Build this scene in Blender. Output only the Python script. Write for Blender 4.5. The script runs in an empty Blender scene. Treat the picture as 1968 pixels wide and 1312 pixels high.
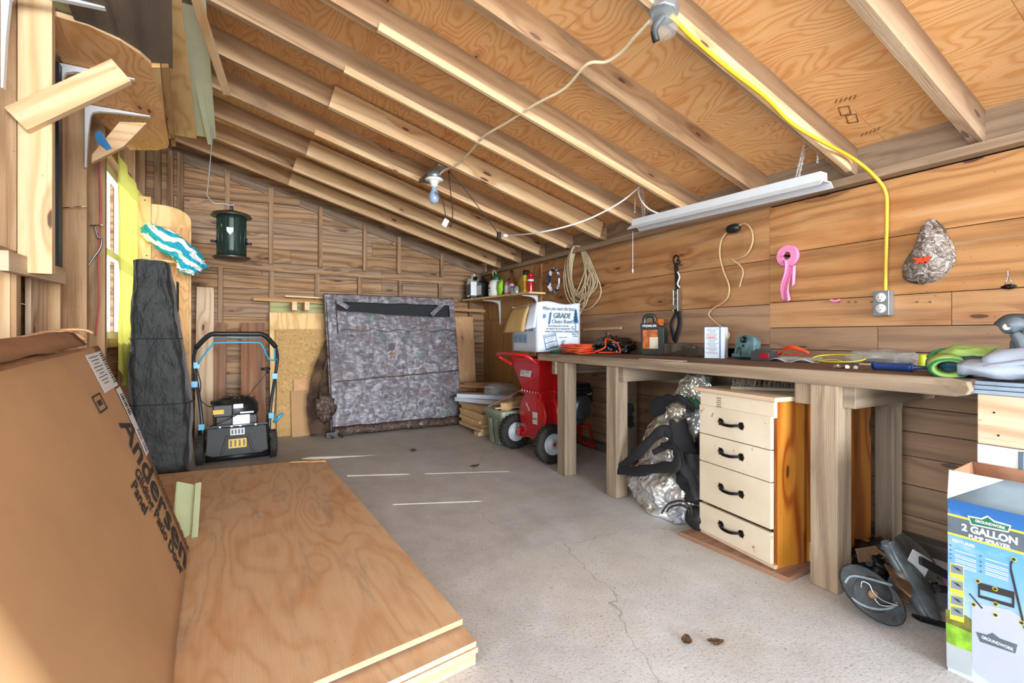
import bpy, bmesh, math, random
from mathutils import Vector, Matrix, noise as mnoise

# ---------------------------------------------------------------- camera, light, exposure
C = bpy.context.scene
COL = C.collection
FPX, YAW, HOR, EYE = 929.3, math.radians(29.23), 645.0, 1.0
SY, CY = math.sin(YAW), math.cos(YAW)
cam_d = bpy.data.cameras.new('camera')
cam = bpy.data.objects.new('camera', cam_d); COL.objects.link(cam)
cam_d.sensor_width = 36; cam_d.lens = FPX / 1968 * 36
cam_d.shift_y = -(656 - HOR) / 1968
cam_d.clip_start = .02
cam.location = (0, 0, EYE); cam.rotation_euler = (math.pi / 2, 0, -YAW)
C.camera = cam

w = bpy.data.worlds.new('sky'); C.world = w; w.use_nodes = True
wn = w.node_tree; bg = wn.nodes['Background']
bg.inputs[0].default_value = (.86, .93, 1, 1); bg.inputs[1].default_value = 2.4

V0 = Vector
def light(kind, name, loc, energy, color=(1, 1, 1), **k):
    d = bpy.data.lights.new(name, kind); d.energy = energy; d.color = color
    for a, b in k.items(): setattr(d, a, b)
    o = bpy.data.objects.new(name, d); COL.objects.link(o); o.location = loc
    return o
sun = light('SUN', 'sun', (-6, 2, 8), 6.0, (1, .95, .85), angle=.006)
sun.rotation_euler = Vector((.736, -.312, -.6)).to_track_quat('-Z', 'Y').to_euler()
day = light('AREA', 'door_daylight', (1.0, -8.5, 1.5), 1500, (.93, .97, 1), shape='RECTANGLE', size=5, size_y=3.0)
day.rotation_euler = (math.radians(92), 0, 0)
side = light('AREA', 'added_side_fill', (-4.4, -1.0, 1.7), 210, (.95, .98, 1), shape='RECTANGLE', size=3.2, size_y=2.4)  # added fill lamp outside the invented opening in the left wall
side.rotation_euler = V0((1, .12, -.03)).to_track_quat('-Z', 'Y').to_euler()
C.view_settings.view_transform = 'Standard'; C.view_settings.look = 'None'
C.view_settings.gamma = 1; C.view_settings.use_curve_mapping = False
C.view_settings.exposure = .38
C.cycles.max_bounces = 8; C.cycles.diffuse_bounces = 5; C.cycles.glossy_bounces = 3
C.cycles.transmission_bounces = 6; C.cycles.transparent_max_bounces = 12
C.cycles.sample_clamp_indirect = 6

# ---------------------------------------------------------------- measuring helper (survey of the room from the eye point)
def ray(u, v):
    l = (u - 984) / FPX
    return Vector((SY + CY * l, CY - SY * l, (HOR - v) / FPX))
def P(u, v, x=None, y=None, z=None):
    d = ray(u, v)
    t = x / d.x if x is not None else y / d.y if y is not None else (z - EYE) / d.z
    return Vector((0, 0, EYE)) + d * t
rnd = random.Random(7)
R = rnd.uniform
V = Vector
XL, XR, YB = -.78, 2.8, 5.75       # inner faces of left studs, right boards, back boards
SL = .281                          # roof fall towards the right wall
def roof(x): return 1.85 + SL * (2.75 - x)   # underside of the rafters

# ---------------------------------------------------------------- materials
class NT:
    def __init__(s, name):
        s.m = bpy.data.materials.new(name); s.m.use_nodes = True
        s.t = s.m.node_tree; s.b = s.t.nodes['Principled BSDF']
    def link(s, a, b): s.t.links.new(a, b)
    def put(s, sock, v):
        if isinstance(v, bpy.types.NodeSocket): s.link(v, sock)
        elif v is not None:
            if hasattr(sock.default_value, '__len__') and hasattr(v, '__len__'):
                n = len(sock.default_value); v = tuple(v)
                sock.default_value = v[:n] if len(v) >= n else v + (1,) * (n - len(v))
            else: sock.default_value = v
    def node(s, ty, ins=(), **props):
        n = s.t.nodes.new('ShaderNode' + ty)
        for k, v in props.items(): setattr(n, k, v)
        if isinstance(ins, dict):
            for k, v in ins.items(): s.put(n.inputs[k], v)
        else:
            for i, v in enumerate(ins): s.put(n.inputs[i], v)
        return n
    def math(s, op, *a, clamp=False): return s.node('Math', a, operation=op, use_clamp=clamp).outputs[0]
    def noise(s, vec, scale, detail=2, rough=.5, dist=0, dim='3D'):
        return s.node('TexNoise', {'Vector': vec, 'Scale': scale, 'Detail': detail, 'Roughness': rough, 'Distortion': dist}, noise_dimensions=dim).outputs[0]
    def scale(s, vec, k): return s.node('Mapping', {'Vector': vec, 'Scale': k}).outputs[0]
    def smooth(s, v, a, b, c=0, d=1): return s.node('MapRange', (v, a, b, c, d), interpolation_type='SMOOTHSTEP').outputs[0]
    def mix(s, f, a, b, mode='MIX'):
        n = s.node('Mix', data_type='RGBA', blend_type=mode)
        s.put(n.inputs[0], f); s.put(n.inputs[6], a); s.put(n.inputs[7], b); return n.outputs[2]
    def ramp(s, v, stops):
        n = s.node('ValToRGB', (v,)); e = n.color_ramp.elements
        while len(e) < len(stops): e.new(.5)
        for i, (p, c) in enumerate(stops): e[i].position = p; e[i].color = tuple(c[:3]) + (1,)
        return n.outputs[0]
    def bump(s, h, strength=.3, dist=.01): s.link(s.node('Bump', {'Strength': strength, 'Distance': dist, 'Height': h}).outputs[0], s.b.inputs['Normal'])
    def set(s, **k):
        for a, v in k.items(): s.put(s.b.inputs[a.replace('_', ' ')], v)
        return s.m
def lin(c):                        # '#rrggbb' -> linear
    c = c.lstrip('#'); o = []
    for i in (0, 2, 4):
        x = int(c[i:i + 2], 16) / 255
        o.append(x / 12.92 if x <= .04045 else ((x + .055) / 1.055) ** 2.4)
    return tuple(o)
M = {}
def wood(name, dark, mid, light_, kind='sawn', knots=.5, stain=.35, staincol='#4a3a2c', rough=.75, ring=22, fine=.5, blotch=.25, bstr=.35, coat=0):
    n = NT(name)
    uv = n.node('TexCoord').outputs['UV']
    tone = n.node('Attribute', attribute_name='tone').outputs['Color']
    sep = n.node('SeparateColor', (tone,)); br, gr = sep.outputs[0], sep.outputs[1]
    v2 = n.node('SeparateXYZ', (uv,)); Vc = v2.outputs[1]
    kv = n.node('TexVoronoi', {'Vector': n.scale(uv, (1.7, 6.0, 1)), 'Scale': 1.0, 'Randomness': .9}, voronoi_dimensions='2D')
    kd = kv.outputs['Distance']; kc = n.node('SeparateColor', (kv.outputs['Color'],)).outputs[0]
    has = n.math('LESS_THAN', kc, knots)
    wob = n.noise(n.scale(uv, (25, 60, 1)), 1, 2)
    kd2 = n.math('ADD', kd, n.math('MULTIPLY', n.math('SUBTRACT', wob, .5), .05))
    ksz = n.math('MULTIPLY_ADD', kc, .10, .035)
    kmask = n.math('MULTIPLY', n.smooth(n.math('DIVIDE', kd2, ksz), 1.15, .75), has)
    kwarp = n.math('MULTIPLY', n.smooth(kd, .35, 0), has)
    if kind == 'ply':
        f1 = n.noise(n.scale(uv, (.9, 2.6, 1)), 1.3, 2.5, .45, .3)
        ph = n.math('MULTIPLY', n.math('ADD', f1, n.math('MULTIPLY', kwarp, .12)), ring)
        ph = n.math('ADD', ph, n.math('MULTIPLY', Vc, 5.0))
    else:
        f1 = n.noise(n.scale(uv, (.55, 4, 1)), 1, 2, .5)
        ph = n.math('ADD', n.math('MULTIPLY', Vc, ring), n.math('MULTIPLY', f1, 4.0))
        ph = n.math('ADD', ph, n.math('MULTIPLY', kwarp, .9))
    rings = n.math('MULTIPLY_ADD', n.math('SINE', n.math('MULTIPLY', ph, 6.283)), .5, .5)
    rings = n.math('POWER', rings, 2.2)
    fg = n.noise(n.scale(uv, (6, 210, 1)), 1, 3, .6)
    fg2 = n.noise(n.scale(uv, (2.2, 42, 1)), 1, 2, .5)
    t = n.math('ADD', n.math('MULTIPLY', rings, 1 - fine), n.math('MULTIPLY', n.math('ADD', n.math('MULTIPLY', fg, .5), n.math('MULTIPLY', fg2, .5)), fine))
    t = n.smooth(t, -.05, 1.05) if kind != 'ply' else n.smooth(t, .05, 1.2)
    col = n.ramp(t, [(0, lin(light_)), (.5, lin(mid)), (1, lin(dark))])
    bl = n.noise(n.scale(uv, (1.3, 3.5, 1)), 1.6, 3, .6)
    col = n.mix(n.math('MULTIPLY', n.smooth(bl, .45, .75), blotch), col, n.mix(1, col, lin('#e9b06a'), 'MULTIPLY'))
    st = n.noise(n.scale(uv, (1.0, 5.0, 1)), 2.3, 5, .68, .4)
    col = n.mix(n.math('MULTIPLY', n.smooth(st, .52, .74), stain), col, lin(staincol))
    col = n.mix(n.math('MULTIPLY', kmask, .85), col, lin('#3d2312'))
    halo = n.math('MULTIPLY', n.smooth(kd, .26, .05), has)
    col = n.mix(n.math('MULTIPLY', halo, .35), col, n.mix(1, col, lin('#b5652f'), 'MULTIPLY'))
    if kind != 'ply':
        ck = n.noise(n.scale(uv, (1.6, 120, 1)), 1, 2, .6)
        col = n.mix(n.math('MULTIPLY', n.smooth(ck, .60, .70), .45 * fine), col, n.mix(1, col, lin('#6a5038'), 'MULTIPLY'))
        lt = n.noise(n.scale(uv, (.8, 9, 1)), 1.7, 4, .65)
        col = n.mix(n.math('MULTIPLY', n.smooth(lt, .52, .72), .35 * stain), col, lin('#d9c4a4'))
    spk = n.noise(n.scale(uv, (70, 90, 1)), 1, 1)
    col = n.mix(n.math('MULTIPLY', n.smooth(spk, .74, .80), .55), col, lin('#2c2018'))
    col = n.mix(gr, col, n.mix(.6, n.node('HueSaturation', {'Saturation': .35, 'Color': col}).outputs[0], lin('#8f867a')))
    col = n.mix(1, col, n.node('CombineColor', (br, br, br)).outputs[0], 'MULTIPLY')
    n.put(n.b.inputs['Base Color'], col)
    n.bump(n.math('ADD', fg, n.math('MULTIPLY', rings, .4)), bstr, .004)
    M[name] = n.set(Roughness=rough, Coat_Weight=coat, Coat_Roughness=.12)
    return M[name]
def plain(name, col, rough=.6, metal=0, var=.12, scale=8, bump=0, bscale=60, coat=0, trans=0, alpha=1, **k):
    n = NT(name); ob = n.node('TexCoord').outputs['Object']
    c = lin(col) if isinstance(col, str) else col
    nz = n.noise(ob, scale, 4, .6)
    hi = tuple(min(1, x * (1 + var)) for x in c); lo = tuple(x * (1 - var) for x in c)
    n.put(n.b.inputs['Base Color'], n.mix(n.smooth(nz, .3, .7), lo, hi))
    if bump: n.bump(n.noise(ob, bscale, 3, .6), bump, .004)
    M[name] = n.set(Roughness=rough, Metallic=metal, Coat_Weight=coat, Transmission_Weight=trans, Alpha=alpha, **k)
    return M[name]

wood('w_right', '#80552f', '#ab7a49', '#c39460', knots=.3, stain=.5, staincol='#79573a', ring=9, fine=.66, blotch=.45, bstr=.5)
wood('w_back', '#6c4a2e', '#9a744e', '#b9956b', knots=.5, stain=.65, staincol='#553722', ring=14, fine=.6, blotch=.35, bstr=.5)
wood('w_rafter', '#86664a', '#ab8862', '#c6a680', knots=.3, stain=.6, staincol='#6f5640', ring=12, fine=.7, blotch=.3, bstr=.5)
wood('w_pine', '#c09668', '#d6b488', '#e3c8a2', knots=.4, stain=.2, staincol='#b08a5c', ring=13, fine=.62, blotch=.2)
wood('w_ply', '#c08548', '#dba468', '#e8bb86', kind='ply', knots=.2, stain=.2, staincol='#b0743c', ring=30, fine=.58, blotch=.3)
wood('w_floorply', '#ac855c', '#cba279', '#dab994', kind='ply', knots=.08, stain=.6, staincol='#94867a', ring=12, fine=.75, blotch=.4)
wood('w_grey', '#625140', '#8a7760', '#a8957c', knots=.3, stain=.55, staincol='#5c4630', ring=13, fine=.72, blotch=.2, bstr=.8)
wood('w_bench', '#3a281c', '#573e2d', '#70543f', knots=.3, stain=.6, staincol='#3a281c', ring=12, fine=.7, blotch=.3, bstr=.5)
wood('w_orange', '#8a4212', '#b0641c', '#c4842e', knots=.6, stain=.25, staincol='#7d360c', ring=10, fine=.35, blotch=.4, rough=.35, coat=.5)
wood('w_panel', '#8a6238', '#b98d58', '#c9a06c', knots=.2, stain=.3, staincol='#7a5330', ring=14, fine=.75, blotch=.3)
wood('w_lightply', '#c79a5c', '#dcb67c', '#e8c890', kind='ply', knots=.1, stain=.08, ring=9, fine=.45)
wood('w_dark', '#4e4640', '#6f655c', '#87796c', knots=.3, stain=.5, staincol='#2f2925', ring=9, fine=.6)
wood('w_brown', '#6a4530', '#8d6146', '#a37656', knots=.2, stain=.3, staincol='#55382a', ring=12, fine=.7)
wood('w_green', '#7e8050', '#a0a070', '#b4b286', knots=.3, stain=.2, ring=12, fine=.6)
wood('w_pale', '#b3926f', '#cdb292', '#dcc6a9', knots=.3, stain=.15, staincol='#a58263', ring=13, fine=.5)

def osb():
    n = NT('osb'); uv = n.node('TexCoord').outputs['UV']
    vo = n.node('TexVoronoi', {'Vector': n.scale(n.node('VectorMath', (uv, n.node('TexNoise', {'Vector': uv, 'Scale': 9.0}).outputs[1]), operation='ADD').outputs[0], (16, 34, 1)), 'Scale': 2.0}, voronoi_dimensions='2D')
    g = n.node('SeparateColor', (vo.outputs['Color'],)).outputs[0]
    f = n.noise(n.scale(uv, (40, 160, 1)), 1, 2)
    col = n.ramp(n.math('ADD', n.math('MULTIPLY', g, .7), n.math('MULTIPLY', f, .3)), [(0, lin('#8f6b3c')), (.5, lin('#b8935c')), (1, lin('#d2b07c'))])
    n.put(n.b.inputs['Base Color'], col); n.bump(g, .3, .003); M['osb'] = n.set(Roughness=.8)
osb()
def concrete():
    n = NT('concrete'); ob = n.node('TexCoord').outputs['Object']
    a = n.noise(ob, .9, 5, .6); b = n.noise(ob, 7, 5, .7); c = n.noise(ob, 110, 3, .7); d = n.noise(n.scale(ob, (14, 14, 1)), 4, 2)
    col = n.ramp(n.math('ADD', n.math('MULTIPLY', a, .6), n.math('MULTIPLY', b, .4)), [(.3, lin('#a4a3a1')), (.5, lin('#bdbdbd')), (.7, lin('#d0d1d2'))])
    tan = n.smooth(n.noise(ob, 1.3, 3, .6), .5, .68)
    far = n.smooth(n.node('SeparateXYZ', (ob,)).outputs[1], .8, 3.8)
    col = n.mix(n.math('MULTIPLY', n.math('ADD', n.math('MULTIPLY', tan, .4), n.math('MULTIPLY', far, .5)), .7), col, lin('#b5aa92'))
    col = n.mix(n.math('MULTIPLY', n.smooth(c, .52, .70), .55), col, lin('#6b665f'))
    col = n.mix(n.math('MULTIPLY', n.smooth(c, .45, .28), .4), col, lin('#d6d4d0'))
    col = n.mix(n.math('MULTIPLY', n.smooth(d, .70, .76), .5), col, lin('#4d4236'))
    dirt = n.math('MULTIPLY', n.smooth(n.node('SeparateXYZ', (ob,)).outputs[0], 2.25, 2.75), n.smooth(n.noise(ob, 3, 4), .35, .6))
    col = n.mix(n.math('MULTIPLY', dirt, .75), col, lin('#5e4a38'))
    # hairline cracks
    cv = n.node('TexVoronoi', {'Vector': n.node('VectorMath', (ob, n.scale(n.node('TexNoise', {'Vector': ob, 'Scale': 3.0, 'Detail': 4.0}).outputs[1], (.35, .35, 0))), operation='ADD').outputs[0], 'Scale': .42}, feature='DISTANCE_TO_EDGE', voronoi_dimensions='2D').outputs[0]
    col = n.mix(n.math('MULTIPLY', n.math('MULTIPLY', n.smooth(cv, .0016, .0004), .35), n.smooth(n.noise(ob, 1.7, 2), .45, .55)), col, lin('#4b453d'))
    n.put(n.b.inputs['Base Color'], col)
    n.bump(n.math('ADD', n.math('MULTIPLY', c, .6), b), .35, .006)
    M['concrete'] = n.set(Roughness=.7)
concrete()
def camo(name, cols, sc=1, branch=.8, sh=1.0):
    n = NT(name); ob = n.node('TexCoord').outputs['Object']
    wv = n.node('VectorMath', (ob, n.scale(n.node('TexNoise', {'Vector': ob, 'Scale': 5.0 * sc, 'Detail': 3.0}).outputs[1], (.12, .12, .12))), operation='ADD').outputs[0]
    a = n.noise(n.scale(wv, (17 * sc, 17 * sc, 30 * sc)), 1, 6, .75)
    b = n.noise(wv, 5.5 * sc, 4, .6); g = n.noise(wv, 3.3 * sc, 3, .5)
    col = n.ramp(a, [(.34, lin(cols[0])), (.44, lin(cols[1])), (.54, lin(cols[2])), (.66, lin(cols[3]))])
    col = n.mix(n.smooth(b, .52, .62, 0, .6), col, lin(cols[4]))
    col = n.mix(n.smooth(n.noise(wv, 2.2 * sc, 5, .7), .5, .6, 0, .35), col, lin(cols[0]))
    col = n.mix(n.smooth(g, .60, .66, 0, .55), col, lin(cols[5]))
    e = n.node('TexVoronoi', {'Vector': n.scale(wv, (1.6, 1.6, 1)), 'Scale': 3.0 * sc}, feature='DISTANCE_TO_EDGE').outputs[0]
    m = n.math('MULTIPLY', n.smooth(e, .016, .007), n.smooth(n.noise(ob, 4 * sc, 1), .48, .58))
    col = n.mix(n.math('MULTIPLY', m, branch), col, lin(cols[6]))
    tr = n.node('TexVoronoi', {'Vector': n.scale(wv, (2.6, 2.6, .7)), 'Scale': 2.2 * sc}, feature='DISTANCE_TO_EDGE').outputs[0]
    col = n.mix(n.math('MULTIPLY', n.smooth(tr, .07, .03), .6), col, lin(cols[7]))
    n.put(n.b.inputs['Base Color'], col); n.bump(a, .25, .004)
    M[name] = n.set(Roughness=.75)
camo('camo', ['#3c3941', '#67646d', '#8a8790', '#b6b4b9', '#6b5a54', '#567468', '#c9c7cc', '#59565f'], branch=.55)
camo('camo_cap', ['#3a2c26', '#5d4a40', '#9c948c', '#c9c6c2', '#463830', '#4b6a4c', '#e0dedb', '#4b403a'], sc=3)
camo('camo_brown', ['#1d1512', '#3a2a24', '#5d4a40', '#8a7a6e', '#2c1d18', '#3d4a3a', '#a89c90', '#33241e'], sc=2)

# ---------------------------------------------------------------- mesh helpers
WM = {}                                   # object name -> frame its mesh and its children live in
def rot(rx=0, ry=0, rz=0): return Matrix.Rotation(rz, 4, 'Z') @ Matrix.Rotation(ry, 4, 'Y') @ Matrix.Rotation(rx, 4, 'X')
def TR(x, y, z, rx=0, ry=0, rz=0): return Matrix.Translation((x, y, z)) @ rot(rx, ry, rz)
def basis(o, x, y, z=None):
    x = V(x).normalized(); y = V(y); y = (y - x * y.dot(x)).normalized(); z = x.cross(y)
    return Matrix(((x.x, y.x, z.x, o[0]), (x.y, y.y, z.y, o[1]), (x.z, y.z, z.z, o[2]), (0, 0, 0, 1)))
def catmull(pts, k=6, closed=False):
    pts = [V(p) for p in pts]; n = len(pts); out = []
    for i in range(n if closed else n - 1):
        g = (lambda j: pts[j % n]) if closed else (lambda j: pts[max(0, min(n - 1, j))])
        a, b, c, d = g(i - 1), g(i), g(i + 1), g(i + 2)
        for s in range(k):
            t = s / k
            out.append(.5 * ((2 * b) + (c - a) * t + (2 * a - 5 * b + 4 * c - d) * t * t + (3 * b - a - 3 * c + d) * t ** 3))
    if not closed: out.append(pts[-1])
    return out
class MB:
    def __init__(s, T=None):
        s.bm = bmesh.new(); s.uv = s.bm.loops.layers.uv.new('UVMap'); s.tn = s.bm.loops.layers.float_color.new('tone'); s.T = T or Matrix()
    def fin(s, f, uvs, tone, m, sm):
        f.material_index = m; f.smooth = sm
        for l, q in zip(f.loops, uvs): l[s.uv].uv = q; l[s.tn] = (tone[0], tone[1], 0, 1)
    def tone(s, tone): return tone if tone else (R(.93, 1.07), 0)
    def box(s, c, d, T=None, grain=None, tone=None, m=0, taper=None):
        """box centred at c with sizes d in frame T; grain = axis index of the wood grain; taper=(kx,ky) scales the top"""
        T = s.T @ (T or Matrix()); tone = s.tone(tone)
        g = grain if grain is not None else max(range(3), key=lambda i: d[i])
        vs = []
        for k in (-1, 1):
            for j in (-1, 1):
                for i in (-1, 1):
                    tx, ty = (taper if taper and k > 0 else (1, 1))
                    vs.append((i * d[0] / 2 * tx, j * d[1] / 2 * ty, k * d[2] / 2))
        bv = [s.bm.verts.new(T @ (V(c) + V(v))) for v in vs]
        o = (R(0, 40), R(0, 40))
        for ax, idx in ((2, (0, 2, 3, 1)), (2, (4, 5, 7, 6)), (1, (0, 1, 5, 4)), (1, (2, 6, 7, 3)), (0, (0, 4, 6, 2)), (0, (1, 3, 7, 5))):
            f = s.bm.faces.new([bv[i] for i in idx])
            if ax == g: a, b = [i for i in range(3) if i != g]
            else: a = g; b = [i for i in range(3) if i not in (g, ax)][0]
            k = .25 if ax == g else 1
            s.fin(f, [(o[0] + vs[i][a] * k, o[1] + vs[i][b] + (vs[i][ax] * 0)) for i in idx], tone, m, False)
        return s
    def beam(s, p0, p1, wd, th, up=(0, 0, 1), m=0, tone=None):
        """board from p0 to p1; th is its size along 'up', wd across"""
        p0, p1 = V(p0), V(p1); d = p1 - p0
        T = basis((p0 + p1) / 2, d, V(up).cross(d) if abs(V(up).normalized().dot(d.normalized())) < .99 else (1, 0, 0))
        return s.box((0, 0, 0), (d.length, wd, th), T, 0, tone, m)
    def prism(s, poly, th, T=None, m=0, tone=None, grain=0, me=None):
        """2D outline in the frame's xy plane, thick along z from 0 to th"""
        T = s.T @ (T or Matrix()); tone = s.tone(tone); o = (R(0, 40), R(0, 40)); n = len(poly)
        me = m if me is None else me
        a = [s.bm.verts.new(T @ V((x, y, 0))) for x, y in poly]; b = [s.bm.verts.new(T @ V((x, y, th))) for x, y in poly]
        q = [(o[0] + p[grain], o[1] + p[1 - grain]) for p in poly]
        s.fin(s.bm.faces.new(a[::-1]), q[::-1], tone, m, False); s.fin(s.bm.faces.new(b), q, tone, m, False)
        L = 0
        for i in range(n):
            j = (i + 1) % n; e = math.dist(poly[i], poly[j])
            s.fin(s.bm.faces.new((a[i], a[j], b[j], b[i])), [(o[0] + L, o[1]), (o[0] + L + e, o[1]), (o[0] + L + e, o[1] + th), (o[0] + L, o[1] + th)], tone, me, False); L += e
        return s
    def tube(s, pts, r, n=8, closed=False, m=0, k=0, flat=1, caps=True, tone=None, up=None):
        if k: pts = catmull(pts, k, closed)
        pts = [s.T @ V(p) for p in pts]; N = len(pts); tone = s.tone(tone)
        rr = r if callable(r) else (lambda t: r)
        t0 = (pts[1] - pts[0]).normalized(); u = V(up) if up else (V((0, 0, 1)) if abs(t0.z) < .9 else V((1, 0, 0)))
        rings = []; L = 0
        for i in range(N):
            a = pts[(i - 1) % N] if closed or i else pts[0]; b = pts[(i + 1) % N] if closed or i < N - 1 else pts[-1]
            t = (b - a)
            if t.length < 1e-9: t = t0
            t = t.normalized(); t0 = t
            u = (u - t * u.dot(t))
            if u.length < 1e-6: u = t.orthogonal()
            u = u.normalized(); w_ = t.cross(u); q = rr(i / (N - 1))
            rings.append([s.bm.verts.new(pts[i] + u * math.cos(2 * math.pi * j / n) * q * flat + w_ * math.sin(2 * math.pi * j / n) * q) for j in range(n)])
        for i in range(N if closed else N - 1):
            A, B = rings[i], rings[(i + 1) % N]; e = (pts[(i + 1) % N] - pts[i]).length
            for j in range(n):
                jj = (j + 1) % n
                s.fin(s.bm.faces.new((A[j], A[jj], B[jj], B[j])), [(L, j / n * .1), (L, (j + 1) / n * .1), (L + e, (j + 1) / n * .1), (L + e, j / n * .1)], tone, m, True)
            L += e
        if not closed and caps:
            for rg in (rings[0][::-1], rings[-1]): s.fin(s.bm.faces.new(rg), [(0, 0)] * n, tone, m, False)
        return s
    def lathe(s, prof, n=24, T=None, m=0, smooth=True, tone=None, arc=None, ms=None):
        T = s.T @ (T or Matrix()); tone = s.tone(tone); rings = []
        for r_, z in prof:
            rings.append([s.bm.verts.new(T @ V((math.cos(2 * math.pi * j / n) * r_, math.sin(2 * math.pi * j / n) * r_, z))) for j in range(n)] if r_ > 1e-6 else [s.bm.verts.new(T @ V((0, 0, z)))])
        for i in range(len(rings) - 1):
            A, B = rings[i], rings[i + 1]; mm = ms[i] if ms else m
            for j in range(n):
                jj = (j + 1) % n; u0, u1 = j / n, (j + 1) / n; za, zb = prof[i][1], prof[i + 1][1]
                if len(A) == 1 and len(B) == 1: continue
                if len(A) == 1: s.fin(s.bm.faces.new((A[0], B[jj], B[j])), [(u0, za), (u1, zb), (u0, zb)], tone, mm, smooth)
                elif len(B) == 1: s.fin(s.bm.faces.new((A[j], A[jj], B[0])), [(u0, za), (u1, za), (u0, zb)], tone, mm, smooth)
                else: s.fin(s.bm.faces.new((A[j], A[jj], B[jj], B[j])), [(u0, za), (u1, za), (u1, zb), (u0, zb)], tone, mm, smooth)
        return s
    def cyl(s, a, b, r, n=16, m=0, r2=None):
        a, b = V(a), V(b); T = basis(a, (b - a).orthogonal(), (b - a).cross((b - a).orthogonal())); h = (b - a).length
        r2 = r if r2 is None else r2
        if (T.to_3x3() @ V((0, 0, 1))).dot(b - a) < 0: T = T @ Matrix.Rotation(math.pi, 4, 'X')
        return s.lathe([(0, 0), (r, 0), (r, 0), (r2, h), (r2, h), (0, h)], n, T, m, smooth=n > 8)
    def grid(s, fn, nu, nv, m=0, size=(1, 1), closed_u=False, smooth=True, tone=None, mfn=None):
        tone = s.tone(tone); o = (R(0, 9), R(0, 9))
        g = [[s.bm.verts.new(s.T @ V(fn(i / nu, j / nv))) for j in range(nv + 1)] for i in range(nu if closed_u else nu + 1)]
        for i in range(nu):
            for j in range(nv):
                i2 = (i + 1) % len(g)
                s.fin(s.bm.faces.new((g[i][j], g[i2][j], g[i2][j + 1], g[i][j + 1])), [(o[0] + a / nu * size[0], o[1] + b / nv * size[1]) for a, b in ((i, j), (i + 1, j), (i + 1, j + 1), (i, j + 1))], tone, mfn(i / nu, j / nv) if mfn else m, smooth)
        return s
    def blob(s, c, rad, n=3, amp=.15, freq=3, seed=0, m=0, T=None, fn=None, flatz=None, tone=None, ridge=False):
        """lumpy closed body: icosphere pushed by noise; flatz clips its underside"""
        T = s.T @ (T or Matrix()); tone = s.tone(tone); t = bmesh.new(); bmesh.ops.create_icosphere(t, subdivisions=n, radius=1)
        mp = {}
        for v in t.verts:
            q = v.co.normalized(); k = mnoise.fractal(q * freq + V((seed * 3.1, seed, 0)), .8, 2.1, 4)
            if ridge: k = 1 - abs(k) * 3
            p = V((q.x * rad[0], q.y * rad[1], q.z * rad[2])) * (1 + amp * k) + V(c)
            if fn: p = V(fn(p, q))
            if flatz is not None and p.z < flatz: p.z = flatz
            mp[v.index] = s.bm.verts.new(T @ p)
        for f in t.faces:
            try: s.fin(s.bm.faces.new([mp[v.index] for v in f.verts]), [(v.co.x, v.co.z) for v in f.verts], tone, m, True)
            except ValueError: pass
        t.free(); return s
    def text(s, string, size, T=None, m=0, ext=.0008, align='CENTER', sx=1, bold=0, shear=0, spacing=1, lines=1):
        cu = bpy.data.curves.new('t', 'FONT'); cu.body = string; cu.size = size; cu.extrude = ext; cu.align_x = align; cu.align_y = 'CENTER'
        cu.offset = bold; cu.shear = shear; cu.space_character = spacing; cu.space_line = lines; cu.resolution_u = 3
        ob = bpy.data.objects.new('t', cu); me = ob.to_mesh()
        Tm = s.T @ (T or Matrix()) @ Matrix.Diagonal((sx, 1, 1, 1)); mp = [s.bm.verts.new(Tm @ v.co) for v in me.vertices]
        for p in me.polygons:
            try: s.fin(s.bm.faces.new([mp[i] for i in p.vertices]), [(0, 0)] * len(p.vertices), (1, 0), m, False)
            except ValueError: pass
        ob.to_mesh_clear(); bpy.data.objects.remove(ob); bpy.data.curves.remove(cu); return s
    def build(s, name, mats, parent=None, local=False, label=None, cat=None, group=None, kind=None, bev=0, sub=0, solid=0, weld=False, recalc=True, sm=None, split=False):
        if split:
            return s.build_split(name, mats, parent, local, label, bev)
        if weld: bmesh.ops.remove_doubles(s.bm, verts=s.bm.verts, dist=1e-5)
        if recalc: bmesh.ops.recalc_face_normals(s.bm, faces=s.bm.faces)
        if sm is not None:
            for f in s.bm.faces: f.smooth = sm
        me = bpy.data.meshes.new(name); o = bpy.data.objects.new(name, me); COL.objects.link(o)
        if parent is not None:
            o.parent = parent; F = WM[parent.name]
            if not local: s.bm.transform(F.inverted())
        elif local: F = Matrix()
        else:
            vs = [v.co for v in s.bm.verts]
            b = V(((min(v.x for v in vs) + max(v.x for v in vs)) / 2, (min(v.y for v in vs) + max(v.y for v in vs)) / 2, min(v.z for v in vs)))
            F = Matrix.Translation(b); s.bm.transform(F.inverted()); o.location = b
        WM[o.name] = F
        s.bm.to_mesh(me); s.bm.free()
        for x in (mats if isinstance(mats, (list, tuple)) else [mats]): me.materials.append(M[x] if isinstance(x, str) else x)
        if bev: q = o.modifiers.new('edge', 'BEVEL'); q.width = bev; q.segments = 2; q.limit_method = 'ANGLE'; q.harden_normals = False
        if solid: q = o.modifiers.new('thick', 'SOLIDIFY'); q.thickness = solid; q.offset = 0
        if sub: q = o.modifiers.new('soft', 'SUBSURF'); q.levels = q.render_levels = sub
        return tag(o, label, cat, group, kind)
def _islands(bm):
    bm.verts.ensure_lookup_table(); seen = set(); out = []
    for v in bm.verts:
        if v.index in seen: continue
        st = [v]; seen.add(v.index); g = []
        while st:
            a = st.pop(); g.append(a.index)
            for e in a.link_edges:
                o = e.other_vert(a)
                if o.index not in seen: seen.add(o.index); st.append(o)
        out.append(set(g))
    return out
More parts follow.
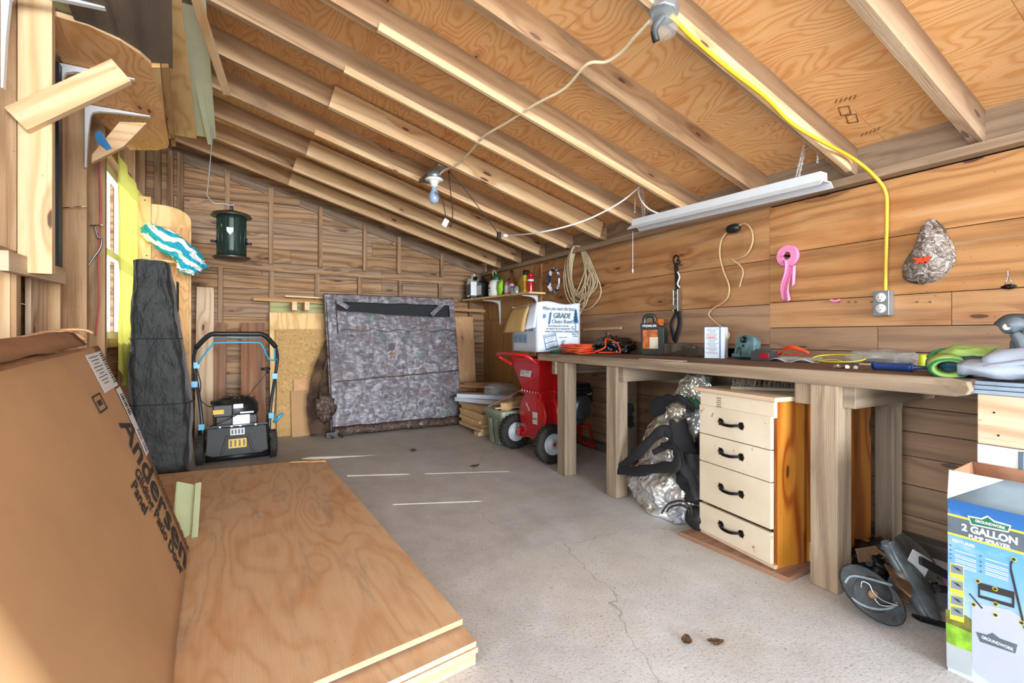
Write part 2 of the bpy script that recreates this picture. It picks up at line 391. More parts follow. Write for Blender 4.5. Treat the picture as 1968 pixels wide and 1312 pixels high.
def _build_split(s, name, mats, parent, local, label, bev):
    s.bm.verts.index_update(); isl = _islands(s.bm); r = None
    for g in isl:
        b = MB(); b.bm.free(); b.bm = s.bm.copy(); b.uv = b.bm.loops.layers.uv['UVMap']; b.tn = b.bm.loops.layers.float_color['tone']
        bmesh.ops.delete(b.bm, geom=[v for v in b.bm.verts if v.index not in g], context='VERTS')
        r = b.build(name, mats, parent, local, label, bev=bev)
    s.bm.free(); return r
MB.build_split = _build_split
def tag(o, label=None, cat=None, group=None, kind=None):
    for k, v in (('label', label), ('category', cat), ('group', group), ('kind', kind)):
        if v: o[k] = v
    return o
def thing(name, label, cat, loc=(0, 0, 0), rz=0, group=None, F=None):
    o = bpy.data.objects.new(name, None); COL.objects.link(o); o.empty_display_size = .05
    F = F or TR(*loc, 0, 0, rz); o.matrix_world = F; WM[o.name] = F.copy()
    return tag(o, label, cat, group)
def dup(root, F, label=None):
    r = root.copy(); COL.objects.link(r); r.matrix_world = F; WM[r.name] = F.copy()
    if label: r['label'] = label
    for ch in list(root.children):
        c = ch.copy(); COL.objects.link(c); c.parent = r
        for g in list(ch.children):
            d = g.copy(); COL.objects.link(d); d.parent = c
    return r

# ================================================================ THE SETTING
# floor
b = MB(); b.box((1.0, 2.0, -.05), (5.4, 9.6, .1), tone=(1, 0)); b.build('floor', 'concrete', kind='structure')

b = MB(); b.box((1, -9.0, -.07), (26, 12.3, .1), tone=(1, 0)); plain('bounce_pale', '#c9c5bd', .8, var=.08); b.build('bounce_ground', 'bounce_pale', kind='structure')  # unseen pale ground, added to bounce daylight up onto the ceiling
# back wall: old boards over studs
XB0, XB1 = -.95, 2.95
b = MB(); z = 0
while z < 2.9:
    h = R(.135, .158); x = XB0
    while x < XB1:
        x2 = min(XB1, x + R(1.0, 2.6))
        if XB1 - x2 < .5: x2 = XB1
        ztop = min(z + h - .004, roof(max(x, -.9)) + .14)
        if ztop > z + .01: b.box(((x + x2) / 2, YB + .011, (z + ztop) / 2), (x2 - x - .003, .022, ztop - z), tone=(R(.78, 1.08), R(0, .35)))
        x = x2
    z += h
# dark building paper behind the gaps
b.box(((XB0 + XB1) / 2, YB + .03, 1.5), (XB1 - XB0, .008, 3.1), m=1)
plain('paper', '#1d1713', .9)
wall_back = b.build('wall_back', ['w_back', 'paper'], kind='structure')
def xs(u, v=480): return P(u, v, y=YB - .05).x
for u, lo in ((437, 0), (521, 0), (616, 0), (702, 0), (767, 0), (850, 0)):
    x = xs(u); b = MB(); zt = roof(x) + .02
    zb = 1.72 - (x + .1) * .012
    b.box((x, YB - .025, (zb + .045 + zt) / 2), (.042, .05, zt - zb - .045), tone=(.88, .15))
    b.build('stud', 'w_back', wall_back)
for u in (424, 522, 610, 692, 770, 847, 905):
    x = xs(u); b = MB(); b.box((x, YB - .025, .86), (.045, .05, 1.66), tone=(.84, .2)); b.build('stud', 'w_back', wall_back)
b = MB(); b.beam((XL, YB - .026, 1.72), (XR, YB - .026, 1.665), .055, .048, tone=(.95, .1)); b.build('blocking', 'w_back', wall_back)
for x in (-.70, -.60, -.52):
    b = MB(); b.box((x, YB - .03, 1.4), (.05, .06, 2.78), tone=(.75, .1)); b.build('corner_stud', 'w_back', wall_back)
# raking plate under the roof
b = MB(); b.beam((-.6, YB - .012, roof(-.6) + .0), (XR, YB - .012, roof(XR) + .0), .02, .11, tone=(.62, .45)); b.build('raking_plate', 'w_back', wall_back)
b = MB(); b.beam((-.6, YB - .035, 2.42), (.55, YB - .035, 2.46 - .0), .02, .1, tone=(.8, .1)); b.build('cross_board', 'w_back', wall_back)

# right wall: wide boards
YJ = P(1479, 540, x=XR).y; YP = P(1030, 560, x=XR).y
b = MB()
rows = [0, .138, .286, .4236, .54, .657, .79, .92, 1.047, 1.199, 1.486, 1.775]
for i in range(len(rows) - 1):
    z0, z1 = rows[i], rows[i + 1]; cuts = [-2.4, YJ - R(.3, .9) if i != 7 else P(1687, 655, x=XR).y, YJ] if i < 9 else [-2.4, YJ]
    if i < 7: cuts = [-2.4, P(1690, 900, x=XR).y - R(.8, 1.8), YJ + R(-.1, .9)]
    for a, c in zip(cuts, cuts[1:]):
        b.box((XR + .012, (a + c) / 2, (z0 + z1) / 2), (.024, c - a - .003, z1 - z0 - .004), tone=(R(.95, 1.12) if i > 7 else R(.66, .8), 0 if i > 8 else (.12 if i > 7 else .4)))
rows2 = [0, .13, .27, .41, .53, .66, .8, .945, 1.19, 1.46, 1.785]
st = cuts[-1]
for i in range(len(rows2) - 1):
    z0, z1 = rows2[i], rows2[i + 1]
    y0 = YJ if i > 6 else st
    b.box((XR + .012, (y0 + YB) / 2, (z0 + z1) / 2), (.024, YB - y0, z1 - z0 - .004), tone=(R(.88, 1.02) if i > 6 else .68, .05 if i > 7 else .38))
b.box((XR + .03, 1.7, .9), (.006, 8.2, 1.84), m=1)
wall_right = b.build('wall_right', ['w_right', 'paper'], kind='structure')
# vertical ply panels in the far corner
for y0, y1, z0, z1, tn in ((YP + .02, YB, 1.2, 1.80, 1.0), (YP + .32, YB, .02, 1.195, .98), (YP - .0, YP + .31, .02, 1.195, 1.08)):
    b = MB(); b.box((XR - .006, (y0 + y1) / 2, (z0 + z1) / 2), (.012, y1 - y0 - .004, z1 - z0), grain=2, tone=(tn, .05)); b.build('plywood_panel', 'w_panel', wall_right, label='vertical-grain plywood panel nailed over the boards')
for z0, z1 in ((1.19, 1.42), (1.42, 1.62), (1.62, 1.77)):
    b = MB(); b.box((XR - .008, YP - .06, (z0 + z1) / 2), (.014, .13, z1 - z0 - .003), grain=2, tone=(R(.9, 1.05), .05)); b.build('patch_board', 'w_right', wall_right)
# top plate and fascia behind the rafters
b = MB(); b.box((XR - .035, 1.65, 1.80), (.07, 8.1, .04), tone=(.8, .35)); b.build('top_plate', 'w_rafter', wall_right)
b = MB(); b.box((XR + .025, 1.65, 1.93), (.03, 8.1, .22), tone=(.72, .4)); b.build('rim_board', 'w_rafter', wall_right)
# sill on the floor below the right wall
b = MB(); b.box((XR - .04, 1.65, .03), (.09, 8.1, .06), tone=(.5, .3)); b.build('sill', 'w_dark', wall_right)

# left wall: boards outside the studs with the window opening at y 4.13..5.05, z .95..2.2
WY0, WY1, WZ0, WZ1 = 4.15, 4.93, .98, 2.22
b = MB(); z = 0
while z < 2.95:
    h = R(.17, .24); z2 = z + h; y = -2.4
    segs = []; yd0 = .95 if z < 2.3 else -2.4      # invented opening on the near left, out of view, admits the side fill
    if z2 > WZ0 and z < WZ1: segs = [(yd0, WY0), (WY1, YB)]
    else: segs = [(yd0, 1.9), (1.9, YB)]
    if z2 > 1.38 and z < 1.70: segs = [(yd0, 3.552), (3.572, WY0), (WY1, YB)]   # hidden slit added between board ends to throw the floor sun streak
    for a, c in segs: b.box((XL - .125, (a + c) / 2, z + h / 2), (.022, c - a - .003, h - .004), tone=(R(.85, 1.05), R(0, .2)))
    z = z2
wall_left = b.build('wall_left', ['w_back'], kind='structure')
studs = [(1.0, .04), (1.55, .04), (2.1, .04), (2.66, .045), (3.19, .04), (3.66, .045), (4.09, .05), (5.12, .05), (5.6, .05)]
for y, t in studs:
    b = MB(); b.box((XL - .057, y, 1.4), (.114, t, 2.8), tone=(R(.9, 1.02), 0)); b.build('stud', 'w_rafter', wall_left)
b = MB(); b.box((XL - .057, 1.65, 2.83), (.114, 8.1, .05), tone=(.6, .3)); b.build('top_plate', 'w_dark', wall_left)
b = MB(); b.box((XL - .05, 2.2, 1.31), (.1, 1.9, .05)); b.build('rail', 'w_rafter', wall_left)
for z in (WZ0 - .03, WZ1 + .05):
    b = MB(); b.box((XL - .057, (WY0 + WY1) / 2, z), (.114, WY1 - WY0 + .04, .06)); b.build('window_header', 'w_rafter', wall_left)
# window
b = MB(); W = XL - .075
for y in (WY0 + .025, WY1 - .025): b.box((W, y, (WZ0 + WZ1) / 2), (.05, .05, WZ1 - WZ0))
for z in (WZ0 + .025, (WZ0 + WZ1) / 2, WZ1 - .025): b.box((W, (WY0 + WY1) / 2, z), (.045, WY1 - WY0, .05))
plain('white_paint', '#d9dad6', .5, var=.05); plain('white_vinyl', '#cdd6b8', .4, var=.04)
win = b.build('window_1', 'white_paint', kind='structure')
n = NT('glass'); n.set(Transmission_Weight=1, Roughness=.02, IOR=1.0, Base_Color=(.95, .98, 1, 1), Alpha=.25); M['glass'] = n.m
b = MB(); b.box((W, (WY0 + WY1) / 2, (WZ0 + WZ1) / 2), (.005, WY1 - WY0 - .06, WZ1 - WZ0 - .06)); b.build('pane', 'glass', win)

# roof: plywood sheets on rafters
b = MB(); y = -.75; x0, x1 = -1.2, 3.0
yr = [5.32 - .497 * k for k in range(13)]
joints = [-1.2, .08, 1.3, 2.52, 3.1]
yy = [-1.0, .6, 3.03, 4.07, YB + .1]
th = math.atan(SL)
DEP = .145
for i in range(len(joints) - 1):
    for j in range(len(yy) - 1):
        a, c = joints[i], joints[i + 1]; off = (i % 2) * .6
        ya, yb = yy[j] + (off if j else 0), yy[j + 1] + (off if j < len(yy) - 2 else 0)
        board = yb > 5.0
        p0 = V((a, 0, roof(a) + DEP)); p1 = V((c, 0, roof(c) + DEP)); m_ = (p0 + p1) / 2
        T = Matrix.Translation((m_.x, (ya + yb) / 2, m_.z)) @ Matrix.Rotation(th, 4, 'Y')
        b.box((0, 0, .008), ((p1 - p0).length - .002, yb - ya - .003, .016), T, grain=1, tone=(R(.97, 1.05), 0))
ceiling = b.build('ceiling', ['w_ply'], kind='structure')
def rafter(y, xa, xb, wd, dep, mat, tone, dz=0, name='rafter', label=None):
    b = MB(); za, zb = roof(xa) + dep / 2 + dz, roof(xb) + dep / 2 + dz
    b.beam((xa, y, za), (xb, y, zb), wd, dep, tone=tone); return b.build(name, mat, ceiling, label=label)
for k, y in enumerate(yr):
    rafter(y, -.95, 2.84, .042, DEP, 'w_rafter', (R(.92, 1.06), [0, .05, .05, .1, .05, .15, .12, .1, .28, .35, .3, .3, .3][k]))
# newer pale boards fixed to the rafters' right flanks
def xat(u, v, y): return P(u, v, y=y).x
for (k, u0, v0, dep, dz, xe, wd) in ((0, 557, 345, .125, -.012, 2.72, .04), (1, 566, 318, .125, -.012, 2.70, .04), (2, 592, 285, .13, -.014, 2.72, .04),
                                 (4, 637, 190, .145, -.016, 2.72, .04), (3, 605, 268, .04, -.02, 2.72, .022), (5, 662, 155, .04, -.022, 2.72, .022), (6, 727, 80, .04, -.024, 2.72, .022), (8, 1235, -30, .05, -.03, 2.7, .025)):
    y = yr[k] - .021 - wd / 2
    rafter(y, xat(u0, v0, y), xe, wd, dep, 'w_pine', (R(.97, 1.04), 0), dz, 'sister_board', 'pale new board nailed alongside the old rafter')

# ================================================================ THINGS ON THE FLOOR
plain('kraft', '#b08a62', .85, var=.06, scale=3, bump=.15, bscale=40)
plain('kraft_dark', '#946a48', .85, var=.1)
plain('kraft_edge', '#c99a70', .85, var=.1)
plain('ink', '#2b2624', .7, var=.05); plain('paper_white', '#d7d9dc', .6, var=.04); plain('black', '#15161a', .45, var=.1)
plain('black_matte', '#121316', .8, var=.15); plain('rubber', '#2a2926', .85, var=.3, scale=40, bump=.5, bscale=50)
plain('steel', '#b4b8bb', .28, 1, var=.05); plain('iron', '#17171a', .4, .6, var=.15); plain('galv', '#9aa3aa', .38, .7, var=.08)
plain('chain', '#c9ccd0', .3, .9, var=.05); plain('white_metal', '#d3dbe2', .35, 0, var=.03); plain('dark_metal', '#3b4046', .42, .5, var=.1)
plain('fabric_black', '#191b20', .7, var=.25, scale=6, bump=.3, bscale=200)

# stack of plywood sheets on the floor
zt = .11
FR, NR = P(622, 881, z=zt), P(889, 1189, z=zt)
dn = (P(600, 1312, z=zt) - NR); NL = NR + dn * ((-.72 - NR.x) / dn.x)
df = (P(330, 909, z=zt) - FR); FL = FR + df * ((-.72 - FR.x) / df.x)
def sheet(name, pts, z, th, lab, tone, mat='w_floorply', m2='w_pine'):
    b = MB(); b.prism([(p[0], p[1]) for p in pts], th, Matrix.Translation((0, 0, z)), tone=tone, grain=1, m=0, me=1)
    return b.build(name, [mat, m2], label=lab, cat='plywood sheet', group='plywood sheets stacked on the concrete floor')
sheet('plywood_sheet', [FL, NL, NR, FR], zt - .017, .017, 'scuffed tan plywood sheet topping the low stack on the concrete floor', (1.0, 0))
q = V((-.0, -.075, 0)); q2 = V((.012, -.075, 0))
sheet('plywood_sheet', [FL, NL + q, NR + q2 + V((0, 0, 0)), FR], .062, .016, 'plywood sheet directly beneath the scuffed top sheet of the low stack', (.95, .1))
sheet('plywood_sheet', [FL, NL + q, NR + q2 + V((.004, -.004, 0)), FR], .045, .015, 'third plywood sheet down in the low stack, above the rough bottom sheet', (.9, .1))
sheet('plywood_sheet', [FL, NL + q, NR + q2 + V((.004, .012, 0)), FR], .001, .043, 'rough thick bottom layer of the low plywood stack touching the concrete', (.85, .15))
b = MB(); b.box(((NL.x + NR.x) / 2 - .15, (NL.y + NR.y) / 2 - .0, .0845), (.7, .05, .0135), Matrix()); b.build('spacer_strip', 'w_pale', label='thin wood strip holding the top plywood sheet off the one below', cat='wood strip')

# flattened cardboard boxes leaning on the left studs
A0, D0 = P(358, 1050, z=zt + .008), P(188, 667, x=-.53)
B0, C0 = V((-.13, .95, zt + .008)), V((-.485, .95, .89))
def panel(b, off, A, Bn, Cn, D, wav=.006, m=0, nu=14, nv=16, seed=0):
    def fn(s, t):          # s along the length, t up
        p = (A * (1 - s) + Bn * s) * (1 - t) + (D * (1 - s) + Cn * s) * t
        nrm = V((.9, 0, .42)); k = mnoise.noise(V((s * 3 + seed, t * 2, seed)))
        return p + nrm * (off + wav * k + .008 * math.sin(math.pi * t) * (1 - s * .4))
    return b.grid(fn, nu, nv, m, (2.2, 1))
cb = thing('cardboard_box', 'big flattened brown patio door carton with black lettering, front of the leaning pile', 'cardboard box', (A0.x, 1.6, zt))
b = MB(); panel(b, .002, A0, B0, C0, D0); b.build('panel', 'kraft', cb, solid=.007)
def flat_box(lab, off, A, Bn, Cn, D, seed, mat='kraft'):
    b = MB(); panel(b, off, A, Bn, Cn, D, .012, seed=seed); return b.build('cardboard_box', mat, label=lab, cat='cardboard box', group='flattened cardboard boxes leaning on the left wall', solid=.007)
s_ = V((-.035, .05, 0))
flat_box('flattened carton with torn top just behind the printed front carton', -.022, A0 + s_, B0 + s_, C0 + V((-.04, 0, .03)), D0 + V((-.03, .24, .012)), 3, 'kraft_edge')
flat_box('flattened brown carton third back in the leaning pile, edge showing', -.045, A0 + s_ * 2, B0 + s_ * 2, C0 + V((-.06, 0, .07)), D0 + V((-.04, .36, -.01)), 5, 'kraft')
flat_box('darker flattened carton against the studs, rearmost of the leaning pile', -.08, A0 + s_ * 3, B0 + s_ * 3, C0 + V((-.1, 0, .11)), D0 + V((-.1, .02, .03)), 8, 'kraft_dark')
# curled torn flaps along the top of the pile
fl = MB()
def flapfn(s, t):
    p = (D0 * (1 - s) + C0 * s)
    return p + V((-.03 - .10 * t, -.03, .012 + .05 * math.sin(t * 2.6) + .012 * mnoise.noise(V((s * 9, t * 3, 2)))))
fl.grid(flapfn, 24, 5); fl.build('torn_flap', 'kraft_dark', cb, solid=.005, label='folded dark inner flap')
fl = MB(); e = D0 + V((-.03, -.02, .02))
fl.tube([e + V((-.19, -.5, .0)), e + V((-.14, -.25, .02)), e + V((-.10, -.08, .045)), e + V((-.05, .0, .04)), e + V((-.02, .05, .01))], .011, 6, k=4, flat=.5)
fl.tube([e + V((-.14, -.06, .03)), e + V((-.10, .02, .05)), e + V((-.03, .06, .055)), e + V((.0, .08, .04))], .014, 6, k=4, flat=.4)
fl.tube([e + V((-.10, -.02, .055)), e + V((-.085, -.02, -.02)), e + V((-.07, -.05, -.08))], .008, 6, k=4, flat=.5)
fl.build('torn_edge', 'kraft_edge', cb, label='pale torn cardboard edge')
# print on the front carton: baseline runs down the far edge
xd = (A0 - D0).normalized(); L_ = (A0 - D0).length
yd = (A0 - B0); yd = (yd - xd * yd.dot(xd)).normalized(); nd = xd.cross(yd)
def FT(s, q, lift=.014): # s along far edge from the top (0..1), q metres in from the edge
    c = D0 + xd * (s * L_) - yd * q + nd * (lift + .008 * math.sin(math.pi * s))
    return basis(c, xd, yd)
LP = (B0 - A0).length
def on_panel(mb, lift=.0065):
    """lay flat artwork (x = metres down the far edge from its top, y = metres in from that edge, negative) on the bowed panel"""
    for v in mb.bm.verts:
        x, q, h = v.co.x, -v.co.y, v.co.z; s_, t = q / LP, 1 - x / L_
        p = (A0 * (1 - s_) + B0 * s_) * (1 - t) + (D0 * (1 - s_) + C0 * s_) * t
        nrm = V((.9, 0, .42)); k = mnoise.noise(V((s_ * 3, t * 2, 0)))
        v.co = p + nrm * (.002 + .006 * k + .008 * math.sin(math.pi * t) * (1 - s_ * .4) + lift + h)
    return mb
E2 = lambda x, q: Matrix.Translation((x * L_, -q, 0))
b = MB(); b.text('Andersen', .30, E2(.665, .18), sx=.52, bold=.004, ext=.0003); on_panel(b).build('printed_name', 'ink', cb, label='black printed letters')
b = MB(); b.text('WINDOWS - DOORS', .05, E2(.80, .045), sx=.66, spacing=1.5, ext=.0003); on_panel(b, .0085).build('small_lettering', 'ink', cb)
b = MB(); b.text('Gliding Patio Door', .115, E2(.745, .335), bold=.002, sx=.47, ext=.0003); b.text('Panel', .115, E2(.60, .44), bold=.002, sx=.47, ext=.0003); on_panel(b).build('product_lettering', 'ink', cb, label='black printed letters')
b = MB()
for i in range(6):
    for j in range(4): b.box((.02 + .16 * (i + .5) / 6, -.03 - .22 * (j + .5) / 4, 0), (.16 / 6, .22 / 4, .0006))
on_panel(b).build('shipping_label', 'paper_white', cb, label='white shipping label')
b = MB()
for i in range(12): b.box((.19 + .30 * (i + .5) / 12, -.05, 0), (.30 / 12, .075, .0006))
on_panel(b).build('tape_label', 'paper_white', cb, label='long white tape label')
b = MB()
for k in range(9): b.box((.035 + k * .014, -.17, 0), (.003, .13 - (k % 3) * .03, .0004))
for k in range(14): b.box((.03 + k * .010, -.055, 0), (.004 + .002 * (k % 2), .04, .0004))
for k in range(10): b.box((.22 + k * .010, -.055, 0), (.004 + .002 * (k % 3), .05, .0004))
b.text('NO 100', .05, Matrix.Translation((.43, -.05, 0)), sx=.6, ext=.0002); on_panel(b, .0078).build('label_print', 'ink', cb)
b = MB(); T = Matrix.Translation((.20, -.36, 0)) @ Matrix.Diagonal((1, 1.6, 1, 1))
for c, d in (((0, .03, 0), (.066, .006, .0005)), ((0, -.03, 0), (.066, .006, .0005)), ((.03, 0, 0), (.006, .06, .0005)), ((-.03, 0, 0), (.006, .06, .0005)), ((0, 0, 0), (.02, .03, .0005))): b.box(c, d, T)
on_panel(b).build('printed_symbol', 'ink', cb)
# pale green vinyl trim piece standing between carton and plywood
b = MB(); p0 = P(357, 1040, z=zt + .004); p1 = P(378, 948, y=p0.y + .05)
b.beam(p0 + V((-.02, .05, 0)), p1 + V((-.05, .12, .02)), .10, .008, up=(.8, -.5, .3)); b.beam(p0 + V((.03, .03, 0)), p1 + V((-.0, .10, .02)), .012, .02, up=(.8, -.5, .3))
plain('trim_vinyl', '#a9b08a', .4, var=.04); b.build('vinyl_trim', 'trim_vinyl', label='short pale green vinyl trim piece behind the printed carton', cat='trim piece')

# tall black bag
bag = thing('storage_bag', 'tall black fabric tent bag standing by the yellow curtain', 'bag', (-.5, 4.3, 0))
b = MB()
def bagfn(s, t):
    z = 1.525 * t; a = s * 2 * math.pi
    xl = -.69 + .03 * t; xr = -.325 - .115 * t ** 1.6 + .015 * math.sin(t * 5); yf = 4.12 + .05 * t; yb_ = 4.46 - .05 * t
    cx, cy, hx, hy = (xl + xr) / 2, (yf + yb_) / 2, (xr - xl) / 2, (yb_ - yf) / 2
    ca, sa = math.cos(a), math.sin(a); e = .35
    px_, py_ = math.copysign(abs(ca) ** e, ca), math.copysign(abs(sa) ** e, sa)
    k = .009 * mnoise.fractal(V((px_ * 1.1, py_ * 1.1, z * 3.2)), 1, 2, 3) + .009 * mnoise.noise(V((px_ * 3 + z * 4, py_ * 3, z * 9)))
    return (cx + px_ * (hx + k), cy + py_ * (hy + k), z + .03 * (t > .98) * mnoise.noise(V((px_, py_, 0))))
b.grid(bagfn, 72, 60, closed_u=True)
b.grid(lambda s, t: (lambda p: (p[0] * (1 - t) + -.57 * t, p[1] * (1 - t) + 4.28 * t, p[2] + .012 * math.sin(t * 3)))(bagfn(s, 1)), 72, 4, closed_u=True)
n = NT('bag_cloth'); ob = n.node('TexCoord').outputs['Object']
n.put(n.b.inputs['Base Color'], n.mix(n.smooth(n.noise(ob, 3, 3), .35, .65), lin('#101213'), lin('#1a1d1c'))); n.bump(n.noise(n.scale(ob, (3, 3, 1.6)), 3, 4, .6), .8, .03)
M['bag_cloth'] = n.set(Roughness=.62, Sheen_Weight=.2)
b.build('shell', 'bag_cloth', bag)
b = MB()
for z in (.98, .52): b.tube([V(bagfn(s, z / 1.525)) + V((0, -.004, 0)) for s in [.5 + .5 * i / 24 for i in range(25)]], .012, 6, flat=.25, up=(0, 0, 1))
b.build('seam_band', 'fabric_black', bag, split=True)
b = MB(); p = P(352, 560, y=4.4); b.box((-.415, 4.36, 1.27), (.006, .12, .26)); b.build('care_label', 'paper_black' if 'paper_black' in M else 'ink', bag)

# curved-corner plywood sheets standing behind the bag, pine box shelf and towel
def rounded(x0, x1, z0, z1, r):
    pts = [(x0, z0), (x1, z0)] + [(x1 - r + r * math.cos(a), z1 - r * .55 + r * .55 * math.sin(a)) for a in [i * math.pi / 16 for i in range(9)]] + [(x0, z1)]
    return pts
b = MB(); b.prism(rounded(-.72, -.385, 0, 2.12, .22), .022, TR(0, 5.10, 0, math.pi / 2), tone=(1.02, 0), grain=1)
b.build('plywood_sheet', ['w_lightply'], label='tall orange plywood panel with a rounded top corner standing behind the black bag', cat='plywood sheet')
b = MB(); b.prism(rounded(-.70, -.40, .0, 1.93, .05), .018, TR(0, 5.045, 0, math.pi / 2), tone=(.9, 0), grain=1)
b.build('plywood_sheet', ['w_ply'], label='darker plywood panel leaning in front of the rounded one, behind the towel', cat='plywood sheet')
sh = thing('pine_shelf_box', 'open pine shelf box on the left wall between curtain and rounded plywood', 'shelf box', (-.68, 4.9, 1.6))
b = MB(); b.box((-.69, 4.80, 1.86), (.115, .02, .50), grain=2, tone=(1.0, 0)); b.build('front_board', 'w_lightply', sh)
b = MB(); b.box((-.58, 4.90, 1.605), (.34, .21, .02)); b.build('shelf_board', 'w_lightply', sh)
b = MB()
for x, z in ((-.73, 1.64), (-.66, 1.64), (-.73, 2.08), (-.67, 2.08)): b.cyl((x, 4.792, z), (x, 4.786, z), .005, 8)
b.build('screw', 'iron', sh, split=True)
n = NT('towel'); uv = n.node('TexCoord').outputs['UV']; ob = n.node('TexCoord').outputs['Object']
sx_ = n.node('SeparateXYZ', (n.node('VectorMath', (ob, n.scale(n.node('TexNoise', {'Vector': ob, 'Scale': 5.0}).outputs[1], (.2, .2, .2))), operation='ADD').outputs[0],))
wv = n.math('SINE', n.math('MULTIPLY', n.math('ADD', sx_.outputs[0], n.math('MULTIPLY', sx_.outputs[2], 1.5)), 46))
n.put(n.b.inputs['Base Color'], n.mix(n.smooth(wv, -.15, .15), lin('#e9eeee'), lin('#1f9fb8'))); n.bump(n.noise(ob, 220, 2), .4, .004); M['towel'] = n.set(Roughness=.95)
b = MB()
def tw(p, q):
    return (p.x, p.y, p.z - .55 * (p.x + .50) - .9 * max(0, p.x + .42) ** 2)
b.blob((-.47, 4.70, 1.735), (.20, .11, .105), 6, .2, 2.2, 4, fn=tw)
b.blob((-.36, 4.69, 1.585), (.085, .09, .09), 5, .4, 2.6, 9)
b.build('beach_towel', 'towel', label='crumpled teal and white striped towel hanging off the pine shelf', cat='towel')

# yellow curtain on the window
n = NT('curtain'); uv = n.node('TexCoord').outputs['UV']
d1 = n.node('BsdfDiffuse', {'Color': lin('#c4c05c') + (1,)}); d2 = n.node('BsdfTranslucent', {'Color': lin('#cbc763') + (1,)})
mx = n.node('MixShader', {0: .55, 1: d1.outputs[0], 2: d2.outputs[0]}); n.link(mx.outputs[0], n.t.nodes['Material Output'].inputs[0]); M['curtain'] = n.m
cu = thing('window_curtain', 'yellow plastic sheet hung as a curtain over the left window', 'curtain', (-.72, 4.5, .6))
b = MB()
def cf(s, t):
    zt_ = 2.27 - .14 * s; zb_ = .98 - .34 * math.sin(math.pi * min(1, s * 1.0 + .12)) ** .5
    z = zb_ + (zt_ - zb_) * t; w_ = 1 - .33 * (1 - t) ** 2
    y = 4.17 + .71 * (s * w_ + (1 - w_) * .2)
    return (-.738 + .035 * s + .013 * math.sin(s * 19 + t * 1.5) * (1.1 - .6 * t) + .012 * mnoise.noise(V((s * 3, t * 4, 0))), y, z)
b.grid(cf, 60, 40); b.build('sheet', 'curtain', cu)
b = MB()
for i in range(7):
    z = 1.52 + .05 * math.sin(i * 2.1); y = 4.60 + .035 * (i % 4)
    b.tube([(-.700, y, z), (-.698, y + .03, z - .05), (-.700, y - .01, z - .10 - .02 * (i % 3)), (-.700, y + .03, z - .16)], .004, 5, k=4)
b.build('printed_drawing', 'ink', cu, label='black printed scribble')

# boards leaning on the back wall
def lean(name, u0, u1, vt, y0, y1, th, mat, lab, cat, tone=(1, 0), zb=0, group=None, grain=2, vb=None):
    """board whose bottom stands at y0 and top touches y1; u0..u1 seen at its foot"""
    xa, xb = P(u0, 800, y=y0).x, P(u1, 800, y=y0).x
    zt_ = P((u0 + u1) / 2, vt, y=y1).z; d = V((0, y1 - y0, zt_ - zb)); L = d.length
    T = basis(((xa + xb) / 2, (y0 + y1) / 2, (zb + zt_) / 2), (1, 0, 0), d)
    b = MB(); b.box((0, 0, 0), (xb - xa, L, th), T, grain=1 if grain == 2 else 0, tone=tone)
    return b.build(name, mat, label=lab, cat=cat, group=group)
lean('leaning_board', 374, 409, 552, 5.40, 5.66, .02, 'w_pale', 'long pale board leaning on the back wall behind the lawn mower', 'board', (1.05, 0), group='loose boards leaning on the back wall')
lean('leaning_board', 409, 434, 620, 5.44, 5.66, .02, 'w_brown', 'brown weathered board just right of the long pale one behind the mower', 'board', (.95, .1), group='loose boards leaning on the back wall')
lean('leaning_board', 463, 494, 620, 5.44, 5.66, .02, 'w_brown', 'wide reddish brown board behind the right arm of the mower handle', 'board', (1.0, 0), group='loose boards leaning on the back wall')
lean('leaning_board', 494, 511, 620, 5.46, 5.66, .02, 'w_brown', 'narrow dark brown board beside the big plywood sheet, behind the mower', 'board', (.8, .1), group='loose boards leaning on the back wall')
lean('plywood_sheet', 520, 664, 602, 5.40, 5.62, .018, 'w_lightply', 'large pale plywood sheet leaning behind the chipboard and camouflage blind', 'plywood sheet', (1.0, 0))
lean('chipboard_sheet', 532, 668, 633, 5.30, 5.52, .018, 'osb', 'flaky chipboard sheet leaning in front of the pale plywood', 'chipboard sheet', grain=0)
lean('fibreboard_offcut', 566, 596, 728, 5.255, 5.37, .01, 'kraft_edge', 'small pale fibreboard offcut showing above the brown one', 'fibreboard')
lean('fibreboard_offcut', 561, 592, 750, 5.225, 5.33, .01, 'kraft', 'brown fibreboard offcut leaning at the foot of the chipboard', 'fibreboard')
lean('plywood_sheet', 800, 917, 608, 5.50, 5.64, .018, 'w_ply', 'plywood sheet leaning behind the right edge of the camouflage blind', 'plywood sheet', (1.02, .25))
# rail of lumber at shelf height and the ends sticking out below
p0, p1 = P(487, 574, y=5.60), P(931, 598, y=5.60)
b = MB(); b.beam(p0, p1, .05, .035, tone=(1.0, 0)); b.build('long_wood_strip', 'w_panel', label='long thin wood strip lying across the back wall above the plywood', cat='wood strip')
b = MB(); b.beam(P(548, 569, y=5.64), P(628, 573, y=5.64), .04, .015, tone=(1.2, 0)); b.build('short_wood_strip', 'w_pine', label='short pale strip on top of the long thin wood strip', cat='wood strip')
for u, l in ((566, 'left pale stick end poking out under the long wood strip'), (590, 'right pale stick end poking out under the long wood strip')):
    p = P(u, 588, y=5.33); b = MB(); b.box((p.x, p.y + .12, p.z), (.045, .26, .085), tone=(1.1, .1)); b.build('stick', 'w_pine', label=l, cat='wood stick', group='sticks on the back wall')
b = MB(); p0, p1 = P(519, 590, y=5.69), P(660, 596, y=5.69); b.beam(p0, p1, .03, .14); b.build('treated_board', 'w_green', label='greenish treated board on the back wall above the pale plywood', cat='board')

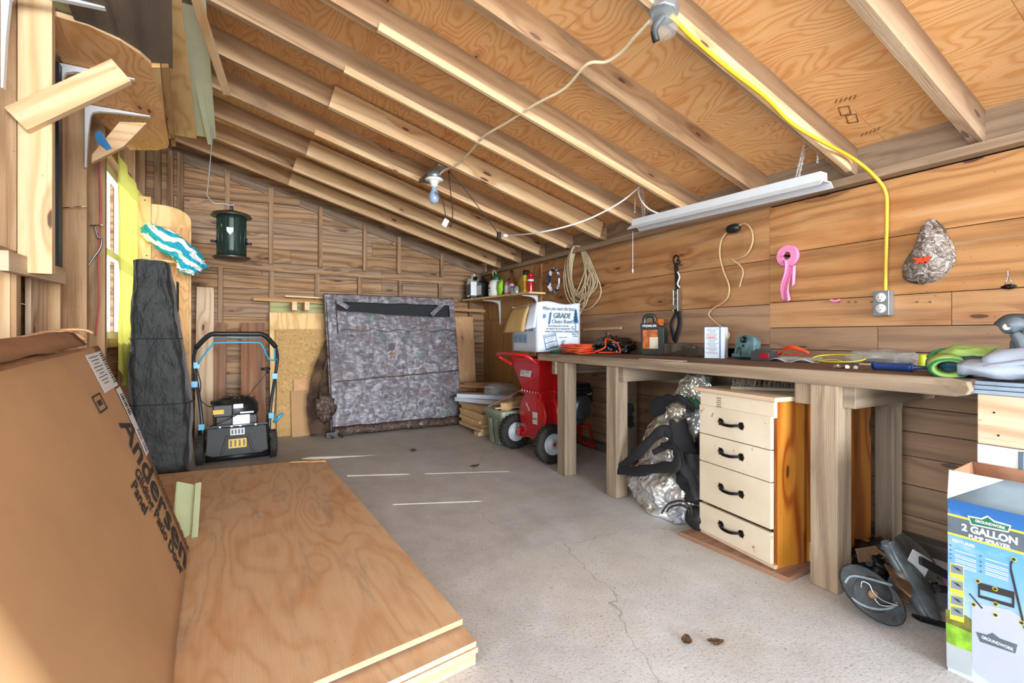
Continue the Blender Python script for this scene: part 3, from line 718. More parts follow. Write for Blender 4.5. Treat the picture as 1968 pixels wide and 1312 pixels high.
# camouflage ground blind
bl = thing('hunting_blind', 'folded camouflage hunting blind leaning on the back wall', 'hunting blind', (1.45, 5.1, 0))
bx0, bx1 = .775, 2.165
def bp(s, t, off=0, wr=1.0):
    x = bx0 + (bx1 - bx0) * s - .02 * t * (1 - s) + .02 * t * s * 2; z = .035 + 1.40 * t; y = 5.06 + .32 * t
    k = mnoise.fractal(V((s * 3.1, 0, t * 3.1)), .9, 2.1, 4) * .02 + .008 * math.sin(9 * t + 4 * s) + .010 * mnoise.noise(V((s * 9 - t * 6, t * 2, 3)))
    edge = min(1, 8 * min(s, 1 - s) + .2)
    return V((x, y - off - k * wr * edge - .035 * math.sin(math.pi * t), z + .008 * mnoise.noise(V((s * 6, 1, t)))))
def strip(s0, s1, t0f, t1f, nu, nv, off=0, wr=1.0):
    return lambda a, c: bp(s0 + (s1 - s0) * a, t0f(a) + (t1f(a) - t0f(a)) * c, off, wr)
b = MB(); b.grid(strip(0, 1, lambda a: 0, lambda a: .885 - .012 * math.sin(3.1 * a) - .035 * min(1, a * 1.2), 0, 0), 60, 60)
b.build('camo_panel', 'camo', bl, solid=.012)
b = MB(); b.grid(strip(0, 1, lambda a: .945, lambda a: 1.0, 0, 0, .015, .4), 50, 6); b.build('top_band', 'camo', bl, solid=.02)
b = MB(); b.grid(strip(0, .075, lambda a: .80, lambda a: .96, 0, 0, .012, .4), 6, 12); b.grid(strip(.955, 1, lambda a: .80, lambda a: .96, 0, 0, .012, .4), 6, 12)
b.beam(bp(.075, .955, .01), bp(.16, .90, .01), .045, .006, up=(0, -1, 0)); b.beam(bp(.90, .955, .01), bp(.80, .86, .01), .05, .006, up=(0, -1, 0)); b.build('window_strap', 'camo', bl, split=True)
b = MB(); b.grid(strip(.03, .98, lambda a: .80, lambda a: .965, 0, 0, -.035, .3), 30, 10); b.build('window_mesh', 'fabric_black', bl, label='black window mesh')
b = MB()   # back body so the folded blind has thickness
b.grid(lambda a, c: bp(a, c, -.09, .6), 20, 20)
for s in (0, 1): b.grid(lambda a, c, s=s: bp(s, c, -.09 * a + .0), 4, 30)
b.grid(lambda a, c: bp(a, 1, -.09 * c + .01), 20, 3); b.build('back_fabric', 'camo', bl)
b = MB()
b.tube([bp(.04 + .96 * i / 30, .355 + .05 * i / 30, .008) for i in range(31)], .007, 6)
b.tube([bp(.01, t / 20, .01) for t in range(21)], .006, 6); b.tube([bp(.075, .70 + .26 * t / 10, .02) for t in range(11)], .006, 6)
b.tube([bp(i / 30, 1.0, .02) for i in range(31)], .008, 6); b.tube([bp(.10 + .9 * i / 30, .73 + .01 * math.sin(i), .008) for i in range(31)], .004, 6)
b.build('piping', 'camo_brown', bl, label='dark brown piping')
b = MB(); b.grid(lambda a, c: (bx0 + .02 + (bx1 - bx0 - .04) * a, 5.03 - .045 * math.sin(math.pi * c) + .02 * mnoise.noise(V((a * 14, c, 0))), .012 + .085 * c + .012 * mnoise.noise(V((a * 9, c * 2, 4)))), 50, 6)
b.build('bottom_skirt', 'camo_brown', bl, solid=.01)
plain('orange_tag', '#b8742c', .6)
b = MB(); c0 = bp(.46, .605, .012); b.box(c0, (.065, .008, .075)); b.build('buckle_patch', 'black', bl)
b = MB(); b.tube([c0 + V((.01, -.008, -.03)), c0 + V((-.005, -.012, -.09)), c0 + V((.008, -.012, -.13)), c0 + V((.0, -.012, -.16))], .006, 6, k=4); b.build('zip_pull', 'orange_tag', bl)
b = MB()
for (x, y) in ((bx0 - .03, 5.0), (bx0 + .05, 4.99)): b.tube([(x, y, .03), (x + .04, y - .05, .012), (x + .02, y - .09, .01)], .004, 5, k=4)
b.box((bx0 + .0, 5.02, .03), (.11, .06, .05)); b.build('corner_foot', 'black', bl)
# netting bulging from the left side
n = NT('netting'); ob = n.node('TexCoord').outputs['Object']
n.put(n.b.inputs['Base Color'], n.mix(n.smooth(n.noise(ob, 9, 3), .4, .6), lin('#2a1c17'), lin('#4a352c')))
n.put(n.b.inputs['Alpha'], n.smooth(n.noise(ob, 7, 2), .3, .65, .45, .85)); M['netting'] = n.set(Roughness=.9)
b = MB(); b.grid(lambda a, c: (bx0 - .005 - (.21 * math.sin(math.pi * min(1, (1 - c) * .62 + .04)) ** 1.1) * (a) + .012 * mnoise.noise(V((a * 4, c * 9, 0))), 5.07 + .25 * c - .05 * math.sin(math.pi * a), .02 + .93 * c), 14, 30)
b.build('side_netting', 'netting', bl, label='see-through dark brown netting')
b = MB(); b.blob((bx0 - .06, 5.06, .30), (.09, .04, .13), 3, .5, 3, 5); b.tube([(bx0 - .02, 5.1, .8), (bx0 - .09, 5.07, .5), (bx0 - .07, 5.04, .25)], .014, 6, k=5, flat=.5); b.build('loose_fabric', 'camo_brown', bl)

# workbench
wb = thing('workbench', 'long weathered plank workbench along the right wall', 'workbench', (2.4, 1.9, 0))
b = MB(); xs_ = [2.03, 2.18, 2.34, 2.50, 2.66, XR - .004]
for i in range(5): b.box(((xs_[i] + xs_[i + 1]) / 2, 1.895, .837), (xs_[i + 1] - xs_[i] - .004, 2.53, .05), tone=(R(.9, 1.1), .1), m=0)
b.build('worktop', ['w_bench'], wb, bev=.003)
b = MB(); b.prism([(.632, .812), (.66, .805), (3.16, .812), (3.162, .863), (.68, .863), (.63, .855), (.622, .83)], .035, Matrix(((0, 0, -1, 2.03), (1, 0, 0, 0), (0, 1, 0, 0), (0, 0, 0, 1))), grain=0, tone=(1.05, .1))
b.build('front_plank', 'w_grey', wb, bev=.004, label='paler worn front plank')
for x, y, s, tn in ((2.055, 2.86, .10, 1.0), (2.05, 2.32, .095, 1.08), (2.055, 1.065, .105, 1.1)):
    b = MB(); b.box((x, y, .405), (s, s * 1.0, .808), tone=(tn, .15)); b.build('leg', 'w_grey', wb, bev=.006)
for x, y in ((2.655, 2.86), (2.655, 2.30), (2.655, 1.12)):
    b = MB(); b.box((x, y, .37), (.09, .075, .74), tone=(.9, .3)); b.build('leg', 'w_grey', wb, bev=.005)
for y, x0, x1, z in ((2.86 + .075, 1.99, 2.74, .765), (2.32 - .07, 2.02, 2.78, .765), (1.065 - .075, 2.04, 2.72, .765), (1.13 - .06, 2.3, 2.78, .75)):
    b = MB(); b.box(((x0 + x1) / 2, y, z), (x1 - x0, .045, .09), tone=(.92, .25)); b.build('cross_beam', 'w_grey', wb, bev=.003)
b = MB(); b.box((2.055, 1.155, .765), (.075, .07, .09), tone=(1.0, .1)); b.build('corner_block', 'w_grey', wb, bev=.006)
b = MB(); b.box((2.59, 1.105, .722), (.038, .15, .085), grain=1, tone=(.95, .3)); b.box((2.59, 2.32, .722), (.038, 1.1, .085), tone=(.95, .3)); b.build('rear_ledger', 'w_grey', wb, split=True)
b = MB(); b.box((2.765, 1.9, .77), (.04, 2.4, .08), tone=(.85, .3)); b.build('wall_ledger', 'w_grey', wb)

# drawer chest under the bench
plain('cream_paint', '#d9cbb3', .6, var=.04, scale=5, bump=.1); 
n = NT('cream_chip'); ob = n.node('TexCoord').outputs['Object']
c_ = n.mix(n.smooth(n.noise(ob, 4, 3), .3, .7), lin('#d3c4aa'), lin('#e0d4bf')); c_ = n.mix(n.math('MULTIPLY', n.smooth(n.noise(ob, 26, 3, .7), .66, .72), .8), c_, lin('#7c5a3c'))
n.put(n.b.inputs['Base Color'], c_); M['cream_chip'] = n.set(Roughness=.5)
b = MB(); b.prism([(1.91, 1.70), (1.93, 1.16), (2.76, 1.19), (2.76, 1.66)], .022, grain=0, tone=(.95, .2)); b.build('base_board', 'w_brown', label='flat brown board on the concrete under the drawer chest', cat='board')
dF = TR(1.978, 1.437, .022, 0, 0, math.radians(94 + 90))     # local x runs along the face, towards the camera-right
ux = (V((1.95, 1.228, 0)) - V((2.005, 1.646, 0))).normalized(); T_ = basis((2.005, 1.646, .023), ux, V((0, 0, 1)).cross(ux))
# frame: x along face (left to right seen from the aisle), y towards the wall
F = Matrix(((ux.x, -ux.y, 0, 2.005), (ux.y, ux.x, 0, 1.646), (0, 0, 1, .023), (0, 0, 0, 1)))
if (F.to_3x3() @ V((0, 1, 0))).x < 0: F = Matrix(((ux.x, ux.y, 0, 2.005), (ux.y, -ux.x, 0, 1.646), (0, 0, 1, .023), (0, 0, 0, 1)))
ch = thing('drawer_chest', 'orange varnished pine chest with four cream drawers under the workbench', 'chest of drawers', F=Matrix.Translation((2.005, 1.646, .023)))
Wd, Dp, Hh = .422, .60, .70
b = MB(F)
b.box((Wd - .01, Dp / 2 + .012, Hh / 2), (.02, Dp - .0, Hh), grain=2, tone=(1, 0)); b.box((.01, Dp / 2 + .012, Hh / 2), (.02, Dp, Hh), grain=2, tone=(1, 0)); b.box((Wd / 2, Dp, Hh / 2), (Wd - .04, .018, Hh), grain=2, tone=(.9, 0))
for y in (.17, .36, .50): b.box((Wd + .0015, y, Hh / 2), (.007, .012, Hh), tone=(.5, 0))
b.build('side_panels', 'w_orange', ch)
b = MB(F); b.box((Wd + .004, .25, .04), (.008, .09, .08), tone=(1.0, .0)); b.build('repair_patch', 'w_pine', ch)
b = MB(F); b.prism([(-.035, -.02), (Wd + .015, -.02), (Wd + .02, .5), (Wd + .0, .6), (-.02, .6)], .02, Matrix.Translation((0, 0, Hh)), grain=0, tone=(1.0, .1)); b.build('top_board', 'w_pale', ch, bev=.003)
b = MB(F); b.box((Wd / 2, .004, Hh - .035), (Wd - .002, .02, .066)); b.build('top_rail', 'cream_paint', ch)
b = MB(F); b.box((Wd / 2, .004, .008), (Wd, .016, .016)); b.build('bottom_rail', 'w_pale', ch)
def handle(parent, c, F):
    b = MB(F @ Matrix.Translation(c))
    for s in (-1, 1):
        b.lathe([(0, .004), (.010, .003), (.015, 0), (.017, -.001)], 12, TR(s * .058, -.002, 0, math.pi / 2), m=0)
        b.prism([(s * .052, -.012), (s * .052, .012), (s * .078, 0)], .004, TR(0, .0, 0, math.pi / 2))
        b.prism([(s * .06, .004), (s * .068, .018), (s * .073, .004)], .003, TR(0, .0, 0, math.pi / 2)); b.prism([(s * .06, -.004), (s * .068, -.018), (s * .073, -.004)], .003, TR(0, .0, 0, math.pi / 2))
    b.tube([(-.055, -.004, 0), (-.045, -.018, 0), (-.02, -.028, -.004), (.02, -.028, -.004), (.045, -.018, 0), (.055, -.004, 0)], lambda t: .0045 + .003 * math.sin(math.pi * t), 8, k=5)
    b.build('handle', 'iron', parent, label='black iron handle')
for z0, z1, out in ((.498, .636, 0), (.362, .494, 0), (.164, .358, 0), (.018, .150, .0)):
    b = MB(F); b.box((Wd / 2 - .003, -.006 - out, (z0 + z1) / 2), (Wd - .012, .018, z1 - z0), tone=(1, 0)); b.box((Wd / 2, .2, (z0 + z1) / 2), (Wd - .06, .38, (z1 - z0) * .6), m=1)
    d = b.build('drawer', ['cream_chip', 'w_pale'], ch, bev=.002)
    handle(d, (Wd / 2 - .01, -.015 - out, (z0 + z1) / 2 + .005), F)
b = MB(F)
for k in range(5): b.box((.12, -.0065, Hh - .02 - k * .01), (.03 - (k % 2) * .006, .001, .003))
b.build('pencil_marks', 'ink', ch)
# push broom head lying on the chest
br = thing('broom_head', 'old grey broom head with stiff bristles lying on the drawer chest', 'broom head', (2.2, 1.45, .745))
b = MB(F); b.beam((.12, .07, Hh + .028), (.40, .30, Hh + .034), .06, .016, tone=(.9, .5)); b.build('block', 'w_grey', br, bev=.004)
plain('bristle', '#8b7c68', .9, var=.3, scale=60)
b = MB(F); rr_ = random.Random(3)
for i in range(260):
    s = rr_.random(); p = V((.12, .07, Hh + .03)).lerp(V((.40, .30, Hh + .036)), s) + V((-.02, .03, 0)) * rr_.uniform(-.2, 1.3)
    b.tube([p, p + V((-.008 + rr_.uniform(-.01, .01), .02 + rr_.uniform(-.01, .01), .035 + rr_.uniform(-.006, .006)))], .0012, 3, caps=False)
b.build('bristles', 'bristle', br)

# red chipper shredder under the far end of the bench
plain('red_paint', '#c8141a', .32, var=.06, coat=.5); plain('wheel_white', '#ccd6e0', .35, var=.03); plain('engine_grey', '#6d757c', .35, .7, var=.15)
cp = thing('chipper_shredder', 'red engine-driven wood chipper shredder under the far end of the bench', 'wood chipper', (2.25, 3.42, 0))
hx, hy = 2.24, 3.46
b = MB()
def frus(b, x0, x1, y0, y1, z0, X0, X1, Y0, Y1, z1, m=0):
    lo = [(x0, y0, z0), (x1, y0, z0), (x1, y1, z0), (x0, y1, z0)]; hi = [(X0, Y0, z1), (X1, Y0, z1), (X1, Y1, z1), (X0, Y1, z1)]
    a = [b.bm.verts.new(b.T @ V(p)) for p in lo]; c = [b.bm.verts.new(b.T @ V(p)) for p in hi]
    for i in range(4): b.fin(b.bm.faces.new((a[i], a[(i + 1) % 4], c[(i + 1) % 4], c[i])), [(0, 0), (1, 0), (1, 1), (0, 1)], (1, 0), m, False)
    return a, c
a, c = frus(b, hx - .12, hx + .12, hy - .11, hy + .13, .53, hx - .17, hx + .2, hy - .21, hy + .24, .78)
frus(b, hx - .17, hx + .2, hy - .21, hy + .24, .78, hx - .17, hx + .2, hy - .21, hy + .24, .815)
b.build('hopper', 'red_paint', cp, solid=.004)
b = MB()
b.tube([(hx - .17, hy - .20, .77), (hx - .26, hy - .17, .835), (hx - .31, hy - .05, .85), (hx - .31, hy + .20, .85), (hx - .26, hy + .32, .82), (hx - .17, hy + .24, .75)], .014, 10, k=5)
b.build('grab_bar', 'red_paint', cp)
b = MB(); b.box((hx, hy + .01, .525), (.30, .29, .012))
for i in range(6): b.cyl((hx - .13 + .052 * i, hy - .125, .531), (hx - .13 + .052 * i, hy - .125, .541), .006, 6, m=1); b.cyl((hx - .14, hy - .1 + .044 * i, .531), (hx - .14, hy - .1 + .044 * i, .541), .006, 6, m=1)
b.build('flange', ['red_paint', 'steel'], cp)
b = MB(); b.lathe([(0, 0), (.19, 0), (.205, .012), (.205, .03), (.195, .04), (.195, .13), (.205, .14), (.205, .165), (0, .17)], 40, TR(hx - .12, hy, .33, 0, math.pi / 2))
b.box((hx - .03, hy, .47), (.17, .27, .16), taper=(.9, .95)); b.build('drum_housing', 'red_paint', cp, bev=.003)
b = MB()
for (y, z) in ((.1, .47), (-.14, .42), (.14, .25), (-.04, .20), (.17, .36), (-.17, .28)): b.cyl((hx - .121, hy + y, z), (hx - .13, hy + y, z), .007, 6)
b.build('bolt', 'steel', cp, split=True)
b = MB(); b.box((hx - .126, hy - .07, .32), (.002, .075, .10)); b.beam((hx - .126, hy + .07, .43), (hx - .126, hy + .02, .37), .014, .002, up=(1, 0, 0)); b.build('warning_label', 'paper_white', cp)
b = MB(); T = basis((hx - .159, hy + .02, .70), (0, -1, 0), (.22, 0, 1)); b.box((0, 0, 0), (.17, .085, .002), T); b.build('hopper_label', 'paper_white', cp)
b = MB(); b.box((hx - .128, hy - .07, .315), (.001, .066, .014)); b.build('label_stripe', 'orange_tag', cp)
b = MB()
for k in range(7): b.box((-.05 + (k % 2) * .075, .028 - (k // 2) * .016, .0015), (.05, .004, .0005), basis((hx - .16, hy + .02, .70), (0, -1, 0), (.22, 0, 1)))
b.build('label_print', 'dark_metal', cp)
def wheel(parent, c, r, w, axis, rim='wheel_white', knobs=26, rimr=.55):
    T = basis(c, axis, (0, 0, 1)) @ Matrix.Rotation(math.pi / 2, 4, 'Y')
    b = MB(T); ri = r * rimr
    b.lathe([(ri, -w * .36), (ri * 1.15, -w * .47), (r * .88, -w * .5), (r * .965, -w * .36), (r * .98, 0), (r * .965, w * .36), (r * .88, w * .5), (ri * 1.15, w * .47), (ri, w * .36)], 40)
    for i in range(knobs):
        a_ = 2 * math.pi * i / knobs
        for s, o in ((-1, 0), (1, .5), (0, .25)):
            aa = a_ + o * 2 * math.pi / knobs
            b.box((r * .985, 0, s * w * .3), (r * .06, r * .10, w * .24), Matrix.Rotation(aa, 4, 'Z'))
    t = b.build('wheel', 'rubber', parent, label='knobbly black tyre with pale rim' if rim != 'black' else 'black plastic wheel')
    b = MB(T); b.lathe([(0, -w * .30), (ri * .35, -w * .32), (ri * .38, -w * .2), (ri * .8, -w * .16), (ri * .95, -w * .34), (ri * 1.02, -w * .36), (ri * 1.02, w * .36), (ri * .95, w * .34), (ri * .8, w * .16), (ri * .38, w * .2), (ri * .35, w * .32), (0, w * .30)], 32)
    b.build('rim', rim, t)
    b = MB(T); b.lathe([(0, -w * .5), (ri * .16, -w * .5), (ri * .16, w * .5), (0, w * .5)], 14); b.build('hub', 'steel', t)
wheel(cp, (2.125, 3.74, .152), .152, .075, (0, 1, 0)); wheel(cp, (2.125, 3.16, .152), .152, .075, (0, 1, 0))
b = MB(); b.tube([(2.125, 3.12, .152), (2.125, 3.78, .152)], .012, 8); b.beam((2.125, 3.60, .155), (2.2, 3.45, .17), .05, .05); b.beam((2.125, 3.26, .155), (2.2, 3.45, .17), .05, .05); b.box((2.125, 3.64, .17), (.05, .05, .07))
b.build('axle', 'red_paint', cp)
b = MB(); b.tube([(2.125, 3.67, .19), (2.12, 3.68, .24)], .01, 8); b.build('lock_pin', 'galv', cp)
b = MB(); b.tube([(2.50, 3.36, .22), (2.66, 3.36, .22), (2.69, 3.36, .02)], .014, 8); b.tube([(2.50, 3.52, .22), (2.66, 3.52, .22), (2.69, 3.52, .02)], .014, 8); b.tube([(2.69, 3.34, .035), (2.69, 3.54, .035)], .014, 8)
b.tube([(2.38, 3.36, .23), (2.55, 3.36, .22)], .02, 8); b.tube([(2.38, 3.52, .23), (2.55, 3.52, .22)], .02, 8); b.build('stand', 'red_paint', cp)
b = MB(); b.box((2.50, 3.42, .40), (.17, .20, .20), m=0); b.blob((2.47, 3.33, .38), (.075, .05, .085), 3, .05, 3, 1, m=1); b.box((2.53, 3.42, .545), (.20, .22, .09), m=0)
b.box((2.62, 3.38, .47), (.09, .10, .14), m=0); b.lathe([(.0, 0), (.10, 0), (.10, .05), (.07, .07), (0, .07)], 24, TR(2.50, 3.30, .40, math.pi / 2), m=1)
for i in range(8): b.box((2.50, 3.30 - .004, .47 + i * .012), (.16, .03, .004), m=2)
b.tube([(2.54, 3.27, .44), (2.58, 3.24, .40), (2.60, 3.27, .33)], .012, 8, k=4, m=2); b.cyl((2.45, 3.26, .47), (2.45, 3.24, .47), .02, 14, m=2)
b.blob((2.50, 3.40, .27), (.12, .10, .06), 3, .08, 3, 2, m=1)
b.build('engine', ['black', 'engine_grey', 'steel'], cp, bev=.002)
b = MB(); b.box((2.625, 3.325, .50), (.05, .004, .022)); b.build('engine_label', 'paper_white', cp)
b = MB(); b.prism([(0, 0), (.14, .10), (.02, .09)], .02, basis((2.40, 3.20, .72), (1, 0, 0), (0, 0, 1))); b.build('feed_chute', 'red_paint', cp)

# white shingle carton standing on the chipper hopper
plain('carton_white', '#c6cfdb', .6, var=.04, scale=5, bump=.1); plain('print_blue', '#2c6a94', .6, var=.08); plain('print_grey', '#5b6f80', .6)
wx0, wx1, wy0, wy1, wz0, wz1 = 2.035, 2.44, 3.215, 3.63, .872, 1.265
ct = thing('shingle_carton', 'open white cardboard carton printed with a blue tree, standing at the far bench end', 'carton', (2.24, 3.42, wz0))
b = MB()
b.grid(lambda s, t: (wx0 + (wx1 - wx0) * s, wy0 + .012 * math.sin(3 * s) * t, wz0 + (wz1 - wz0 + .01 * math.sin(7 * s)) * t), 16, 12)
b.grid(lambda s, t: (wx0, wy0 + (wy1 - wy0) * s, wz0 + (wz1 - wz0 - .03 * s) * t), 10, 8); b.grid(lambda s, t: (wx1, wy0 + (wy1 - wy0) * s, wz0 + (wz1 - wz0) * t), 6, 6)
b.grid(lambda s, t: (wx0 + (wx1 - wx0) * s, wy1, wz0 + (wz1 - wz0 - .02) * t), 6, 6); b.grid(lambda s, t: (wx0 + (wx1 - wx0) * s, wy0 + (wy1 - wy0) * t, wz0 + .003), 2, 2)
b.build('carton_body', 'carton_white', ct, solid=.005)
plain('tan_board', '#c0a06a', .8, var=.06)
b = MB(); f0, f1, f2, f3 = V((wx0 - .004, wy0 + .12, wz1 - .02)), V((wx0 - .004, wy1, wz1 - .03)), V((wx0 - .09, wy1 + .02, wz1 - .24)), V((wx0 - .07, wy0 + .10, wz1 - .23))
b.grid(lambda s, t: (f0.lerp(f1, s)).lerp(f3.lerp(f2, s), t) + V((-.012 * math.sin(math.pi * t), 0, 0)), 6, 6); b.build('open_flap', 'tan_board', ct, solid=.004, label='tan underside of the open flap')
b = MB(); g0, g1 = V((wx0 - .004, wy0, wz1)), V((wx0 - .006, wy0 + .12, wz1 - .02))
b.grid(lambda s, t: g0.lerp(g1, s).lerp(V((wx0 - .02, wy0 + .01, wz1 - .2)).lerp(V((wx0 - .07, wy0 + .11, wz1 - .22)), s), t), 4, 6); b.build('side_flap', 'carton_white', ct, solid=.004)
b = MB(); FF = lambda x, z: basis((wx0 + x, wy0 - .005, wz0 + z), (1, 0, 0), (0, 0, 1))
b.text('When you want the best...', .045, FF(.20, .345), m=1, shear=.3, sx=.68); b.text('#', .05, FF(.055, .285), bold=.001); b.text('1', .13, FF(.10, .262), shear=.2, bold=.003, sx=.9)
b.text('GRADE', .062, FF(.225, .288), m=1, shear=.2, sx=.85, bold=.0008); b.text('Choice Brand', .046, FF(.225, .242), m=1, shear=.2, sx=.78)
b.text('WESTERN RED CEDAR', .020, FF(.19, .205), m=1); b.text('18" REBUTTED & REJOINTED', .020, FF(.19, .183), m=1, sx=.93); b.text('PERFECTION SIDEWALL SHINGLES', .020, FF(.19, .161), m=1, sx=.84)
b.text('G', .045, FF(.335, .19), m=1); b.text('CEDAR', .024, FF(.355, .16), m=1); b.text('Valley Pk', .018, FF(.355, .143), m=1); b.text('Products', .016, FF(.36, .125), m=1)
T = basis((wx0 + .115, wy0 - .005, wz0 + .085), (.98, 0, .2), (-.2, 0, .98))
for c, d in (((0, .055, 0), (.115, .004, .001)), ((0, -.055, 0), (.115, .010, .001)), ((-.057, 0, 0), (.006, .115, .001)), ((.057, 0, 0), (.003, .115, .001)), ((0, -.008, 0), (.115, .006, .001))): b.box(c, d, T)
b.text('CERTIGRADE', .02, T @ Matrix.Translation((0, .040, 0)), m=1)
for k in range(6): b.box((0, .026 - k * .014 if k < 3 else .012 - k * .012, 0), (.085 - (k % 3) * .018, .003, .001), T, m=1)
b.text('C', .04, FF(.235, .075), m=1, bold=.001, shear=.2); b.beam(FF(.215, .075).translation, FF(.255, .082).translation, .001, .005, m=1); b.box((0, -.035, 0), (.035, .012, .001), FF(.235, .075), m=1)
b.text('Member of CSSB', .011, FF(.235, .115), m=1)
b.build('lettering', ['print_blue', 'print_grey'], ct)
b = MB(); T = FF(.362, .20)
for k in range(8): r_ = .008 + .0035 * (7 - k) * (1 if k % 2 else .7); z = .03 + k * .014; b.prism([(-r_ - .004, z), (r_ + .004, z), (r_ * .35, z + .022), (-r_ * .35, z + .022)], .001, T)
b.box((0, .0, 0), (.006, .08, .001), T); b.build('tree_mark', 'print_blue', ct, label='blue printed tree')
b = MB()
for i in range(4):
    for j in range(2):
        T = basis((wx0 - .005, wy1 - .07 - i * .075 - (0.02 if i == 3 else 0), wz0 + .20 - j * .095), (0, -1, 0), (0, 0, 1))
        if i == 3 and j: continue
        b.box((0, .03, 0), (.055, .004, .001), T); b.box((0, -.03, 0), (.055, .006, .001), T); b.box((-.026, 0, 0), (.004, .06, .001), T); b.box((.026, 0, 0), (.004, .06, .001), T)
        for k in range(4): b.box((-.015 + k * .01, 0, 0), (.003, .045, .001), T)
b.build('printed_squares', 'print_blue', ct, kind='stuff')

# storage tote with offcuts, lumber pile in the corner
plain('tote_green', '#93a08a', .45, var=.04, coat=.2)
tx0, tx1, ty0, ty1 = 2.03, 2.46, 3.80, 4.16
to = thing('storage_tote', 'grey-green plastic tote full of wood offcuts beside the red chipper', 'storage tote', ((tx0 + tx1) / 2, (ty0 + ty1) / 2, 0))
b = MB()
def rect(x0, x1, y0, y1, r, n=5):
    p = []
    for cx, cy, a0 in ((x1 - r, y1 - r, 0), (x0 + r, y1 - r, 90), (x0 + r, y0 + r, 180), (x1 - r, y0 + r, 270)):
        for i in range(n + 1): a_ = math.radians(a0 + 90 * i / n); p.append((cx + r * math.cos(a_), cy + r * math.sin(a_)))
    return p
levels = [(0.02, .004), (.0, .012), (-.02, .23), (-.035, .24), (-.035, .265), (-.045, .27), (-.048, .315), (-.04, .325), (-.025, .325), (-.02, .30), (.015, .03)]
rings = []
for ins, z in levels: rings.append([b.bm.verts.new((x, y, z)) for x, y in rect(tx0 + .03 + ins, tx1 - .03 - ins, ty0 + .03 + ins, ty1 - .03 - ins, .03)])
for A_, B_ in zip(rings, rings[1:]):
    for i in range(len(A_)): b.fin(b.bm.faces.new((A_[i], A_[(i + 1) % len(A_)], B_[(i + 1) % len(A_)], B_[i])), [(0, 0)] * 4, (1, 0), 0, True)
b.bm.faces.new(rings[0][::-1]); b.bm.faces.new(rings[-1])
for y in (ty0 + .10, ty0 + .22): b.prism([(-.035, .0), (.035, 0), (.022, .22), (-.022, .22)], .012, basis((tx0 + .028, y + .03, .012), (0, -1, 0), (-.10, 0, 1)))
b.build('tub', 'tote_green', to)
off = [((2.10, 3.90, .345), (2.40, 4.06, .375), .075, .075, 'w_lightply', 'thick square pine offcut lying across the tote'), ((2.03, 3.95, .335), (2.42, 3.86, .342), .05, .014, 'w_pine', 'thin pale strip on the rim of the tote'),
       ((2.06, 4.12, .335), (2.40, 3.84, .56), .14, .012, 'kraft_dark', 'brown fibreboard strip rising out of the tote')]
for p0, p1, a_, c_, m_, l in off:
    b = MB(); b.beam(p0, p1, a_, c_); b.build('wood_offcut', m_, label=l, cat='wood offcut', bev=.002)
for i in range(7):
    z = .055 + i * .036; x = 2.10 + (i % 2) * .02 + R(-.01, .01)
    b = MB(); y0 = 4.30 + R(0, .10) - (.03 if i == 6 else 0)
    b.box((x + .10, (y0 + 4.9) / 2, z), (.24, 4.9 - y0, .033), grain=1, tone=(R(.95, 1.05), 0))
    b.build('lumber_board', 'w_lightply' if i % 3 else 'w_pine', label='yellow pine board in the pile behind the tote, %s' % ['lowest of the pile', 'second from the bottom', 'third from the bottom', 'fourth from the bottom', 'fifth from the bottom', 'sixth from the bottom', 'topmost under the cartons'][i], cat='board', group='boards piled behind the tote')
b = MB(); b.box((2.16, 4.42, .017), (.2, .1, .034)); b.build('wood_block', 'w_pine', label='pine block on the concrete carrying the board pile', cat='wood block')
for i, (p0, p1, l) in enumerate((((2.06, 4.86, .32), (2.32, 4.28, .32), 'long white carton lying lowest on the board pile'), ((2.04, 4.80, .365), (2.45, 4.32, .365), 'long white carton crossing on top of the other on the boards'))):
    b = MB(); b.beam(p0, p1, .13, .04); b.build('long_carton', 'carton_white', label=l, cat='carton')
for i, (p0, p1, m_, l) in enumerate((((2.24, 5.20, .335), (2.62, 4.75, .36), 'w_brown', 'dark board lying across the back of the pile'), ((2.26, 5.25, .42), (2.66, 4.6, .42), 'w_panel', 'long tan batten on the back of the pile'), ((2.24, 5.1, .455), (2.64, 4.75, .46), 'w_brown', 'uppermost dark batten on the back of the pile'))):
    b = MB(); b.beam(p0, p1, .09, .03); b.build('batten', m_, label=l, cat='batten', group='battens on the board pile')
n = NT('clear_plastic'); n.set(Base_Color=(.5, .55, .56, 1), Roughness=.12, Alpha=.3, Specular_IOR_Level=.8); M['clear_plastic'] = n.m
b = MB(); b.blob((2.34, 4.45, .44), (.16, .14, .07), 4, .35, 3, 9); b.build('plastic_bag', 'clear_plastic', label='crumpled clear plastic bag lying on the board pile', cat='plastic bag')

# lawn mower
plain('mower_grey', '#26292b', .6, var=.1); plain('cyan', '#2f9cc8', .35, var=.04); plain('yellow_label', '#d9b021', .5); plain('gunmetal', '#2b2f33', .3, .4)
MF = TR(-.035, 4.66, 0, 0, 0, math.radians(2))     # local -y faces the camera
mw = thing('lawn_mower', 'black lawn mower with light blue levers standing before the back wall', 'lawn mower', F=MF)
for sx__ in (-1, 1):
    wheel(mw, MF @ V((sx__ * .255, -.20, .112)), .112, .055, MF.to_3x3() @ V((1, 0, 0)), 'gunmetal', 22, .62)
    wheel(mw, MF @ V((sx__ * .255, .34, .10)), .10, .05, MF.to_3x3() @ V((1, 0, 0)), 'gunmetal', 20, .62)
b = MB(MF); b.prism([(-.20, -.17), (.20, -.17), (.23, -.05), (.23, .32), (.10, .43), (-.10, .43), (-.23, .32), (-.23, -.05)], .11, Matrix.Translation((0, 0, .06))); b.box((0, .1, .19), (.40, .40, .05), taper=(.85, .85)); b.build('deck', 'black', mw, bev=.012)
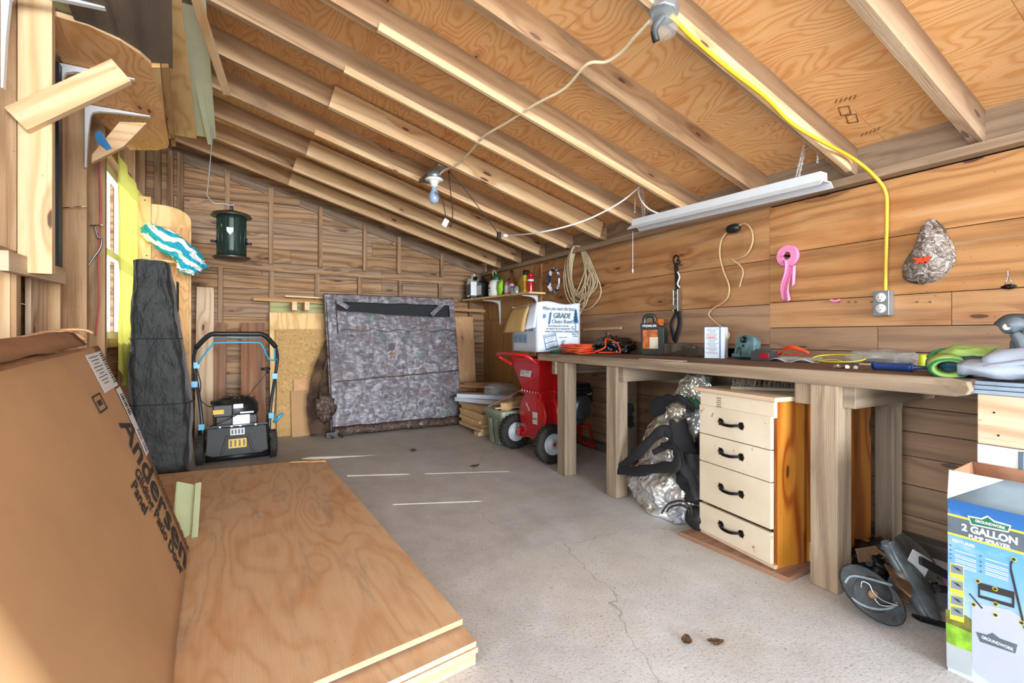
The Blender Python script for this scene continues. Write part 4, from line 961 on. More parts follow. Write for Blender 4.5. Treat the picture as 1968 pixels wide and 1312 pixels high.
b = MB(MF); T = basis((0, -.215, .155), (1, 0, 0), (0, .28, 1))
b.prism([(-.215, -.085), (-.17, -.105), (.17, -.105), (.215, -.085), (.205, .115), (-.205, .115)], .02, T)
b.prism([(-.12, -.09), (-.10, -.09), (-.065, .03), (.065, .03), (.10, -.09), (.12, -.09), (.08, .05), (-.08, .05)], .012, T @ Matrix.Translation((0, 0, .02)) if T.to_3x3().col[2].y < 0 else T @ Matrix.Translation((0, 0, -.012)))
b.build('rear_flap', 'mower_grey', mw, bev=.004)
sgn = -1 if T.to_3x3().col[2].y > 0 else 1; zo = -.004 if sgn < 0 else .024
b = MB(MF); b.box((0, -.015, zo), (.125, .07, .003), T); b.build('warning_label', 'yellow_label', mw)
b = MB(MF); b.box((0, .075, zo), (.10, .055, .003), T); b.box((.01, -.075, .42), (.07, .004, .035)); b.build('info_label', 'paper_white', mw, split=True)
b = MB(MF)
for i in range(4): b.box((-.045 + .03 * i, -.015, zo * 1.3 - .0 * i), (.012, .05, .002), T); b.box((-.035 + .023 * i, .075, zo * 1.3), (.012, .035, .002), T)
b.build('label_print', 'dark_metal', mw, kind='stuff')
b = MB(MF); b.tube([(-.22, -.24, .045), (.22, -.24, .045)], .028, 12); b.build('rear_roller', 'black', mw)
b = MB(MF); b.tube([(-.22, -.16, .275), (.22, -.16, .275)], .008, 8); 
for x in (-.12, -.04, .02, .13): b.cyl((x, -.175, .275), (x, -.185, .275), .008, 8)
b.build('hinge_rod', 'galv', mw)
b = MB(MF); b.lathe([(0, 0), (.165, 0), (.17, .02), (.165, .09), (.14, .12), (.13, .135), (.06, .14), (0, .14)], 32, TR(.0, .09, .335)); b.box((-.10, -.0, .39), (.14, .20, .10)); b.box((0.0, .06, .30), (.30, .26, .09)); b.build('engine', 'black', mw, bev=.008)
b = MB(MF)
for i in range(18): a_ = i * math.pi * 2 / 18; b.box((.085, 0, .478), (.06, .008, .008), TR(0, .09, 0, 0, 0, a_))
b.build('cooling_grille', 'gunmetal', mw)
b = MB(MF); b.box((.03, -.11, .31), (.12, .06, .09)); b.box((.07, -.10, .37), (.10, .03, .012)); b.cyl((-.15, -.03, .44), (-.15, -.03, .47), .035, 16, m=1); b.build('carburettor', ['galv', 'black'], mw, split=True)
b = MB(MF); b.box((-.13, -.104, .385), (.075, .004, .035)); b.build('yellow_tag', 'yellow_label', mw)
hb = [(-.235, -.10, .20), (-.255, -.08, .45), (-.285, -.13, .70), (-.295, -.15, .82), (-.275, -.19, .92), (-.19, -.22, 1.005), (-.10, -.23, 1.015), (.10, -.23, 1.015), (.19, -.22, 1.005), (.275, -.19, .92), (.295, -.15, .82), (.285, -.13, .70), (.255, -.08, .45), (.235, -.10, .20)]
b = MB(MF); b.tube(hb[:5], .0125, 10, k=4); b.tube(hb[9:], .0125, 10, k=4); b.build('handlebar', 'dark_metal', mw, split=True)
b = MB(MF); b.tube([(-.28, -.185, .905)] + hb[5:9] + [(.28, -.185, .905)], .0185, 12, k=5); b.build('handle_grip', 'black', mw)
b = MB(MF); b.tube([(-.265, -.17, .78), (-.245, -.20, .82), (-.17, -.23, .93), (-.12, -.235, .945), (.12, -.235, .945), (.17, -.23, .93), (.20, -.22, .86), (.235, -.19, .80), (.29, -.16, .80)], .0065, 8, k=5)
b.tube([(-.16, -.25, .985), (.16, -.25, .985)], .006, 8); b.tube([(.27, -.19, .9), (.272, -.18, .79)], .006, 8); b.build('control_lever', 'cyan', mw, split=True, label='light blue control bar')
b = MB(MF)
for p in ((-.275, -.16, .77), (-.29, -.13, .62), (-.245, -.12, .28), (.275, -.13, .66), (.25, -.12, .33)): b.box(p, (.04, .03, .045))
b.tube([(.27, -.13, .27), (.33, -.15, .34)], .014, 8); b.build('clamp_knob', 'cyan', mw, split=True, label='light blue clamp knob')
b = MB(MF); b.tube([(-.275, -.13, .74), (-.25, -.11, .62), (-.255, -.09, .50), (-.19, -.08, .43), (-.15, -.05, .45)], .004, 6, k=5); b.tube([(-.22, -.14, .27), (-.1, -.2, .32), (.02, -.14, .37)], .004, 6, k=5); b.tube([(.285, -.12, .7), (.29, -.11, .5), (.27, -.13, .3)], .004, 6, k=4); b.build('cable', 'black', mw, split=True)
b = MB(MF); b.tube([(.07, .0, .47), (.22, -.15, .70)], .0022, 5); b.tube([(.17, -.16, .725), (.24, -.16, .725)], .011, 8); b.tube([(.215, -.16, .725), (.225, -.15, .69)], .009, 8); b.build('starter_pull', 'black', mw)

# bird feeder on its wire
pf = P(445, 500, y=3.95); fz0, fz1 = P(445, 500, y=3.95).z, P(445, 404, y=3.95).z
plain('feeder_green', '#23352f', .4, .3, var=.15); plain('brown_metal', '#4b4138', .4, .5, var=.2)
fd = thing('bird_feeder', 'dark green metal tube bird feeder hanging from a wire near the back wall', 'bird feeder', (pf.x, pf.y, fz0))
b = MB(Matrix.Translation((pf.x, pf.y, 0))); h = fz1 - fz0
b.lathe([(0, fz0 + .03), (.086, fz0 + .03)] + [(.086 + (.003 if i % 2 else 0), fz0 + .03 + (h - .07) * i / 8) for i in range(9)] + [(0, fz1 - .04)], 28)
b.build('tube', 'feeder_green', fd)
b = MB(Matrix.Translation((pf.x, pf.y, 0)))
for i in range(14): a_ = i * math.pi * 2 / 14; b.tube([(.089 * math.cos(a_), .089 * math.sin(a_), fz0 + .03), (.089 * math.cos(a_), .089 * math.sin(a_), fz1 - .04)], .004, 5)
b.build('mesh_ribs', 'feeder_green', fd)
b = MB(Matrix.Translation((pf.x, pf.y, 0))); b.lathe([(.0, fz1), (.03, fz1 - .002), (.115, fz1 - .028), (.13, fz1 - .045), (.125, fz1 - .05), (.0, fz1 - .04)], 32); b.lathe([(0, fz1), (.012, fz1), (.01, fz1 + .03), (0, fz1 + .03)], 10); b.build('cap', 'brown_metal', fd)
b = MB(Matrix.Translation((pf.x, pf.y, 0))); b.lathe([(0, fz0), (.10, fz0), (.122, fz0 + .018), (.118, fz0 + .022), (.095, fz0 + .012), (.085, fz0 + .03), (0, fz0 + .03)], 32); b.build('tray', 'brown_metal', fd)
b = MB(Matrix.Translation((pf.x, pf.y, 0)))
for z in (.12,):
    for s in (-1, 1): b.tube([(s * .085, -.02, fz0 + z), (s * .125, -.03, fz0 + z)], .008, 8); b.lathe([(.0, 0), (.02, 0), (.02, .01), (0, .01)], 12, TR(s * .088, -.02, fz0 + z + .02, 0, math.pi / 2))
b.build('perch', 'black', fd)
b = MB(); T = basis((pf.x - .008, pf.y - .094, (fz0 + fz1) / 2 + .015), (1, 0, 0), (0, 0, 1)); b.prism([(-.02, .02), (.02, .02), (.018, -.005), (0, -.028), (-.018, -.005)], .004, T @ Matrix.Translation((0, 0, 0))); b.build('badge', 'steel', fd)
b = MB(); T = basis((pf.x - .008, pf.y - .0955, (fz0 + fz1) / 2 + .015), (1, 0, 0), (0, 0, 1)); b.blob((0, 0, 0), (.014, .014, .003), 1, .1, 3, T=T); b.build('badge_mark', 'ink', fd)
q0 = P(404, 278, y=3.95); q1 = P(398, 375, y=3.95); q2 = P(405, 388, y=3.95)
b = MB(); b.tube([q0 + V((.01, 0, .15)), q0 + V((.008, 0, 0)), q1 + V((.004, 0, .05)), q1, q2 + V((.02, 0, -.005)), (pf.x - .05, pf.y, fz1 + .04), (pf.x, pf.y, fz1 + .035), (pf.x + .02, pf.y, fz1 + .05)], .0035, 6, k=5)
b.build('feeder_wire', 'galv', label='bent wire hook holding the dark green bird feeder', cat='wire hook')

# ================================================================ CORNER SHELF WITH BOTTLES
szt = 1.455
so = thing('corner_shelf', 'narrow wooden shelf on white brackets in the far right corner', 'shelf', (2.68, 5.0, szt - .02))
b = MB(); b.prism([(2.42, 5.60), (2.58, 4.25), (XR - .014, 4.25), (XR - .014, 5.60)], .02, Matrix.Translation((0, 0, szt - .02)), grain=1, tone=(.98, 0)); b.build('shelf_board', 'w_lightply', so, bev=.002)
def bracket(parent, x, y, z, arm, leg, dx=1, mat='white_metal', w=.028, out=None):
    """steel L bracket: upright against the wall at x, arm running out (dx = direction of the arm)"""
    b = MB(); c = .10 * arm + .012
    pts = [(0, 0), (arm, 0), (arm, -.006), (arm * .5, -.016), (c + .02, -.028), (.034, -.04), (.024, -c - .02), (.014, -leg * .5), (.006, -leg), (0, -leg)]
    b.prism([(dx * p, q) for p, q in pts], w * .8, Matrix(((1, 0, 0, x), (0, 0, 1, y - w * .4), (0, 1, 0, z), (0, 0, 0, 1))))
    if parent is None: return b
    return b.build('bracket', mat, parent, label='white steel bracket')
bracket(so, XR - .014, 4.42, szt - .021, .20, .14, -1); bracket(so, XR - .014, 5.28, szt - .021, .24, .30, -1)
def onshelf(u, x): return P(u, 560, x=x).y
def bottle(name, lab, cat, x, y, prof, mat, cap=None, capprof=None, lbl=None, lz=(0, 0), lr=0, n=20, sy=1, rz=0, z=None):
    z = szt if z is None else z
    F = TR(x, y, z + .001, 0, 0, rz) @ Matrix.Diagonal((1, sy, 1, 1)); t = thing(name, lab, cat, (x, y, z + .001))
    b = MB(F); b.lathe(prof, n); b.build('body', mat, t)
    if cap: b = MB(F); b.lathe(capprof, n); b.build('cap', cap, t)
    if lbl: b = MB(F); b.lathe([(lr, lz[0]), (lr, lz[1])], n); b.build('label_wrap', lbl, t)
    return t, F
plain('plastic_white', '#e4e8ea', .35, var=.03, coat=.2); plain('green_cap', '#1d5a34', .4); plain('lime', '#8fd02c', .5, var=.1); plain('pink_liquid', '#b891a2', .2, var=.05); plain('amber', '#6b3a2a', .2, coat=.5)
plain('yellow', '#e0c62c', .45); plain('red', '#a01420', .3, coat=.4); plain('jar_glass', '#9fb3b5', .15, .2, coat=.5); plain('orange_can', '#d98a2a', .4); plain('tan_cream', '#e2d2b0', .5); plain('print_dark', '#34383c', .6)
def jug(name, lab, x, y, w, d, h, mat, base='black', z=None, capm='plastic_white', hw=.45, rz=0, hole=True, lbl=None):
    """handled rectangular jug seen from the aisle (-x side)"""
    z = szt if z is None else z
    F = TR(x, y, z + .001, 0, 0, rz); t = thing(name, lab, 'jug', F=F)
    # outline in the local y-z plane, extruded along x
    W = w / 2; T = F @ Matrix(((0, 0, 1, -d / 2), (1, 0, 0, 0), (0, 1, 0, 0), (0, 0, 0, 1)))
    b = MB(T)
    body = [(-W, .01), (-W + .01, 0), (W - .01, 0), (W, .01), (W, h * .62), (W * .75, h * .74), (W * .3, h * .80), (-W, h * .66)]
    b.prism(body, d)
    b.tube([(-W * .1, h * .80, d / 2), (0 + W * .05, h * .95, d / 2), (W * .55, h * .97, d / 2), (W * .86, h * .9, d / 2), (W * .9, h * .6, d / 2)][::-1], w * .10, 8, k=4)
    b.build('body', mat, t, bev=.012 if d > .05 else .006)
    b = MB(T); b.cyl((-W * .45, h * .73, d / 2), (-W * .5, h * .88, d / 2), w * .17, 14); b.build('cap', capm, t)
    if lbl: b = MB(T); b.box((0, h * .36, -.001), (w * .82, h * .42, .002)); b.box((0, h * .36, d + .001), (w * .82, h * .42, .002)); b.build('label_patch', lbl, t)
    if base: b = MB(T); b.prism([(-W - .001, .004), (W + .001, .004), (W + .001, h * .10), (0, h * .05), (-W - .001, h * .12)], d + .003); b.build('base_band', base, t)
    return t
jug('jug', 'white handled jug with dark base, first on the corner shelf', 2.52, 5.46, .13, .15, .31, 'plastic_white', 'print_dark', lbl='print_grey', capm='black')
jug('jug', 'black handled jug behind the white jug on the corner shelf', 2.58, 5.32, .13, .12, .27, 'black', None, lbl='paper_white', capm='black')
t, F = bottle('pump_sprayer', 'round white pump sprayer with dark green top on the corner shelf', 'pump sprayer', 2.62, 5.06, [(0, 0), (.085, 0), (.095, .02), (.095, .13), (.08, .18), (.05, .20), (0, .20)], 'plastic_white', 'green_cap', [(.05, .195), (.055, .2), (.05, .235), (.03, .25), (.02, .27), (0, .27)])
b = MB(F); b.tube([(.0, .0, .27), (.0, .03, .31), (0, .07, .32), (0, .09, .27), (.03, .09, .1)], .006, 8, k=5); b.build('hose', 'tan_cream', t)
b = MB(F); b.box((-.094, .0, .10), (.002, .05, .02)); b.box((-.094, .0, .065), (.002, .06, .008)); b.build('printed_mark', 'green_cap', t, kind='stuff')
t, F = bottle('pump_sprayer', 'taller pump sprayer half hidden behind the round white one', 'pump sprayer', 2.70, 5.27, [(0, 0), (.07, 0), (.075, .02), (.07, .2), (.04, .24), (0, .24)], 'tan_cream', 'green_cap', [(.045, .235), (.05, .24), (.045, .285), (.02, .3), (0, .3)])
b = MB(); b.blob((2.60, 4.92, szt + .095), (.035, .05, .095), 3, .25, 2.2, 3, fn=lambda p, q: (p.x, p.y + (p.z - szt - .09) * -.15, p.z), flatz=szt + .001); b.build('seed_bag', 'lime', label='lime green bag slumped on the corner shelf', cat='bag')
bottle('bottle', 'squat pale jug of pink liquid on the corner shelf', 'bottle', 2.66, 4.80, [(0, 0), (.06, 0), (.065, .01), (.065, .13), (.05, .16), (.02, .17), (0, .17)], 'pink_liquid', 'black', [(.022, .168), (.022, .19), (0, .19)], 'paper_white', (.03, .11), .0665)
bottle('bottle', 'slim long-necked amber bottle with black cap on the corner shelf', 'bottle', 2.63, 4.705, [(0, 0), (.035, 0), (.035, .15), (.018, .19), (.016, .245), (0, .245)], 'amber', 'black', [(.018, .24), (.018, .27), (0, .27)], 'pink_liquid', (.02, .12), .036)
bottle('bottle', 'yellow bottle behind the glass jars on the corner shelf', 'bottle', 2.73, 4.68, [(0, 0), (.04, 0), (.04, .15), (.02, .175), (0, .175)], 'yellow', 'yellow', [(.016, .17), (.016, .19), (0, .19)])
for y, x, l in ((4.645, 2.62, 'left of the two small glass jars on the corner shelf'), (4.575, 2.62, 'right of the two small glass jars on the corner shelf')):
    bottle('jar', l, 'jar', x, y, [(0, 0), (.03, 0), (.032, .01), (.032, .065), (.026, .075), (0, .075)], 'jar_glass', 'galv', [(.029, .073), (.029, .088), (0, .088)])
jug('jug', 'cream and yellow handled jug beside the black-capped can', 2.68, 4.46, .11, .10, .235, 'tan_cream', None, lbl='yellow', capm='tan_cream')
bottle('spray_can', 'yellow spray can with black cap on the corner shelf', 'spray can', 2.63, 4.395, [(0, 0), (.033, 0), (.034, .005), (.034, .175), (.028, .19), (0, .19)], 'yellow', 'black', [(.033, .185), (.035, .19), (.035, .235), (0, .235)], 'orange_can', (.03, .12), .0345)
bottle('spray_can', 'dark red spray can last on the corner shelf', 'spray can', 2.63, 4.305, [(0, 0), (.033, 0), (.034, .005), (.034, .15), (.028, .165), (0, .165)], 'red', 'red', [(.029, .163), (.031, .17), (.028, .20), (0, .205)], 'paper_white', (.11, .13), .0345)

# ================================================================ ON THE WORKBENCH
BZ = .8635
def BP(u, v, x=2.5):
    p = P(u, v, z=BZ)
    if p.x > x: p = P(u, 700, x=x); p.z = BZ
    return p
plain('cord_orange', '#d9451c', .4, var=.05); plain('bin_bag', '#111216', .22, coat=.6); plain('jug_green', '#26302c', .35, coat=.3); plain('label_orange', '#b8602a', .5, var=.4, scale=30)
plain('box_white', '#ccd4dd', .55, var=.03); plain('box_blue', '#2f5f9e', .5); plain('camera_teal', '#4d6c70', .55, var=.45, scale=22, bump=.3); plain('belt_olive', '#4a4236', .8, var=.2)
plain('grip_blue', '#22407f', .4); plain('glove_green', '#94b560', .85, var=.08); plain('glove_navy', '#2a4a5c', .85, var=.12); plain('glove_grey', '#66665e', .85); plain('trim_green', '#1f6a44', .8); plain('jacket', '#97a2b2', .8, var=.06, scale=10)
plain('wire_yellow', '#c9c730', .45); plain('tool_grey', '#59636b', .4, var=.05); plain('dk_grey', '#393d42', .5); plain('rope_white', '#c9bb9b', .7, var=.12, scale=30); plain('rope_blue', '#2b3350', .7, var=.5, scale=55)
plain('pink', '#e88ab8', .5, var=.04); plain('paper_cream', '#d9d2bd', .7); plain('cone_yellow', '#c6d22c', .45)

def ground(pts, z): return [V((p[0], p[1], z if len(p) < 3 else p[2])) for p in pts]
# orange cord bundle
c = V((2.14, 3.09, BZ))
cd = thing('extension_cord', 'coiled orange extension cord at the far end of the workbench', 'extension cord', (c.x, c.y, BZ))
b = MB(); rr_ = random.Random(5)
for k in range(7):
    pts = []
    for i in range(13):
        a_ = 2 * math.pi * i / 12; pts.append((c.x + .08 + (.13 + rr_.uniform(-.02, .03)) * math.cos(a_) * .9, c.y - .12 + (.16 + rr_.uniform(-.02, .03)) * math.sin(a_) + .05 * math.cos(a_), BZ + .008 + .009 * k + rr_.uniform(0, .012)))
    b.tube(pts, .0045, 6, k=4)
l0 = BP(1150, 668, 2.36)
b.tube([l0 + V((-.05, 0, .01)), l0 + V((.02, -.05, .05)), P(1165, 651, x=l0.x + .06), P(1186, 660, x=l0.x + .06), P(1192, 676, x=l0.x + .02), l0 + V((.06, -.12, .012)), l0 + V((-.02, -.02, .012))], .0055, 8, k=6)
b.build('cable', 'cord_orange', cd, split=True)
b = MB(); b.blob((c.x + .10, c.y - .06, BZ + .035), (.06, .05, .03), 3, .2, 3, 2); b.build('plug', 'black', cd)
b = MB(); b.tube([(c.x - .06, c.y + .02, BZ + .01), (c.x + .0, c.y - .10, BZ + .02), (c.x + .07, c.y - .2, BZ + .012)], .012, 8, k=3); b.build('cord_end', 'green_cap', cd, label='dark green plug end')
c = BP(1205, 672); b = MB(); b.blob((2.58, 2.95, BZ + .055), (.14, .17, .075), 5, .28, 2.6, 7, flatz=BZ + .001, ridge=False); b.build('bin_bag', 'bin_bag', label='crumpled shiny black plastic bag lying on the workbench against the wall', cat='plastic bag')

# oil jug
c = BP(1232, 677); 
jg = jug('oil_jug', 'dark green oil jug with an orange label standing on the workbench', c.x + .10, c.y - .03, .165, .10, .29, 'jug_green', None, z=BZ, capm='label_orange', rz=math.radians(28))
FJ = WM[jg.name] @ Matrix(((0, 0, 1, -.05), (1, 0, 0, 0), (0, 1, 0, 0), (0, 0, 0, 1)))
b = MB(FJ); b.box((.015, .11, -.0015), (.105, .135, .002), m=0); b.box((.02, .205, -.0015), (.13, .04, .002), m=1); b.box((-.012, .085, -.003), (.06, .08, .001), m=2); b.build('front_label', ['label_orange', 'ink', 'paper_cream'], jg)
b = MB(FJ @ Matrix.Translation((.02, .205, -.0035)) @ Matrix.Diagonal((-1, 1, 1, 1))); b.text('PREMIUM', .024, bold=.0004); b.build('label_text', 'paper_white', jg)

# olive belt strap lying on the bench
c = BP(1290, 676); b = MB(); b.box((c.x + .05, c.y - .04, BZ + .05), (.012, .16, .085), TR(0, 0, 0)); 
b = MB(); b.grid(lambda s, t: (c.x + .03 + .03 * math.sin(s * 5), c.y + .10 - .36 * s, BZ + .004 + (.075 - .03 * s) * t + .012 * math.sin(s * 8)), 20, 4); b.grid(lambda s, t: (c.x + .02 + .10 * s, c.y + .02 - .14 * s, BZ + .02 + .06 * t * (1 - .3 * s) + .02 * math.sin(s * 3)), 10, 4)
b.build('tool_belt', 'belt_olive', label='dark olive webbing belt lying in front of the oil jug', cat='belt', solid=.008)
b = MB(); c = BP(1325, 679); b.tube([c + V((.10, .06, .003)), c + V((.10, .05, .07)), c + V((.10, .02, .004)), c + V((.05, -.04, .004)), c + V((.03, -.10, .02))], .003, 6, k=5); b.build('wire_clip', 'galv', label='small bent metal clip between the belt and the white box', cat='clip')
# white blue-striped box
c = BP(1366, 682)
wbx = thing('carton_box', 'small white box with a blue stripe and fine print standing on the workbench', 'box', (c.x + .05, c.y, BZ), math.radians(24)); F = WM[wbx.name]
b = MB(F); b.box((0, 0, .095), (.09, .115, .19)); b.build('box_body', 'box_white', wbx, bev=.001)
b = MB(F); b.box((-.0455, -.033, .095), (.001, .007, .19)); b.box((0, 0, .1895), (.0905, .1155, .003)); b.build('blue_stripe', 'box_blue', wbx)
b = MB(F)
for k in range(22): b.box((-.0456, .015 - .006 * (k % 3 == 0), .178 - k * .0072), (.0006, .070 - .012 * (k % 4), .0022))
b.build('fine_print', 'print_grey', wbx, kind='stuff')
b = MB(F); b.box((-.0457, .018, .135), (.0006, .065, .003)); b.box((-.0457, .018, .125), (.0006, .06, .003)); b.build('red_print', 'cord_orange', wbx)
# trail camera
c = BP(1415, 686)
tc = thing('trail_camera', 'mottled teal trail camera tilted back on the workbench beside the white box', 'trail camera', F=TR(c.x + .06, c.y - .02, BZ + .004, 0, math.radians(12), math.radians(4)) ); F = WM[tc.name]
b = MB(F); b.prism([(-.06, 0), (.06, 0), (.065, .02), (.055, .12), (.035, .135), (-.035, .135), (-.055, .12), (-.065, .02)], .07, Matrix(((0, 0, 1, -.03), (-1, 0, 0, 0), (0, 1, 0, 0), (0, 0, 0, 1)))); b.box((.0, .0, .012), (.085, .14, .022)); b.build('housing', 'camera_teal', tc, bev=.008)
b = MB(F); b.lathe([(0, .001), (.012, .001), (.014, .006), (.02, .006), (.02, -.004), (0, -.004)], 24, TR(-.033, .005, .105, 0, -math.pi / 2)); b.build('lens', 'black', tc)
b = MB(F); b.lathe([(0, .002), (.007, .002), (.007, -.004), (0, -.004)], 16, TR(-.033, .005, .07, 0, -math.pi / 2)); b.build('sensor_window', 'black', tc)
b = MB(F); b.tube([(-.035, .03, .0), (-.045, .035, .04), (-.045, .02, .055), (-.045, .01, .02), (-.06, -.005, .0), (-.09, -.03, -.002)], .0025, 6, k=5); b.build('cord_loop', 'black', tc)
# battery, clear pack, orange loop
c = BP(1458, 690); b = MB(TR(c.x + .05, c.y, BZ, 0, 0, math.radians(8))); b.box((0, 0, .025), (.09, .105, .05), m=0); b.box((-.046, -.02, .027), (.002, .05, .03), m=1); b.box((0, 0, .056), (.06, .05, .014), m=0)
bt = b.build('battery_pack', ['dk_grey', 'red'], label='grey and red tool battery lying on the workbench beside the trail camera', cat='battery', bev=.003)
b = MB(); c = BP(1490, 684); 
for k in range(3): b.tube([c + V((.10 + .02 * k, .06, .03)), c + V((.09, -.02, .065 + .008 * k)), c + V((.10 + .01 * k, -.10, .055)), c + V((.12, -.09, .035)), c + V((.12, .02, .035))], .004, 6, k=5)
b.build('orange_cord', 'cord_orange', label='small loop of orange cord behind the clear blister pack', cat='cord')
c = BP(1510, 690); b = MB(); b.box((c.x + .10, c.y - .02, BZ + .014), (.16, .15, .024)); b.build('blister_pack', 'clear_plastic', label='flat clear blister pack lying beside the red and grey battery', cat='package', bev=.01)
b = MB(); b.grid(lambda s, t: (c.x - .0 + .12 * t, c.y + .09 - .20 * s, BZ + .006 + .010 * math.sin(s * 9 + t * 3)), 10, 5); b.build('glove_scrap', 'paper_white', label='crumpled white wrapper in front of the clear blister pack', cat='wrapper', solid=.002)
b = MB(); p = BP(1270, 692); b.prism([(-.02, -.15), (.05, -.14), (.02, .17), (-.01, .16)], .002, TR(p.x, p.y, BZ)); b.build('paper_sheet', 'paper_cream', label='thin curled sheet of paper on the front plank below the oil jug', cat='paper')
# yellow wire loop, bolts, bag, sticks
c = BP(1600, 700); cx_, cy_ = c.x + .05, c.y
b = MB(); b.tube([(cx_ + .055 * math.sin(a_), cy_ + .115 * math.cos(a_), BZ + .012 + .016 * (1 + math.sin(a_ * 1))) for a_ in [i * 2 * math.pi / 20 for i in range(20)]], .003, 6, closed=True)
b.tube([(cx_ + .03, cy_ + .1, BZ + .012), (cx_ + .02, cy_ + .03, BZ + .02), (cx_ - .0, cy_ - .03, BZ + .01)], .003, 6, k=4); b.build('wire_loop', 'wire_yellow', label='loop of yellow wire lying on the workbench', cat='wire')
b = MB(); rr_ = random.Random(11)
for k in range(9):
    p = BP(1600 + 45 * rr_.random(), 703 + 5 * rr_.random()) + V((0, 0, .004)); d = V((rr_.uniform(-1, 1), rr_.uniform(-1, 1), 0)).normalized() * .022
    b.cyl(p, p + d, .005, 8); b.cyl(p, p - d * .2, .009, 6)
b.build('bolt_pile', 'steel', label='little heap of steel bolts inside the yellow wire loop', cat='bolts', kind='stuff')
b = MB(); c = BP(1680, 692); b.blob((c.x + .10, c.y, BZ + .03), (.07, .16, .04), 4, .22, 3, 3, flatz=BZ + .001); b.build('zip_bag', 'clear_plastic', label='clear plastic bag of parts on the bench, left of the yellow cap', cat='plastic bag')
b = MB(); b.blob((c.x + .10, c.y, BZ + .016), (.04, .09, .016), 3, .3, 4, 8); b.build('bag_contents', 'dark_metal', label='dark metal parts inside the clear bag', cat='metal parts')
b = MB(); p = BP(1645, 696); q = BP(1740, 699); b.beam(p + V((.03, 0, .005)), q + V((.03, 0, .005)), .008, .008); b.build('wood_dowel', 'w_pine', label='thin pale wooden dowel lying in front of the clear bag of parts', cat='dowel')
b = MB(); p = BP(1735, 694); b.prism([(-.03, -.07), (.03, -.06), (.05, .05), (-.02, .07)], .004, TR(p.x + .08, p.y, BZ + .002, .08, -.06, 0)); b.build('paper_envelope', 'paper_cream', label='cream paper packet beside the clear bag of parts', cat='paper')
c = BP(1766, 697); b = MB(TR(c.x + .04, c.y, BZ)); b.lathe([(0, 0), (.018, 0), (.020, .004), (.013, .052), (.011, .056), (0, .056)], 20); b.build('nozzle_cap', 'cone_yellow', label='small upright yellow-green cone cap on the workbench', cat='cap')
# loppers with blue grips
lp = thing('garden_lopper', 'pair of long loppers with dark blue grips lying on the bench front', 'loppers', tuple(BP(1740, 712)))
p0, p1, p2 = BP(1680, 710), BP(1750, 714), BP(1800, 713)
b = MB(); b.tube([p0 + V((0, .0, .016)), p0 + V((0, -.01, .016)), p1 + V((0, .01, .016)), p1 + V((0, 0, .016))], lambda t: .016 + .002 * math.sin(t * 9), 10, k=4); b.build('grip', 'grip_blue', lp)
b = MB(); b.tube([p0 + V((.04, -.02, .014)), p1 + V((.045, 0, .014))], .010, 10); b.build('grip', 'dk_grey', lp)
b = MB(); b.lathe([(.011, 0), (.015, .002), (.015, .008), (.011, .01)], 14, basis(p1 + V((0, .01, .016)), (1, 0, 0), (0, 0, 1))); b.build('ring', 'cone_yellow', lp)
b = MB(); b.tube([p1 + V((0, 0, .016)), p2 + V((.0, -.05, .014))], .007, 8); b.tube([p1 + V((.045, 0, .014)), p2 + V((.02, -.05, .014))], .007, 8); b.box(p2 + V((.01, -.0, .014)), (.05, .05, .02)); b.build('handle_rod', 'grip_blue', lp)
# gloves
c = BP(1850, 712)
gl = thing('work_glove', 'lime green and navy work glove lying folded at the near bench end', 'glove', (c.x, c.y, BZ))
b = MB(); b.blob((2.22, .69, BZ + .055), (.09, .11, .045), 4, .3, 2.5, 4, flatz=BZ + .002); b.build('green_back', 'glove_green', gl)
b = MB(); b.blob((2.16, .66, BZ + .035), (.08, .10, .035), 4, .28, 2.6, 6, flatz=BZ + .0015); b.build('navy_palm', 'glove_navy', gl)
b = MB(); b.tube([(2.16, .79, BZ + .02), (2.15, .785, BZ + .05), (2.18, .775, BZ + .08), (2.25, .75, BZ + .088)], .006, 8, k=4); b.build('cuff_trim', 'trim_green', gl)
b = MB(); b.blob((2.20, .58, BZ + .06), (.06, .07, .035), 3, .2, 2.5, 8); b.build('grey_patch', 'glove_grey', gl)
g2 = thing('work_glove', 'rolled lime green glove cuff at the bench front edge', 'glove', (2.08, .72, BZ))
b = MB(); T = basis((2.10, .75, BZ + .038), (0, -1, 0), (-1, 0, .0)); b.lathe([(.022, -.02), (.034, -.05), (.038, 0), (.036, .05), (.012, .05)], 24, TR(2.09, .71, BZ + .036, 0, math.radians(80), math.radians(25)) @ Matrix.Diagonal((.85, 1.35, 1, 1))); b.build('cuff', 'glove_green', g2, solid=.004)
b = MB(); b.lathe([(.034, -.054), (.041, -.052), (.041, -.046), (.034, -.046)], 24, TR(2.09, .71, BZ + .036, 0, math.radians(80), math.radians(25)) @ Matrix.Diagonal((.85, 1.35, 1, 1))); b.build('cuff_trim', 'trim_green', g2)

